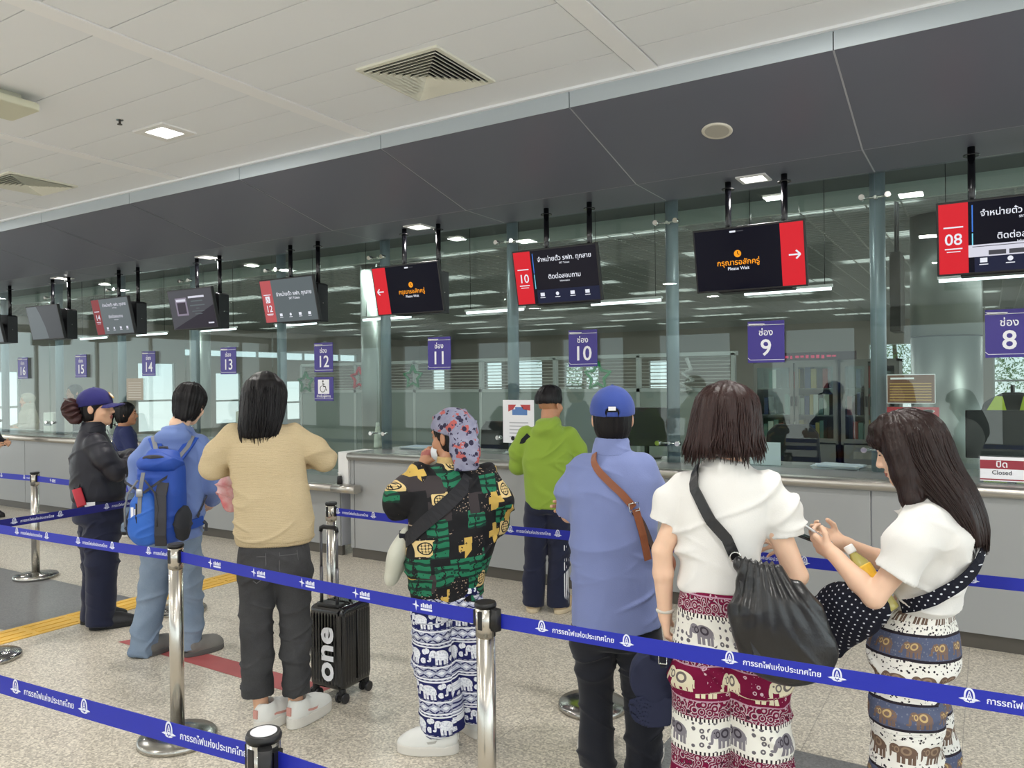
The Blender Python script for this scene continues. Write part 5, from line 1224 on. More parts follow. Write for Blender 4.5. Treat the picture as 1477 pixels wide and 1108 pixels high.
def pants_navy(nt):
    u, v, o = uvs(nt); P = 0.152; w = (v+(0.056+9*P)+(u*9).sin()*0.004).mod(P); NV, Wh, Lt = (34, 38, 92), (232, 234, 240), (176, 180, 200)
    row = ((v+0.056+9*P)/P).floor(); nav = w.lt(0.078)
    a = cell(u, 0.125, 0.0); b = w-0.040; a = cell(u+row*0.055, 0.125); e = elephant(a, b, 0.070); f = _ell(a, b, 0.058, 0.018, 0.014, 0.012).max(_ell(a, b, -0.058, 0.022, 0.013, 0.012)).max(_ell(a, b, 0.054, -0.018, 0.013, 0.012))
    fz = noise(nt, o, 140, 2)
    nb = N.mix(NV, Wh, e.max(f)); nb = N.mix(nb, Lt, e.max(f)*fz.gt(0.55)*0.6); nb = N.mix(nb, NV, e*_ell(a*(1/0.07), b*(1/0.07), -0.34, 0.12, 0.05, 0.09)*0.5)
    q = cell(u, 0.05); g = w-0.118; dia = (q.abs()*0.8+g.abs()*1.4); geo = N.mix(Lt, NV, (dia*260).sin().gt(0.25)); geo = N.mix(geo, Wh, dia.lt(0.012)); geo = N.mix(geo, Wh, fz.gt(0.58)*0.4)
    c = N.mix(geo, nb, nav)
    for z in (0.079, 0.092, 0.144): c = N.mix(c, Wh, (w-z).abs().lt(0.0035)); c = N.mix(c, NV, (w-z-0.0045).abs().lt(0.0012))
    return c, noise(nt, o, 400, 2).s, 0.05
def pants_slate(nt):
    u, v, o = uvs(nt); P = 0.213; w = (v+(0.130+9*P)+(u*6).sin()*0.007).mod(P); SL, Wh, K, BR = (88, 96, 122), (234, 232, 226), (44, 38, 46), (112, 92, 80)
    row = ((v+0.130+9*P)/P).floor(); sl = w.lt(0.075)
    sp = N(vor(nt, o, 95)); sb = N.mix(SL, (118, 122, 140), sp.lt(0.25)); a = cell(u+row*0.03, 0.095); b = w-0.036; e = elephant(a, b, 0.055); sb = N.mix(sb, (124, 102, 90), e*(N(vor(nt, o, 150)).gt(0.22))); sb = N.mix(sb, (196, 170, 120), e*eleph_detail(a, b, 0.055))
    vd = N(vor(nt, o, 90, rnd=1.0)); n = noise(nt, o, 120, 3); leaf = (vd.lt(0.34)*n.gt(0.44))
    ed = (w-0.144).abs(); wb = N.mix(Wh, K, leaf*ed.gt(0.030)); tiny = N(vor(nt, o, 60)).lt(0.10); wb = N.mix(wb, (90, 84, 92), tiny*ed.lt(0.030))
    a2 = cell(u+row*0.05, 0.088); b2 = w-0.144; e2 = elephant(a2, b2, 0.068); wb = N.mix(wb, Wh, _ell(a2, b2, 0, 0, 0.05, 0.034)); wb = N.mix(wb, BR, e2); wb = N.mix(wb, (150, 128, 108), e2*eleph_detail(a2, b2, 0.068))
    c = N.mix(wb, sb, sl)
    for z in (0.0, 0.075): c = N.mix(c, K, (w-z).abs().lt(0.004) if z else w.lt(0.004).max(w.gt(P-0.004)))
    return c, noise(nt, o, 400, 2).s, 0.05
def shirt_print(nt):
    x, y, z, o = coords(nt); u = x*1.0+y*0.5; o2 = comb(nt, u+z*0.06, z-x*0.10, 0.0)
    K, G, BE, CH = (20, 20, 24), (32, 116, 84), (222, 196, 138), (58, 52, 54)
    nz = noise(nt, o, 9, 2); ow = comb(nt, u+z*0.06+nz*0.02, z-x*0.1+nz*0.02, 0.0)
    col = vor(nt, ow, 12.0, metric='CHEBYCHEV', rnd=0.75, out='Color'); d = N(vor(nt, ow, 12.0, metric='CHEBYCHEV', rnd=0.75)); e = nt.nodes.new('ShaderNodeSeparateColor'); nt.links.new(col, e.inputs[0]); r, r2 = N(e.outputs[0]), N(e.outputs[1])
    pos = vor(nt, ow, 12.0, metric='CHEBYCHEV', rnd=0.75, out='Position'); ps = nt.nodes.new('ShaderNodeSeparateXYZ'); nt.links.new(pos, ps.inputs[0]); owx = nt.nodes.new('ShaderNodeSeparateXYZ'); nt.links.new(ow, owx.inputs[0])
    lx, ly = N(owx.outputs[0])-N(ps.outputs[0]), N(owx.outputs[1])-N(ps.outputs[1]); rad = (lx*lx+ly*ly).sqrt()
    n2 = noise(nt, o, 45, 3); n3 = N(vor(nt, o2, 90))
    green = N.mix(G, (16, 52, 42), ((ly*190+nz*6).sin().gt(0.45)).max(n2.gt(0.64))); green = N.mix(green, K, (lx*95+n2*5).sin().gt(0.93))
    beige = N.mix(BE, K, rad.between(0.022, 0.027).max(rad.lt(0.026)*((lx*260).sin()*(ly*260).sin()).abs().lt(0.22)))
    dotb = N.mix(K, (170, 148, 128), n3.lt(0.26)*(noise(nt, o2, 14, 2).gt(0.46)))
    gold = N.mix((206, 172, 88), K, n2.gt(0.66))
    c = N.mix(dotb, green, r.between(0.16, 0.58)); c = N.mix(c, CH, r.between(0.58, 0.66)); c = N.mix(c, beige, r.between(0.66, 0.86)*d.lt(0.42)); c = N.mix(c, gold, r.gt(0.86)*(lx.abs().lt(0.018).max(ly.abs().lt(0.014))))
    c = N.mix(c, K, d.gt(0.53)); return c, n2.s, 0.05
def scarf_print(nt):
    x, y, z, o = coords(nt); n = noise(nt, o, 22, 3); d = N(vor(nt, o, 26)); c = N.mix((104, 106, 132), (164, 164, 184), n); c = N.mix(c, (176, 92, 88), noise(nt, o, 19, 4).gt(0.585)); c = N.mix(c, (46, 42, 66), (d-noise(nt, o, 30, 2)*0.25).lt(0.17)); c = N.mix(c, (66, 60, 84), noise(nt, o, 40, 2).gt(0.64)); return c, n.s, 0.1
def dots(nt):
    x, y, z, o = coords(nt); u = y*0.92+x*0.4; a = cell(u+z*0.5, 0.020); b = cell(z-u*0.5, 0.020); return N.mix((18, 20, 34), (214, 216, 224), (a*a+b*b).lt(0.0028*0.0028)), noise(nt, o, 300, 2).s, 0.1
def knit(nt):
    x, y, z, o = coords(nt); n = noise(nt, o, 420, 2); n2 = noise(nt, o, 5, 2); c = N.mix((176, 156, 120), (220, 202, 168), (n*0.8+n2*0.3-0.05).max(0).min(1)); w = (z*820).sin()*0.25+n; return c, w.s, 0.35
def denim(a, b, base=0.5):
    def f(nt):
        x, y, z, o = coords(nt); n = noise(nt, o, 300, 2); n2 = noise(nt, o, 6, 3); return N.mix(a, b, (n*0.5+n2*0.9-0.2).max(0).min(1)), n.s, 0.12
    return f
def cloth(name, col, rough=0.85, var=0.05): return mat(name, col, rough, bump=(260, 0.12), var=(7, var), sheen=0.15, spec=0.25, wrinkle=0.35)
PM = node_mat('pants_maroon', pants_maroon, 0.85, 0.2); PN = node_mat('pants_navy', pants_navy, 0.85, 0.2); PS = node_mat('pants_slate', pants_slate, 0.85, 0.2)
SHP = node_mat('shirt_print', shirt_print, 0.7, 0.3); SCARF = node_mat('scarf_print', scarf_print, 0.75, 0.25); DOTS = node_mat('polka_dots', dots, 0.75, 0.25); KNIT = node_mat('knit_beige', knit, 0.95, 0.1)
JEANB = node_mat('denim_blue', denim((92, 112, 136), (150, 164, 182)), 0.85, 0.2); JEANK = node_mat('denim_black', denim((40, 40, 42), (82, 82, 84)), 0.85, 0.2)
TEE = mat('tee_white', (232, 230, 226), 0.85, bump=(260, 0.12), spec=0.2, wrinkle=0.75); NAVYC = cloth('navy_cloth', (32, 36, 58)); BLACKC = cloth('black_cloth', (30, 32, 40)); SHIRTB = cloth('shirt_blue', (126, 138, 186)); HOODB = cloth('hoodie_blue', (112, 134, 190)); GREEN = cloth('hoodie_green', (138, 166, 62)); CAPB = cloth('cap_blue', (58, 78, 152)); CAPN = cloth('cap_navy', (44, 42, 104))
JACK = mat('jacket_black', (30, 30, 40), 0.5, bump=(120, 0.08), spec=0.4, wrinkle=0.6); WSHOE = mat('shoe_white', (226, 226, 222), 0.6); WSOLE = mat('sole_white', (216, 212, 204), 0.6); BSHOE = mat('shoe_black', (30, 30, 34), 0.45); BSOLE = mat('sole_black', (22, 22, 24), 0.7); TSHOE = mat('shoe_tan', (190, 168, 134), 0.7); GSHOE = mat('slipper_grey', (120, 118, 114), 0.7)
LEATHER = mat('leather_brown', (140, 82, 52), 0.45, bump=(90, 0.15), var=(20, 0.12)); LEATHERK = mat('leather_black', (24, 24, 26), 0.32, bump=(70, 0.15), spec=0.6); CREAM = cloth('cream_canvas', (206, 206, 192))
def V3(*p): return np.array(p, np.float32)
def std(J):
    J = {k: V3(*v) for k, v in J.items()}; return J
# ================================================================== THE WOMAN IN THE BEIGE CARDIGAN
J = std(dict(head=(-0.035, 0.03, 1.545), neck=(-0.04, -0.01, 1.43), shL=(-0.19, 0, 1.385), shR=(0.115, 0, 1.375), elL=(-0.275, 0.04, 1.235), elR=(0.24, 0.04, 1.25), wrL=(-0.13, 0.27, 1.22), wrR=(0.06, 0.28, 1.24), hipL=(-0.072, 0, 0.82), hipR=(0.085, 0, 0.82), knL=(-0.082, 0.02, 0.46), knR=(0.092, 0.02, 0.46), anL=(-0.062, -0.02, 0.08), anR=(0.095, -0.02, 0.08)))
t, R = person('woman seen from behind in beige knit cardigan, black jeans and white sneakers', -2.913, 2.552, 44, J, SKIN, hp=-0.35, hands={'L': ((0.5, 0.6, 0.3), (0.8, -0.3, -0.4), (0.5, 0.5, 0.4)), 'R': ((-0.5, 0.6, 0.3), (-0.8, -0.3, -0.4), (0.5, 0.5, 0.4))})
ST = [(0.885, 0.004, 0, 0.178, 0.13), (0.95, 0.003, 0, 0.180, 0.132), (1.05, 0.0, 0, 0.178, 0.13), (1.16, -0.012, 0, 0.172, 0.125), (1.28, -0.028, -0.005, 0.172, 0.118), (1.37, -0.038, -0.005, 0.155, 0.10), (1.42, -0.04, -0.005, 0.095, 0.075), (1.455, -0.04, 0, 0.062, 0.058)]
garment('cardigan', t, KNIT, ST, [((J['shL']+V3(0.02, 0, -0.01), V3(-0.245, 0.02, 1.30), J['elL'], V3(-0.20, 0.16, 1.232), V3(-0.15, 0.24, 1.226)), (0.066, 0.060, 0.053, 0.046, 0.040), True), ((J['shR']+V3(-0.02, 0, -0.01), V3(0.195, 0.02, 1.305), J['elR'], V3(0.15, 0.17, 1.245), V3(0.08, 0.25, 1.245)), (0.066, 0.060, 0.053, 0.046, 0.040), True)], disp=folds(0.008, (6, 6, 4), 3, 0.004, (11, 11, 7)))
def rib(V):
    a = np.arctan2(V[:, 0], V[:, 1]); return 0.0022*np.sin(a*110)
S = SDF((-0.26, -0.2, 0.84), (0.26, 0.2, 0.98), 0.004); S.loft([(0.868, 0.004, 0, 0.170, 0.124), (0.90, 0.004, 0, 0.178, 0.131), (0.93, 0.004, 0, 0.1815, 0.1335)], ex=2.2, round_=0.008); soft('ribbed_hem', S, KNIT, t, rib)
trousers('jeans', t, JEANK, [(0.62, 0.005, 0, 0.13, 0.10), (0.72, 0.005, 0, 0.162, 0.118), (0.80, 0.005, 0, 0.160, 0.115), (0.90, 0.003, 0, 0.145, 0.105)], [(-0.075, 0, 0.72, 0.088), (-0.082, 0.01, 0.46, 0.073), (-0.076, -0.015, 0.155, 0.071)], [(0.085, 0, 0.72, 0.088), (0.095, 0.01, 0.46, 0.071), (0.100, -0.015, 0.145, 0.064)], disp=folds(0.005, (8, 8, 6), 8, 0.004, (12, 12, 16), 0.003, 22))
HP4 = [(0.62, 0.005, 0, 0.13, 0.10), (0.72, 0.005, 0, 0.162, 0.118), (0.80, 0.005, 0, 0.160, 0.115), (0.90, 0.003, 0, 0.145, 0.105)]
for m in (-1, 1): q = MB(); q.tube([on_torso(HP4, a*m, z, 0.006) for a, z in ((42, 0.845), (44, 0.77), (41, 0.735), (26, 0.705), (12, 0.735), (10, 0.77), (11, 0.845))], 0.0022, 6); q.tube([on_torso(HP4, a*m, 0.828, 0.006) for a in (42, 26, 11)], 0.0022, 6); q.build('back_pocket', mat('stitch_grey', (96, 96, 98), 0.9), t)
hair(t, HAIR_BLACK, J['head'], R, 1.0, [(1.37, -0.055, -0.085, 0.078, 0.030), (1.42, -0.05, -0.075, 0.092, 0.045), (1.50, -0.04, -0.03, 0.100, 0.095), (1.58, -0.035, 0.0, 0.102, 0.108), (1.64, -0.035, 0.005, 0.075, 0.085), (1.662, -0.035, 0.005, 0.03, 0.04)], n=240, zt=1.64, zb=1.37, face=68, seed=11, r=0.003, grow=0.018)
shoe(t, -0.075, -0.06, -42, WSHOE, WSOLE, 0.27, 0.05, 0.08, chunky=1.6, lace=WHITEP, trim=mat('trim_pink', (206, 150, 140), 0.6)); shoe(t, 0.075, -0.065, -38, WSHOE, WSOLE, 0.27, 0.05, 0.08, chunky=1.6, lace=WHITEP, trim=mat('trim_pink', (206, 150, 140), 0.6))
# ================================================================== THE WOMAN IN THE PATTERNED SHIRT
J = std(dict(head=(0.005, 0.045, 1.375), neck=(0.0, 0.0, 1.265), shL=(-0.15, 0, 1.185), shR=(0.165, 0, 1.185), elL=(-0.235, 0.06, 1.09), elR=(0.205, 0.04, 0.98), wrL=(-0.125, 0.17, 1.235), wrR=(0.05, 0.21, 1.02), hipL=(-0.08, 0, 0.72), hipR=(0.07, 0, 0.72), knL=(-0.08, 0.02, 0.40), knR=(0.08, 0.06, 0.40), anL=(-0.05, -0.01, 0.08), anR=(0.115, 0.10, 0.08)))
t, R = person('woman in a floral head scarf, dark green and gold patterned shirt and navy elephant trousers', -2.042, 2.80, 38, J, SKINT, hy=0.85, hp=-0.1, headsc=0.97, hands={'L': ((0.25, 0.1, 0.95), (0.8, 0.5, 0.0), (1.0, 0.9, 0.6)), 'R': ((-0.9, 0.3, 0.1), (0, -1, 0.2), (0.4, 0.4, 0.3))})
ST5 = [(0.655, -0.03, 0, 0.150, 0.125), (0.75, -0.025, 0, 0.172, 0.14), (0.88, -0.008, 0, 0.192, 0.148), (1.02, 0.008, 0, 0.196, 0.148), (1.13, 0.008, 0, 0.186, 0.13), (1.20, 0.004, 0, 0.150, 0.105), (1.245, 0.0, 0, 0.088, 0.078), (1.275, 0.0, 0.003, 0.060, 0.060)]
def hemslant(S):
    X = S.lo[0]+S.h*np.arange(S.n[0], dtype=np.float32); Z = S.lo[2]+S.h*np.arange(S.n[2], dtype=np.float32); S.D = np.maximum(S.D, (0.672-0.02*np.sin(X*18)[:, None]-Z[None, :])[:, None, :])
garment('shirt', t, SHP, ST5, [((J['shL']+V3(0.02, 0, 0), V3(-0.20, 0.02, 1.13), J['elL'], V3(-0.195, 0.12, 1.135)), (0.078, 0.076, 0.070, 0.056), True), ((J['shR']+V3(-0.02, 0, 0), V3(0.205, 0.01, 1.09), J['elR']+V3(-0.01, 0, 0.02), V3(0.16, 0.12, 0.985)), (0.078, 0.074, 0.066, 0.056), True)], disp=folds(0.011, (6, 6, 4), 13, 0.006, (9, 9, 7)), cut=hemslant)
S = SDF((-0.12, -0.1, 1.22), (0.12, 0.12, 1.32), 0.004); S.loft([(1.255, 0, 0.0, 0.068, 0.066), (1.295, 0, 0.005, 0.062, 0.062)]); S.loft([(1.24, 0, 0.006, 0.055, 0.056), (1.32, 0, 0.012, 0.055, 0.056)], sub=True); soft('collar', S, mat('collar_gold', (196, 166, 110), 0.7, var=(60, 0.3)), t)
trousers('trousers', t, PN, [(0.50, -0.025, 0.02, 0.115, 0.10), (0.62, -0.025, 0, 0.150, 0.125), (0.72, -0.02, 0, 0.152, 0.125), (0.80, -0.01, 0, 0.14, 0.115)], [(-0.098, 0, 0.60, 0.090), (-0.085, 0.005, 0.40, 0.092), (-0.047, -0.005, 0.085, 0.094)], [(0.052, 0.02, 0.60, 0.085), (0.075, 0.05, 0.40, 0.088), (0.110, 0.09, 0.10, 0.080)], disp=folds(0.008, (9, 9, 4), 23, 0.005, (10, 10, 8)), pattern=0.095, mid=-0.01)
shoe(t, 0.005, -0.05, 80, WSHOE, WSOLE, 0.25, 0.047, 0.07, chunky=1.4, lace=WHITEP, trim=mat('trim_grey', (176, 174, 168), 0.6)); shoe(t, 0.125, 0.06, 20, WSHOE, WSOLE, 0.25, 0.046, 0.07, chunky=1.4, lace=WHITEP, trim=mat('trim_grey', (176, 174, 168), 0.6))
hair(t, HAIR_BLACK, J['head'], R, 0.97, None, grow=0.008, short=0.004, lump=0.002, seed=4)
S = SDF(J['head']-0.28, J['head']+0.2, 0.0045); g = lambda x, y, z: J['head']+R@(V3(x, y, z)*0.97)
S.ell(g(0, -0.014, 0.040), V3(0.094, 0.112, 0.097), R)
def sc_cut(x, y, z):
    v = [x-J['head'][0], y-J['head'][1], z-J['head'][2]]; q = v[0]*R[0, 2]+v[1]*R[1, 2]+v[2]*R[2, 2]; f = v[0]*R[0, 1]+v[1]*R[1, 1]+v[2]*R[2, 1]; return q-(0.028+0.30*f)
S.put(sc_cut, J['head']-0.3, J['head']+0.3, 0, True)
S.chain([V3(0.045, -0.055, 1.42), V3(0.055, -0.085, 1.33), V3(0.058, -0.095, 1.24)], [0.060, 0.056, 0.050], 0.02, sq=0.45, side=(1, 0.15, 0), flat1=True)
soft('head_scarf', S, SCARF, t, folds(0.004, (14, 14, 6), 31, 0.004, (18, 18, 6)))
S = SDF(J['head']-0.2, J['head']+0.2, 0.004); S.ell(g(0, 0.062, -0.062), V3(0.062, 0.052, 0.050), R); S.ell(g(0, 0.04, -0.06), V3(0.058, 0.052, 0.055), R, sub=True); S.cone(g(0.0, 0, 0), g(0, 0, 0.001), 0.001); soft('face_mask', S, mat('mask_white', (226, 230, 236), 0.8), t)
bag = thing('shoulder_bag', 'cream canvas bag on a wide black strap at the left hip of the patterned shirt', 'bag', (-2.042, 2.80, 0), math.radians(38))
S = SDF((-0.40, -0.15, 0.68), (-0.12, 0.25, 1.02), 0.005); S.chain([V3(-0.205, 0.03, 0.94), V3(-0.235, 0.03, 0.86), V3(-0.262, 0.03, 0.775)], [0.045, 0.066, 0.055], 0.03, sq=0.55, side=(0.35, 1, 0)); soft('bag_body', S, CREAM, bag, folds(0.006, (12, 12, 6), 41, 0.005, (16, 16, 5)))
torso_strap('strap', ST5, [(28, 1.215), (5, 1.15), (-25, 1.06), (-62, 0.96), (-80, 0.93)], 0.062, 0, mat('strap_black', (26, 26, 32), 0.7), bag, 0.013)
q = MB(); q.rbox((-0.235, -0.02, 0.93), (-0.185, 0.07, 0.96), 0.01); q.build('strap_ring', BLACKC, bag)
# ================================================================== THE MAN IN THE BLUE SHIRT
J = std(dict(head=(0.003, 0.02, 1.462), neck=(0.0, -0.012, 1.345), shL=(-0.140, 0, 1.262), shR=(0.140, 0, 1.264), elL=(-0.188, 0.09, 1.045), elR=(0.165, 0.11, 1.035), wrL=(0.03, 0.225, 1.075), wrR=(-0.155, 0.205, 1.055), hipL=(-0.085, 0, 0.82), hipR=(0.09, 0, 0.82), knL=(-0.082, 0.02, 0.45), knR=(0.105, 0.02, 0.45), anL=(-0.075, -0.02, 0.08), anR=(0.115, -0.02, 0.08)))
t, R = person('man seen from behind in a blue cap and loose blue polo shirt with black trousers', -1.348, 2.987, 24, J, SKIN, headsc=0.98, hands={'R': ((-0.95, -0.25, 0.02), (0, -0.9, 0.1), (0.5, 0.5, 0.3)), 'L': ((0.9, -0.1, 0.1), (0, -1, 0), (0.4, 0.4, 0.3))})
ST7 = [(0.565, 0.01, 0, 0.188, 0.145), (0.70, 0.008, 0, 0.182, 0.145), (0.90, 0.0, -0.005, 0.178, 0.140), (1.08, 0.0, -0.01, 0.182, 0.132), (1.20, 0.0, -0.012, 0.180, 0.120), (1.28, 0.0, -0.012, 0.135, 0.098), (1.325, 0.0, -0.012, 0.085, 0.075), (1.35, 0.0, -0.01, 0.066, 0.064)]
def hem7(S):
    X = S.lo[0]+S.h*np.arange(S.n[0], dtype=np.float32); Z = S.lo[2]+S.h*np.arange(S.n[2], dtype=np.float32); S.D = np.maximum(S.D, (0.575+0.035*np.clip(X*6, -1, 1)[:, None]-Z[None, :])[:, None, :])
garment('polo_shirt', t, SHIRTB, ST7, [((J['shL']+V3(0.02, 0, -0.005), V3(-0.170, 0.03, 1.16), J['elL']+V3(0, -0.01, 0.01)), (0.064, 0.066, 0.062), True), ((J['shR']+V3(-0.02, 0, -0.005), V3(0.155, 0.04, 1.16), J['elR']+V3(0, -0.01, 0.02)), (0.064, 0.064, 0.060), True)], disp=folds(0.008, (5, 5, 3), 53, 0.005, (9, 9, 4)), cut=hem7)
S = SDF((-0.14, -0.14, 1.27), (0.14, 0.14, 1.42), 0.004); S.loft([(1.315, 0, -0.012, 0.082, 0.078), (1.365, 0, -0.008, 0.070, 0.068), (1.385, 0, -0.006, 0.066, 0.064)]); S.loft([(1.30, 0, -0.008, 0.058, 0.058), (1.42, 0, -0.004, 0.058, 0.056)], sub=True); S.ell((0, 0.10, 1.36), (0.05, 0.07, 0.06), k=0.01, sub=True); soft('collar', S, SHIRTB, t, folds(0.003, (20, 20, 14), 5, 0.002))
trousers('trousers', t, BLACKC, [(0.40, 0.015, 0, 0.15, 0.11), (0.52, 0.012, 0, 0.175, 0.125), (0.75, 0.01, 0, 0.165, 0.12)], [(-0.082, 0, 0.52, 0.090), (-0.080, 0.01, 0.35, 0.078), (-0.072, -0.01, 0.012, 0.072)], [(0.105, 0, 0.52, 0.092), (0.110, 0.01, 0.35, 0.080), (0.118, -0.01, 0.012, 0.073)], disp=folds(0.007, (8, 8, 6), 57, 0.005, (12, 12, 14), 0.005, 18))
shoe(t, -0.072, -0.045, 12, WSHOE, WSOLE, 0.27, 0.05); shoe(t, 0.118, -0.045, -12, WSHOE, WSOLE, 0.27, 0.05)
hair(t, HAIR_BLACK, J['head'], R, 0.98, None, grow=0.009, short=0.006, lump=0.002, seed=6)
cp = cap(t, CAPB, J['head'], R, 0.98)
q = MB(); c = J['head']; n = 10
pts = [tuple(c+R@V3(0.060*math.sin(a), -0.012-0.105*math.cos(a), 0.024)) for a in [(-0.6+1.2*k/n) for k in range(n+1)]]; q.strip(pts, 0.018, 0.004, (0, 0, 1)); q.build('closure_strap', CAPB, cp)
q = MB(); q.box((-0.016, -0.1225, 0.040), (0.014, -0.1205, 0.056), Matrix.Translation(Vector(c))); q.build('tag', PRINTW, cp)
bag = thing('crossbody_bag', 'brown leather crossbody strap with metal buckle on the blue polo shirt', 'bag', (-1.348, 2.987, 0), math.radians(24))
torso_strap('strap', ST7, [(-48, 1.325), (-30, 1.285), (-8, 1.23), (10, 1.175), (26, 1.115)], 0.030, 0, LEATHER, bag, 0.011)
torso_strap('lower_strap', ST7, [(27, 1.10), (40, 1.04), (55, 0.96), (75, 0.90), (110, 0.85)], 0.028, 0, mat('leather_dark', (70, 44, 34), 0.5), bag, 0.009)
p0, p1 = on_torso(ST7, 27, 1.11, 0.02), on_torso(ST7, 42, 0.905, 0.03)
q = MB(); q.strip([p0, p0*0.5+p1*0.5+Vector((0.004, -0.006, 0)), p1], 0.030, 0.004, (0.9, 0.3, 0.3)); q.build('loose_strap_end', LEATHER, bag)
q = MB(); c = on_torso(ST7, 25, 1.118, 0.017); q.tube([c+Vector(v) for v in ((-0.02, -0.003, 0.012), (0.018, -0.001, 0.020), (0.024, 0.0, -0.012), (-0.014, -0.003, -0.02), (-0.02, -0.003, 0.012))], 0.0028, 6); q.build('buckle', CHROME, bag)
S = SDF((0.0, 0.0, 0.68), (0.34, 0.3, 0.98), 0.006); S.ell((0.16, 0.17, 0.82), (0.10, 0.045, 0.09)); soft('pouch', S, LEATHER, bag, folds(0.004))
# ================================================================== THE WOMAN WITH THE BROWN BOB
J = std(dict(head=(-0.005, 0.02, 1.478), neck=(-0.008, -0.012, 1.350), shL=(-0.165, 0, 1.270), shR=(0.148, 0, 1.270), elL=(-0.222, -0.005, 1.03), elR=(0.222, 0.0, 0.965), wrL=(-0.216, 0.02, 0.80), wrR=(0.19, 0.22, 0.99), hipL=(-0.085, 0, 0.82), hipR=(0.085, 0, 0.82), knL=(-0.098, 0.02, 0.46), knR=(0.098, 0.02, 0.46), anL=(-0.098, -0.02, 0.08), anR=(0.098, -0.02, 0.08)))
t, R = person('woman with a brown bob and cropped white tee in maroon elephant print trousers', -0.764, 2.641, 16, J, SKINP, hands={'L': ((0.05, 0.15, -1.0), (0.9, 0.1, 0.1), (0.7, 0.8, 0.5)), 'R': ((-0.3, 0.9, 0.2), (-0.8, 0, -0.5), (0.5, 0.5, 0.4))})
ST8 = [(0.905, -0.03, 0, 0.132, 0.108), (0.96, -0.032, 0, 0.133, 0.108), (1.06, -0.03, -0.002, 0.142, 0.112), (1.16, -0.022, -0.006, 0.158, 0.114), (1.25, -0.012, -0.008, 0.158, 0.102), (1.30, -0.008, -0.008, 0.122, 0.088), (1.335, -0.008, -0.008, 0.086, 0.074), (1.352, -0.008, -0.006, 0.074, 0.068)]
garment('tee', t, TEE, ST8, [((J['shL']+V3(0.02, 0, -0.012), V3(-0.195, 0, 1.20), V3(-0.218, -0.003, 1.128)), (0.054, 0.052, 0.052), True), ((J['shR']+V3(-0.02, 0, -0.012), V3(0.172, 0, 1.19), V3(0.188, 0, 1.098)), (0.054, 0.053, 0.054), True)], disp=folds(0.008, (6, 6, 5), 71, 0.0065, (9, 9, 5)), neck=((-0.008, 0.0, 1.385), (0.078, 0.082, 0.048)), h=0.0055)
trousers('trousers', t, PM, [(0.58, 0.0, 0, 0.165, 0.115), (0.70, 0.0, 0, 0.188, 0.132), (0.80, -0.012, 0, 0.165, 0.125), (0.88, -0.028, 0, 0.138, 0.112), (0.925, -0.03, 0, 0.126, 0.102)], [(-0.094, 0, 0.60, 0.102), (-0.095, 0.005, 0.40, 0.097), (-0.095, -0.01, 0.10, 0.092)], [(0.096, 0, 0.60, 0.102), (0.100, 0.005, 0.40, 0.099), (0.102, -0.01, 0.10, 0.094)], disp=folds(0.007, (14, 14, 3), 73, 0.005, (14, 14, 5)), pattern=0.1, mid=0.002)
shoe(t, -0.098, -0.06, 8, WSHOE, WSOLE, 0.25, 0.046); shoe(t, 0.098, -0.06, -8, WSHOE, WSOLE, 0.25, 0.046)
hair(t, HAIR_BROWN, J['head'], R, 1.0, [(1.365, -0.012, -0.035, 0.118, 0.086), (1.39, -0.012, -0.035, 0.122, 0.092), (1.44, -0.008, -0.025, 0.119, 0.100), (1.50, -0.004, -0.005, 0.112, 0.110), (1.56, 0.0, 0.006, 0.100, 0.106), (1.60, 0.0, 0.008, 0.062, 0.07), (1.612, 0.0, 0.008, 0.03, 0.035)], n=380, zt=1.595, zb=1.362, face=55, seed=21, r=0.0030, flick=0.03, lump=0.005)
q = MB(); q.lathe([(0.030, -0.006), (0.032, 0.0), (0.030, 0.006)], tuple(J['wrL']+V3(0, 0.0, 0.015))); q.build('wristband', mat('band_white', (220, 214, 204), 0.7), t)
bag = thing('shoulder_bag', 'large slouchy black leather bag on the right hip of the woman with the brown bob', 'bag', (-0.764, 2.641, 0), math.radians(16))
S = SDF((-0.10, -0.42, 0.50), (0.50, 0.12, 1.05), 0.006)
S.chain([V3(0.055, -0.165, 1.030), V3(0.125, -0.175, 1.012)], [0.018, 0.024], 0.01); S.chain([V3(0.095, -0.185, 0.985), V3(0.140, -0.195, 0.89), V3(0.175, -0.195, 0.785)], [0.058, 0.095, 0.102], 0.05, sq=0.55, side=(1, 0.1, 0)); S.cone((0.195, -0.19, 0.88), (0.232, -0.19, 0.79), 0.060, 0.078, 0.06, sq=0.6, side=(1, 0, 0)); S.cone((0.09, -0.195, 0.86), (0.11, -0.195, 0.765), 0.048, 0.052, 0.06, sq=0.6, side=(1, 0, 0))
def pleat(V):
    a = np.arctan2(V[:, 0]-0.09, V[:, 2]-1.16); f = np.clip((V[:, 2]-0.80)/0.18, 0, 1); return 0.0055*np.sin(a*46+vnoise(V*8, 3)*2)*f+folds(0.008, (8, 8, 5), 81, 0.005, (9, 9, 5))(V)
soft('bag_body', S, LEATHERK, bag, pleat)
q = MB(); P = [Vector(p) for p in ((0.05, -0.182, 1.03), (0.048, -0.205, 0.99), (0.062, -0.243, 0.88), (0.098, -0.255, 0.74))]; q.strip(P, 0.032, 0.006, (1, 0.3, 0.2)); q.build('side_strap', LEATHERK, bag)
torso_strap('strap', ST8, [(-62, 1.335), (-45, 1.30), (-28, 1.24), (-10, 1.16), (8, 1.105), (20, 1.04)], 0.036, 0, LEATHERK, bag, 0.017, 0.006)
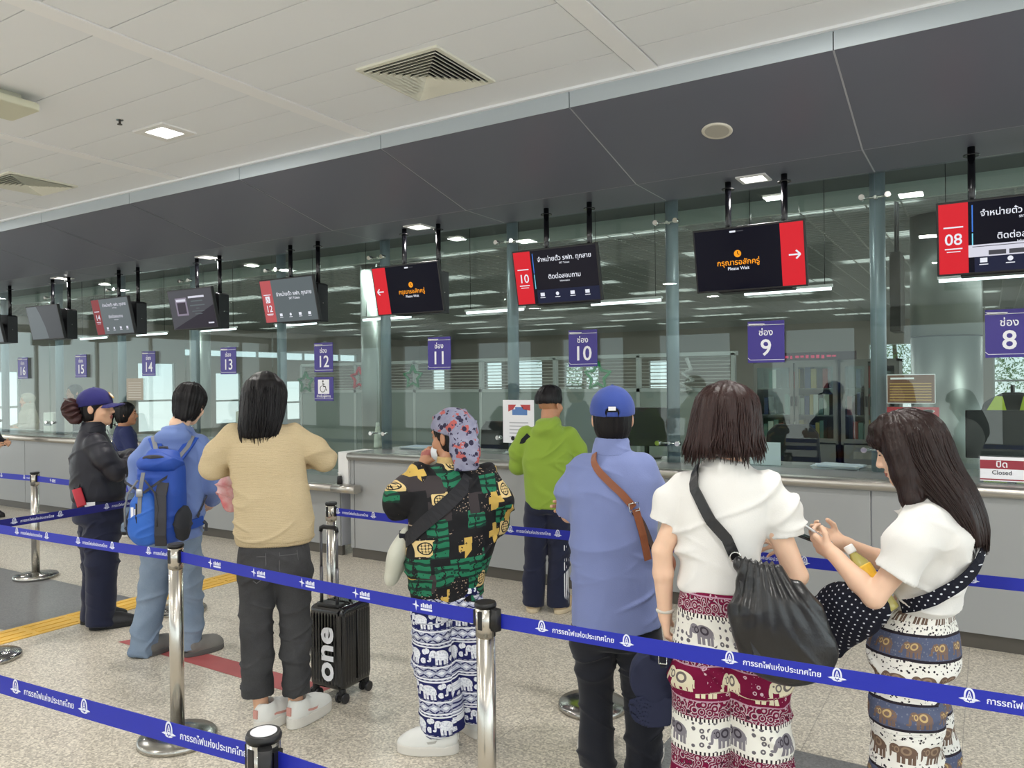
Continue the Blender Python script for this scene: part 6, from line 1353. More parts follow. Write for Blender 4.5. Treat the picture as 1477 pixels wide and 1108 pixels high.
q = MB(); c = on_torso(ST8, 19, 1.045, 0.024); q.tube([c+Vector((0.017*math.cos(a), -0.002, 0.017*math.sin(a))) for a in [2*PI*k/14 for k in range(15)]], 0.0028, 6); q.build('ring', CHROME, bag)
cg = thing('baseball_cap', 'dark navy baseball cap hanging from the left hand of the woman with the brown bob', 'cap', (-0.764, 2.641, 0), math.radians(16))
HC = V3(-0.245, -0.02, 0.56); RC = rotm(0.35, -1.35, 0.15)
cap(cg, mat('cap_dark_navy', (32, 38, 66), 0.8, bump=(260, 0.1)), HC, RC, 0.95)
for ch in list(cg.children): ch.name = 'crown'
q = MB(); q.strip([(-0.235, -0.02, 0.70), (-0.222, -0.05, 0.675), (-0.216, -0.062, 0.64)], 0.02, 0.003, (1, 0, 0)); q.build('closure_strap', BLACKC, cg)
q = MB(); q.tube([(-0.232, -0.065, 0.655), (-0.205, -0.065, 0.655), (-0.205, -0.06, 0.685), (-0.232, -0.06, 0.685), (-0.232, -0.065, 0.655)], 0.0022, 6); q.build('buckle', CHROME, cg)
# ================================================================== THE WOMAN LOOKING AT HER PHONE
J = std(dict(head=(0.0, -0.008, 1.382), neck=(0.0, -0.072, 1.262), shL=(-0.150, -0.08, 1.175), shR=(0.150, -0.08, 1.175), elL=(-0.205, 0.070, 0.925), elR=(0.20, 0.06, 0.94), wrL=(-0.135, 0.205, 1.035), wrR=(0.065, 0.215, 1.035), hipL=(-0.08, -0.01, 0.78), hipR=(0.08, -0.01, 0.78), knL=(-0.075, 0.01, 0.43), knR=(0.075, 0.01, 0.43), anL=(-0.075, -0.02, 0.08), anR=(0.075, -0.02, 0.08)))
P9 = (-0.241, 2.904); A9 = 88
t, R = person('long-haired woman in a white tee and slate elephant print trousers looking down at her phone', *P9, A9, J, SKINP, hp=-0.32, headsc=0.97, hands={'L': ((0.45, 0.85, 0.35), (0.75, -0.1, 0.45), (0.55, 0.7, 0.5)), 'R': ((-0.35, 0.9, 0.3), (-0.75, -0.1, 0.45), (0.55, 0.7, 0.5))})
ST9 = [(0.855, 0.0, -0.055, 0.118, 0.085), (0.93, 0.0, -0.070, 0.132, 0.102), (1.03, 0.0, -0.088, 0.148, 0.116), (1.12, 0.0, -0.092, 0.158, 0.114), (1.19, 0.0, -0.084, 0.132, 0.092), (1.235, 0.0, -0.076, 0.088, 0.072), (1.258, 0.0, -0.072, 0.068, 0.062)]
garment('tee', t, TEE, ST9, [((J['shL']+V3(0.02, 0, -0.01), V3(-0.180, -0.03, 1.085), V3(-0.196, 0.012, 1.005)), (0.062, 0.066, 0.070), True), ((J['shR']+V3(-0.02, 0, -0.01), V3(0.180, -0.03, 1.085), V3(0.195, 0.01, 1.005)), (0.062, 0.066, 0.070), True)], disp=folds(0.008, (7, 7, 5), 91, 0.007, (9, 9, 6)), h=0.0055)
trousers('trousers', t, PS, [(0.50, 0.0, -0.012, 0.16, 0.125), (0.66, 0.0, -0.010, 0.168, 0.138), (0.76, 0.0, -0.015, 0.155, 0.134), (0.83, 0.0, -0.035, 0.128, 0.100), (0.875, 0.0, -0.05, 0.114, 0.078)], [(-0.082, -0.005, 0.52, 0.104, 1), (-0.088, 0.0, 0.36, 0.100), (-0.088, 0.0, 0.09, 0.104)], [(0.082, -0.01, 0.52, 0.104), (0.090, -0.035, 0.36, 0.100), (0.090, -0.055, 0.09, 0.100)], disp=folds(0.008, (14, 14, 3), 93, 0.005, (14, 14, 5)), pattern=0.105)
shoe(t, -0.08, -0.06, 8, WSHOE, WSOLE, 0.24, 0.045); shoe(t, 0.08, -0.06, -8, WSHOE, WSOLE, 0.24, 0.045)
def longcut(S, g): S.ell(g(0, 0.118, -0.075), V3(0.100, 0.086, 0.112), R, 0.010, True)
hair(t, HAIR_DARKBROWN, J['head'], R, 0.97, [(1.085, 0.0, -0.205, 0.085, 0.030), (1.14, 0.0, -0.185, 0.098, 0.050), (1.20, 0.0, -0.155, 0.112, 0.068), (1.27, 0.0, -0.105, 0.118, 0.092), (1.34, 0.0, -0.055, 0.112, 0.105), (1.41, 0.0, -0.025, 0.106, 0.112), (1.47, 0.0, -0.012, 0.086, 0.098), (1.505, 0.0, -0.008, 0.045, 0.055), (1.515, 0, -0.008, 0.02, 0.025)], n=420, zt=1.50, zb=1.09, face=42, seed=31, r=0.0030, lump=0.005, hairline=0.03, fcut=longcut, cutface=False,
     extra=lambda S, g: (S.chain([V3(-0.068, 0.030, 1.44), V3(-0.084, 0.014, 1.38), V3(-0.092, -0.006, 1.31), V3(-0.102, -0.03, 1.23), V3(-0.112, -0.045, 1.15)], [0.034, 0.036, 0.036, 0.032, 0.010], 0.02), S.chain([V3(0.078, 0.055, 1.43), V3(0.098, 0.040, 1.33), V3(0.108, 0.005, 1.22)], [0.022, 0.022, 0.008], 0.02), [S.chain([V3(xb*0.8, 0.060, 1.482), V3(xb, 0.098-abs(xb)*0.35, 1.452), V3(xb*1.05, 0.110-abs(xb)*0.45, 1.412), V3(xb*1.1, 0.108-abs(xb)*0.5, 1.385)], [0.018, 0.014, 0.010, 0.004], 0.012) for xb in (-0.072, -0.052, -0.03, -0.008, 0.016, 0.04, 0.06)]))
def phone(label, c, yaw, pitch, col):
    M = Matrix.Translation(Vector(c)) @ Matrix.Rotation(yaw, 4, 'Z') @ Matrix.Rotation(pitch, 4, 'X')
    a = math.radians(A9); t = thing('smartphone', label, 'phone', (P9[0], P9[1], 0), a)
    q = MB(); q.rbox((-0.036, -0.074, -0.004), (0.036, 0.074, 0.004), 0.009, M); q.build('case', col, t, bevel=0.0015)
    q = MB(); q.rbox((-0.033, -0.071, 0.0042), (0.033, 0.071, 0.0048), 0.007, M); q.build('screen', mat('phone_glass', (24, 26, 32), 0.08), t)
    q = MB(); q.lathe([(0.009, -0.0062), (0.009, -0.004)], (-0.02, 0.055, 0), 14, M); q.build('camera_lens', BLACKGLOSS, t); return t
phone('silver edged smartphone, upper of the two held by the long-haired woman', (-0.085, 0.285, 1.100), 0.5, 0.6, mat('phone_silver', (206, 206, 208), 0.3, 0.6))
phone('black smartphone, lower of the two held by the long-haired woman', (-0.035, 0.315, 1.062), 0.35, 0.35, BLACKGLOSS)
bt = thing('drink_bottle', 'yellow-labelled drink bottle with white cap under the arm of the long-haired woman', 'bottle', (P9[0], P9[1], 0), math.radians(A9))
b0, b1 = Vector((-0.145, 0.028, 0.872)), Vector((-0.118, 0.168, 1.072)); ax = (b1-b0).normalized(); MBt = Matrix.Translation(b0) @ ax.to_track_quat('Z', 'Y').to_matrix().to_4x4(); Lb = (b1-b0).length
q = MB(); q.lathe([(0.020, 0), (0.030, 0.004), (0.031, 0.02), (0.029, 0.05), (0.031, 0.07), (0.031, 0.15), (0.028, 0.17), (0.013, 0.205), (0.013, 0.215)], seg=28, M=MBt); q.build('body', mat('tea_amber', (176, 166, 92), 0.12, coat=0.5), bt)
q = MB(); q.lathe([(0.0316, 0.085), (0.0318, 0.09), (0.0318, 0.155), (0.0316, 0.16)], seg=28, M=MBt); q.build('label', mat('label_yellow', (236, 190, 60), 0.5, var=(40, 0.18)), bt)
q = MB(); q.lathe([(0.0155, 0.208), (0.0165, 0.212), (0.0165, 0.232), (0.014, 0.236)], seg=24, M=MBt); q.build('cap', WHITEP, bt)
bg = thing('sling_bag', 'black sling bag with small white polka dots at the waist of the long-haired woman', 'bag', (P9[0], P9[1], 0), math.radians(A9))
S = SDF((-0.30, -0.02, 0.62), (0.10, 0.40, 1.02), 0.005); S.chain([V3(-0.165, 0.075, 0.885), V3(-0.150, 0.155, 0.855), V3(-0.135, 0.215, 0.795)], [0.040, 0.085, 0.075], 0.04, sq=0.55, side=(0, 0.6, 1)); S.cone((-0.135, 0.20, 0.80), (-0.128, 0.195, 0.70), 0.062, 0.014, 0.03, sq=0.6, side=(0, 1, 0)); soft('bag_body', S, DOTS, bg, folds(0.006, (10, 10, 7), 95, 0.006, (13, 13, 9)))
torso_strap('strap', ST9, [(30, 1.16), (10, 1.13), (-20, 1.06), (-50, 0.985), (-80, 0.93), (-105, 0.90), (-125, 0.885)], 0.042, 0, DOTS, bg, 0.020)
# ================================================================== THE MAN IN THE GREEN HOODIE
J = std(dict(head=(0.022, 0.03, 1.462), neck=(0.015, -0.005, 1.345), shL=(-0.170, 0, 1.255), shR=(0.175, 0, 1.245), elL=(-0.215, 0.05, 1.02), elR=(0.235, 0.10, 1.04), wrL=(-0.16, 0.27, 1.03), wrR=(0.16, 0.33, 1.06), hipL=(-0.085, 0, 0.80), hipR=(0.085, 0, 0.80), knL=(-0.09, 0.02, 0.44), knR=(0.075, 0.02, 0.44), anL=(-0.105, -0.02, 0.08), anR=(0.07, -0.02, 0.08)))
t, R = person('man in a lime green hoodie and navy track pants standing at counter 10', -2.674, 4.812, 22, J, SKINT, hy=-0.55, headsc=0.98, hands={'L': ((0.3, 0.9, 0.0), (0, 0, -1), (0.3, 0.3, 0.2)), 'R': ((-0.3, 0.9, 0.0), (0, 0, -1), (0.3, 0.3, 0.2))})
ST6 = [(0.735, 0.0, 0, 0.150, 0.118), (0.80, 0.0, 0, 0.156, 0.124), (0.95, 0.0, 0, 0.164, 0.124), (1.10, 0.003, 0, 0.178, 0.122), (1.21, 0.006, -0.004, 0.176, 0.112), (1.28, 0.010, -0.006, 0.128, 0.09), (1.32, 0.014, -0.006, 0.088, 0.076), (1.36, 0.016, -0.004, 0.068, 0.064)]
def hood(S): S.ell((0.015, -0.075, 1.285), (0.105, 0.050, 0.060), k=0.03); S.ell((0.015, -0.03, 1.335), (0.092, 0.078, 0.030), k=0.02)
garment('hoodie', t, GREEN, ST6, [((J['shL']+V3(0.02, 0, -0.005), V3(-0.205, 0.02, 1.14), J['elL'], J['wrL']), (0.066, 0.064, 0.058, 0.040), True), ((J['shR']+V3(-0.02, 0, -0.005), V3(0.215, 0.04, 1.14), J['elR'], J['wrR']), (0.066, 0.064, 0.058, 0.040), True)], disp=folds(0.007, (6, 6, 5), 103, 0.005, (11, 11, 7)), extra=hood)
trousers('track_pants', t, NAVYC, [(0.60, 0, 0, 0.14, 0.105), (0.70, 0, 0, 0.155, 0.115), (0.80, 0, 0, 0.145, 0.11)], [(-0.080, 0, 0.64, 0.088), (-0.088, 0.01, 0.42, 0.076), (-0.105, -0.01, 0.045, 0.070)], [(0.080, 0, 0.64, 0.088), (0.078, 0.01, 0.42, 0.076), (0.068, -0.01, 0.045, 0.072)], disp=folds(0.006, (8, 8, 5), 107, 0.004, (11, 11, 8)))
q = MB()
for k in range(3): q.strip([(0.070+0.072*math.sin(a)+0.006, 0.072*-math.cos(a)-0.004, z) for a, z in [(0.7+0.24*k, 0.06+0.06*i) for i in range(8)]], 0.006, 0.006, (1, 0.4, 0))
q.build('side_stripes', PRINTW, t)
shoe(t, -0.105, -0.07, 5, TSHOE, mat('sole_tan', (206, 190, 160), 0.7), 0.26, 0.048); shoe(t, 0.07, -0.07, -20, TSHOE, mat('sole_tan'), 0.26, 0.048)
def fade(S, g): S.ell(g(0, -0.03, -0.05), V3(0.2, 0.2, 0.062), R, 0.0, True)
hair(t, HAIR_BLACK, J['head'], R, 0.98, None, grow=0.016, lump=0.004, seed=41, fcut=fade, extra=lambda S, g: S.ell(g(0, 0.01, 0.095), V3(0.068, 0.085, 0.045), R, 0.02))
q = MB(); q.strip([on_torso(ST6, a, z, 0.012) for a, z in ((-75, 1.16), (-60, 1.21), (-48, 1.25))], 0.04, 0.006, (1, 0, -0.5)); q.build('sling_strap', BLACKC, t)
# ================================================================== THE BACKPACKER
J = std(dict(head=(0.075, 0.155, 1.500), neck=(0.035, 0.085, 1.385), shL=(-0.150, 0.065, 1.262), shR=(0.180, 0.075, 1.268), elL=(-0.205, 0.05, 1.03), elR=(0.245, 0.08, 1.01), wrL=(-0.16, 0.24, 0.92), wrR=(0.17, 0.25, 0.88), hipL=(-0.06, 0, 0.76), hipR=(0.11, 0, 0.76), knL=(-0.105, 0.02, 0.41), knR=(0.105, 0.03, 0.42), anL=(-0.150, -0.03, 0.08), anR=(0.13, -0.01, 0.08)))
P3 = (-4.244, 2.908); A3 = 30
t, R = person('black-haired backpacker in a blue hoodie and faded jeans seen from behind', *P3, A3, J, SKINP, hp=-0.2, hr=0.12, hands={'L': ((0.6, 0.5, -0.4), (0, -1, 0), (0.5, 0.4, 0.3)), 'R': ((-0.6, 0.5, -0.3), (0, -1, 0), (0.5, 0.4, 0.3))})
ST3 = [(0.705, 0.035, 0.0, 0.168, 0.125), (0.76, 0.035, 0.0, 0.172, 0.130), (0.90, 0.030, 0.010, 0.176, 0.130), (1.05, 0.022, 0.030, 0.182, 0.126), (1.18, 0.018, 0.055, 0.182, 0.118), (1.27, 0.022, 0.072, 0.150, 0.10), (1.325, 0.030, 0.082, 0.092, 0.078), (1.37, 0.035, 0.088, 0.066, 0.064)]
def hood3(S): S.ell((0.03, 0.0, 1.31), (0.105, 0.050, 0.055), R=rotm(0, -0.3), k=0.03); S.ell((0.033, 0.06, 1.35), (0.092, 0.075, 0.028), R=rotm(0, -0.3), k=0.02)
garment('hoodie', t, HOODB, ST3, [((J['shL']+V3(0.02, 0, -0.005), V3(-0.195, 0.05, 1.16), J['elL'], V3(-0.175, 0.2, 0.94)), (0.058, 0.062, 0.060, 0.045), True), ((J['shR']+V3(-0.02, 0, -0.005), V3(0.225, 0.07, 1.15), J['elR'], V3(0.19, 0.21, 0.90)), (0.060, 0.064, 0.062, 0.046), True)], disp=folds(0.008, (6, 6, 5), 113, 0.005, (10, 10, 7)), extra=hood3)
trousers('jeans', t, JEANB, [(0.55, 0.02, 0, 0.14, 0.105), (0.66, 0.03, 0, 0.168, 0.12), (0.76, 0.035, 0, 0.160, 0.115)], [(-0.060, 0, 0.60, 0.092), (-0.098, 0.012, 0.40, 0.082), (-0.150, -0.02, 0.012, 0.084)], [(0.110, 0, 0.60, 0.092), (0.112, 0.02, 0.42, 0.080), (0.128, -0.01, 0.03, 0.080)], disp=folds(0.007, (8, 8, 5), 117, 0.006, (11, 11, 9), 0.005, 16))
shoe(t, -0.135, -0.07, -28, GSHOE, mat('sole_grey', (90, 88, 86), 0.8), 0.225, 0.046, 0.045, open_=0.04); shoe(t, 0.13, -0.06, -40, GSHOE, mat('sole_grey'), 0.225, 0.046, 0.045, open_=0.04)
hair(t, HAIR_BLACK, J['head'], R, 1.0, None, grow=0.020, short=0.007, lump=0.008, seed=51, extra=lambda S, g: (S.ell(g(0, -0.075, -0.055), V3(0.062, 0.035, 0.065), R, 0.02), S.ell(g(0, -0.05, 0.105), V3(0.055, 0.055, 0.025), R, 0.02)))
bp = thing('backpack', 'blue and grey hiking backpack on the back of the man in the blue hoodie', 'backpack', (*P3, 0), math.radians(A3))
BLUEB = mat('pack_blue', (28, 74, 170), 0.6, bump=(300, 0.1), var=(8, 0.1)); GREYB = mat('pack_grey', (62, 62, 68), 0.75, bump=(300, 0.15)); MESHB = mat('pack_mesh', (44, 46, 52), 0.85, bump=(500, 0.4)); WEB = mat('webbing_grey', (128, 130, 134), 0.7)
BPC = np.array((0.055, -0.205, 0.0), np.float32)
def B(x, y, z): return BPC+V3(x, y, z)
S = SDF(B(-0.25, -0.2, 0.66), B(0.27, 0.2, 1.32), 0.006); S.loft([(0.715, BPC[0]-0.01, BPC[1]+0.02, 0.120, 0.075), (0.78, BPC[0]-0.01, BPC[1], 0.140, 0.10), (0.92, BPC[0]-0.005, BPC[1]+0.005, 0.142, 0.105), (1.06, BPC[0], BPC[1]+0.02, 0.132, 0.09), (1.16, BPC[0], BPC[1]+0.035, 0.120, 0.075), (1.20, BPC[0], BPC[1]+0.045, 0.09, 0.06)], ex=2.6, round_=0.03); soft('main_compartment', S, BLUEB, bp, folds(0.005, (8, 8, 6), 121, 0.004, (13, 13, 9)))
S = SDF(B(-0.2, -0.2, 1.02), B(0.2, 0.2, 1.34), 0.005); S.ell(B(0.0, 0.005, 1.175), (0.128, 0.088, 0.055)); S.ell(B(0, 0.05, 1.215), (0.09, 0.05, 0.04), k=0.03); soft('top_lid', S, BLUEB, bp, folds(0.005, (9, 9, 9), 125, 0.004))
S = SDF(B(-0.2, -0.25, 0.66), B(0.2, 0.1, 1.12), 0.005); S.ell(B(-0.05, -0.085, 0.875), (0.085, 0.045, 0.150)); S.ell(B(-0.05, -0.08, 0.80), (0.090, 0.05, 0.085), k=0.03); soft('front_pocket', S, mat('pack_blue_light', (44, 104, 200), 0.55, bump=(300, 0.1)), bp, folds(0.004, (9, 9, 7), 127, 0.004))
q = MB(); q.strip([tuple(B(x, y, z)) for x, y, z in ((0.045, -0.030, 1.10), (0.052, -0.105, 1.00), (0.058, -0.118, 0.88), (0.052, -0.112, 0.78), (0.03, -0.06, 0.71))], 0.062, 0.016, (1, 0.25, 0)); q.build('centre_panel', GREYB, bp, bevel=0.004)
S = SDF(B(0.02, -0.2, 0.66), B(0.28, 0.2, 1.0), 0.005); S.ell(B(0.135, -0.01, 0.83), (0.040, 0.085, 0.095)); soft('side_pocket', S, MESHB, bp, folds(0.003))
S = SDF(B(-0.28, -0.2, 0.66), B(-0.02, 0.2, 1.0), 0.005); S.ell(B(-0.145, -0.01, 0.83), (0.036, 0.085, 0.095)); soft('side_pocket', S, MESHB, bp, folds(0.003))
S = SDF(B(-0.2, -0.2, 1.1), B(0.2, 0.2, 1.34), 0.004); S.ell(B(-0.01, -0.045, 1.205), (0.070, 0.030, 0.016), rotm(0, -0.7)); soft('lid_panel', S, GREYB, bp)
for m in (-1, 1): q = MB(); q.tube([tuple(B(*p)) for p in ((-0.05+0.02*m, -0.118, 1.09), (-0.05+0.075*m, -0.118, 1.02), (-0.05+0.095*m, -0.122, 0.93), (-0.05+0.09*m, -0.128, 0.83))], 0.006, 6); q.build('piping', WEB if m < 0 else GREYB, bp)
for m in (-1, 1): q = MB(); q.strip([tuple(B(-0.055+0.02*m, -0.125, 1.03-0.01*m)), tuple(B(-0.055+0.10*m, -0.10, 1.08)), tuple(B(-0.055+0.13*m, -0.03, 1.11))], 0.014, 0.003, (0, 0, 1)); q.build('compression_strap', GREYB, bp)
q = MB(); q.strip([tuple(B(-0.055, y, z)) for y, z in ((-0.085, 1.13), (-0.115, 1.05), (-0.128, 0.98), (-0.135, 0.90))], 0.022, 0.004, (1, 0, 0)); q.build('lid_strap', WEB, bp)
q = MB(); q.rbox((-0.018, -0.006, -0.022), (0.018, 0.006, 0.022), 0.004, Matrix.Translation(Vector(B(-0.055, -0.130, 1.02)))); q.build('buckle', mat('buckle_silver', (170, 172, 176), 0.4, 0.5), bp)
q = MB(); q.tube([tuple(B(*p)) for p in ((-0.075, -0.128, 0.96), (-0.072, -0.137, 0.88), (-0.062, -0.135, 0.80))], 0.005, 6); q.build('zip', BLACK, bp)
q = MB(); q.box((-0.06, -0.002, -0.035), (-0.045, 0.001, 0.03), Matrix.Translation(Vector(B(-0.045, -0.131, 0.91)))); q.box((-0.04, -0.002, -0.03), (-0.03, 0.001, 0.02), Matrix.Translation(Vector(B(-0.045, -0.131, 0.91)))); q.build('printed_logo', PRINTW, bp)
for nm, xs in (('shoulder_strap', -1), ('shoulder_strap', 1)):
    bx = 0.07 if xs > 0 else -0.10
    P = [Vector(B(0.05*xs, 0.085, 1.17)), on_torso(ST3, 40 if xs > 0 else -20, 1.255, 0.018), on_torso(ST3, 62 if xs > 0 else -66, 1.305, 0.026), on_torso(ST3, 120 if xs > 0 else -120, 1.29, 0.02), on_torso(ST3, 130 if xs > 0 else -130, 1.12, 0.016), on_torso(ST3, 105 if xs > 0 else -105, 0.95, 0.02), on_torso(ST3, 62 if xs > 0 else -62, 0.84, 0.03)]
    q = MB(); q.strip(P[:5], 0.062, 0.012, [(1, 0, -0.2*xs)]*4+[(1, 0, 0)]); q.build(nm, BLUEB, bp, bevel=0.003)
    q = MB(); q.strip([P[0]+Vector((0, -0.012, 0)), P[1]+(P[1]-Vector((0.02, 0.06, P[1].z))).normalized()*0.010, P[2]+Vector((0, -0.006, 0.01))], 0.026, 0.004, (1, 0, -0.2*xs)); q.build('webbing', WEB, bp)
    q = MB(); q.strip(P[4:], 0.024, 0.004, (0, 0.4, 1)); q.build('lower_strap', GREYB, bp)
q = MB(); q.strip([tuple(B(0.12, 0.05, 0.80)), on_torso(ST3, 60, 0.80, 0.016), on_torso(ST3, 85, 0.81, 0.014)], 0.055, 0.012, (0, 0, 1)); q.build('hip_belt', BLUEB, bp, bevel=0.003)
q = MB(); q.strip([on_torso(ST3, 84, 0.805, 0.018), on_torso(ST3, 88, 0.785, 0.03), on_torso(ST3, 84, 0.745, 0.035)], 0.025, 0.004, (0.2, 1, 0)); q.build('belt_tail', GREYB, bp)
q = MB(); q.tube([tuple(B(x, y, z)) for x, y, z in ((-0.03, 0.05, 1.225), (-0.02, 0.045, 1.262), (0.02, 0.045, 1.262), (0.03, 0.05, 1.225))], 0.008, 8); q.build('haul_loop', GREYB, bp)
# ================================================================== THE GUARD IN THE NAVY CAP
J = std(dict(head=(0.0, -0.046, 1.472), neck=(0.0, -0.075, 1.345), shL=(-0.170, -0.065, 1.250), shR=(0.170, -0.065, 1.250), elL=(-0.215, 0.05, 1.075), elR=(0.215, 0.045, 1.065), wrL=(0.10, 0.175, 1.135), wrR=(-0.06, 0.165, 1.11), hipL=(-0.09, -0.04, 0.82), hipR=(0.09, -0.04, 0.82), knL=(-0.085, -0.03, 0.45), knR=(0.085, -0.03, 0.45), anL=(-0.08, -0.05, 0.08), anR=(0.085, -0.05, 0.08)))
P1 = (-5.149, 3.056); A1 = -26
t, R = person('guard in profile with navy cap, black jacket and folded arms beside the yellow paving', *P1, A1, J, SKIN, hy=-0.42, hp=0.04, hands={'L': ((0.55, 0.35, 0.0), (0.2, -0.9, -0.2), (0.35, 0.35, 0.3)), 'R': ((-0.9, 0.1, 0.0), (0, -1, 0), (0.4, 0.4, 0.3))})
ST1 = [(0.855, 0.0, -0.040, 0.175, 0.158), (0.90, 0.0, -0.040, 0.182, 0.164), (1.00, 0.0, -0.046, 0.180, 0.158), (1.12, 0.0, -0.060, 0.184, 0.145), (1.20, 0.0, -0.068, 0.178, 0.125), (1.27, 0.0, -0.072, 0.130, 0.10), (1.315, 0.0, -0.074, 0.088, 0.082), (1.36, 0.0, -0.072, 0.068, 0.070)]
garment('jacket', t, JACK, ST1, [((J['shL']+V3(0.02, 0, -0.005), V3(-0.205, -0.02, 1.16), J['elL'], V3(-0.02, 0.165, 1.115), V3(0.06, 0.175, 1.13)), (0.074, 0.074, 0.068, 0.056, 0.046), True), ((J['shR']+V3(-0.02, 0, -0.005), V3(0.205, -0.02, 1.16), J['elR'], V3(0.10, 0.14, 1.085), V3(0.0, 0.155, 1.10)), (0.074, 0.072, 0.062, 0.052, 0.046), True)], disp=folds(0.007, (5, 5, 4), 133, 0.005, (9, 9, 8)))
S = SDF((-0.14, -0.2, 1.28), (0.14, 0.08, 1.42), 0.004); S.loft([(1.315, 0, -0.072, 0.085, 0.084), (1.385, 0, -0.066, 0.070, 0.072)]); S.loft([(1.30, 0, -0.066, 0.058, 0.058), (1.41, 0, -0.06, 0.058, 0.060)], sub=True); soft('collar', S, JACK, t, folds(0.003))
q = MB(); q.tube([on_torso(ST1, a, z, 0.012) for a, z in ((165, 1.33), (168, 1.26), (172, 1.18))], 0.003, 6); q.build('zip', mat('zip_silver', (170, 170, 180), 0.3, 0.8), t)
trousers('trousers', t, NAVYC, [(0.55, 0, -0.04, 0.16, 0.125), (0.70, 0, -0.04, 0.185, 0.155), (0.80, 0, -0.04, 0.180, 0.160), (0.90, 0, -0.04, 0.165, 0.145)], [(-0.090, -0.045, 0.62, 0.110), (-0.085, -0.045, 0.42, 0.092), (-0.080, -0.065, 0.03, 0.084)], [(0.092, -0.035, 0.62, 0.110), (0.088, -0.03, 0.42, 0.094), (0.088, -0.045, 0.03, 0.086)], disp=folds(0.008, (8, 8, 6), 137, 0.006, (11, 11, 12), 0.006, 18))
shoe(t, -0.08, -0.14, 4, BSHOE, BSOLE, 0.27, 0.05); shoe(t, 0.088, -0.10, -4, BSHOE, BSOLE, 0.28, 0.05)
hair(t, HAIR_BLACK, J['head'], R, 1.0, None, grow=0.009, short=0.006, lump=0.003, seed=61, fcut=lambda S, g: S.ell(g(0, 0.075, -0.06), V3(0.12, 0.085, 0.092), R, 0.006, True))
S = SDF((-0.12, -0.36, 1.32), (0.12, -0.08, 1.60), 0.004); S.ell((0, -0.205, 1.475), (0.055, 0.048, 0.068)); S.ell((0, -0.175, 1.42), (0.05, 0.045, 0.05), k=0.02)
def bun(V): a = np.arctan2(V[:, 0], V[:, 2]-1.465); return 0.006*np.sin(a*9+V[:, 1]*60)+0.004*vnoise(V*40, 3)
soft('hair_bun', S, hair_mat('hair_auburn', (48, 28, 28), 0.35), t, bun)
q = MB(); q.tube([(0.03, -0.185, 1.515), (0.055, -0.215, 1.53), (0.03, -0.24, 1.545)], 0.005, 8); q.build('hair_clip', mat('clip_grey', (120, 112, 110), 0.3, 0.4), t)
cp = cap(t, CAPN, J['head'], R, 1.0, hole=False)
c = J['head']; q = MB(); e1 = R@V3(1, 0, 0); up = V3(0, -0.45, 0.89); put2d(q, disc(0, 0, 0.026, 24), Vector(c+R@V3(0, 0.098, 0.086)), Vector(R@V3(1, 0, 0)), Vector(R@V3(0, -0.55, 0.835))); q.build('badge', mat('badge_gold', (226, 176, 70), 0.5), cp)
q = MB(); put2d(q, disc(0, 0, 0.017, 20), Vector(c+R@V3(0, 0.0992, 0.0868)), Vector(R@V3(1, 0, 0)), Vector(R@V3(0, -0.55, 0.835))); q.build('badge_centre', PRINTW, cp)
rd = thing('walkie_talkie', 'red walkie talkie with black antenna on the hip of the guard', 'radio', (*P1, 0), math.radians(A1))
MR = Matrix.Translation((0.155, -0.165, 0.90)) @ Matrix.Rotation(0.25, 4, 'X') @ Matrix.Rotation(-0.35, 4, 'Y')
q = MB(); q.rbox((-0.016, -0.028, -0.065), (0.016, 0.028, 0.055), 0.008, MR); q.build('body', mat('radio_red', (190, 44, 60), 0.5), rd, bevel=0.003)
q = MB(); q.tube([MR @ Vector((0, 0.015, 0.055)), MR @ Vector((0.0, 0.035, 0.10)), MR @ Vector((0.02, 0.115, 0.20))], [0.006, 0.005, 0.0035], 8); q.build('antenna', BLACK, rd)
q = MB(); q.cyl(MR @ Vector((0, -0.012, 0.055)), MR @ Vector((0, -0.012, 0.068)), 0.006); q.build('knob', BLACK, rd)
q = MB(); q.box((0.172, -0.135, 0.835), (0.180, -0.075, 0.862)); tag(q.build('folded_paper', PRINTW, None, (P1[0], P1[1], 0), math.radians(A1)), 'folded white paper in the back trouser pocket of the guard', 'paper')
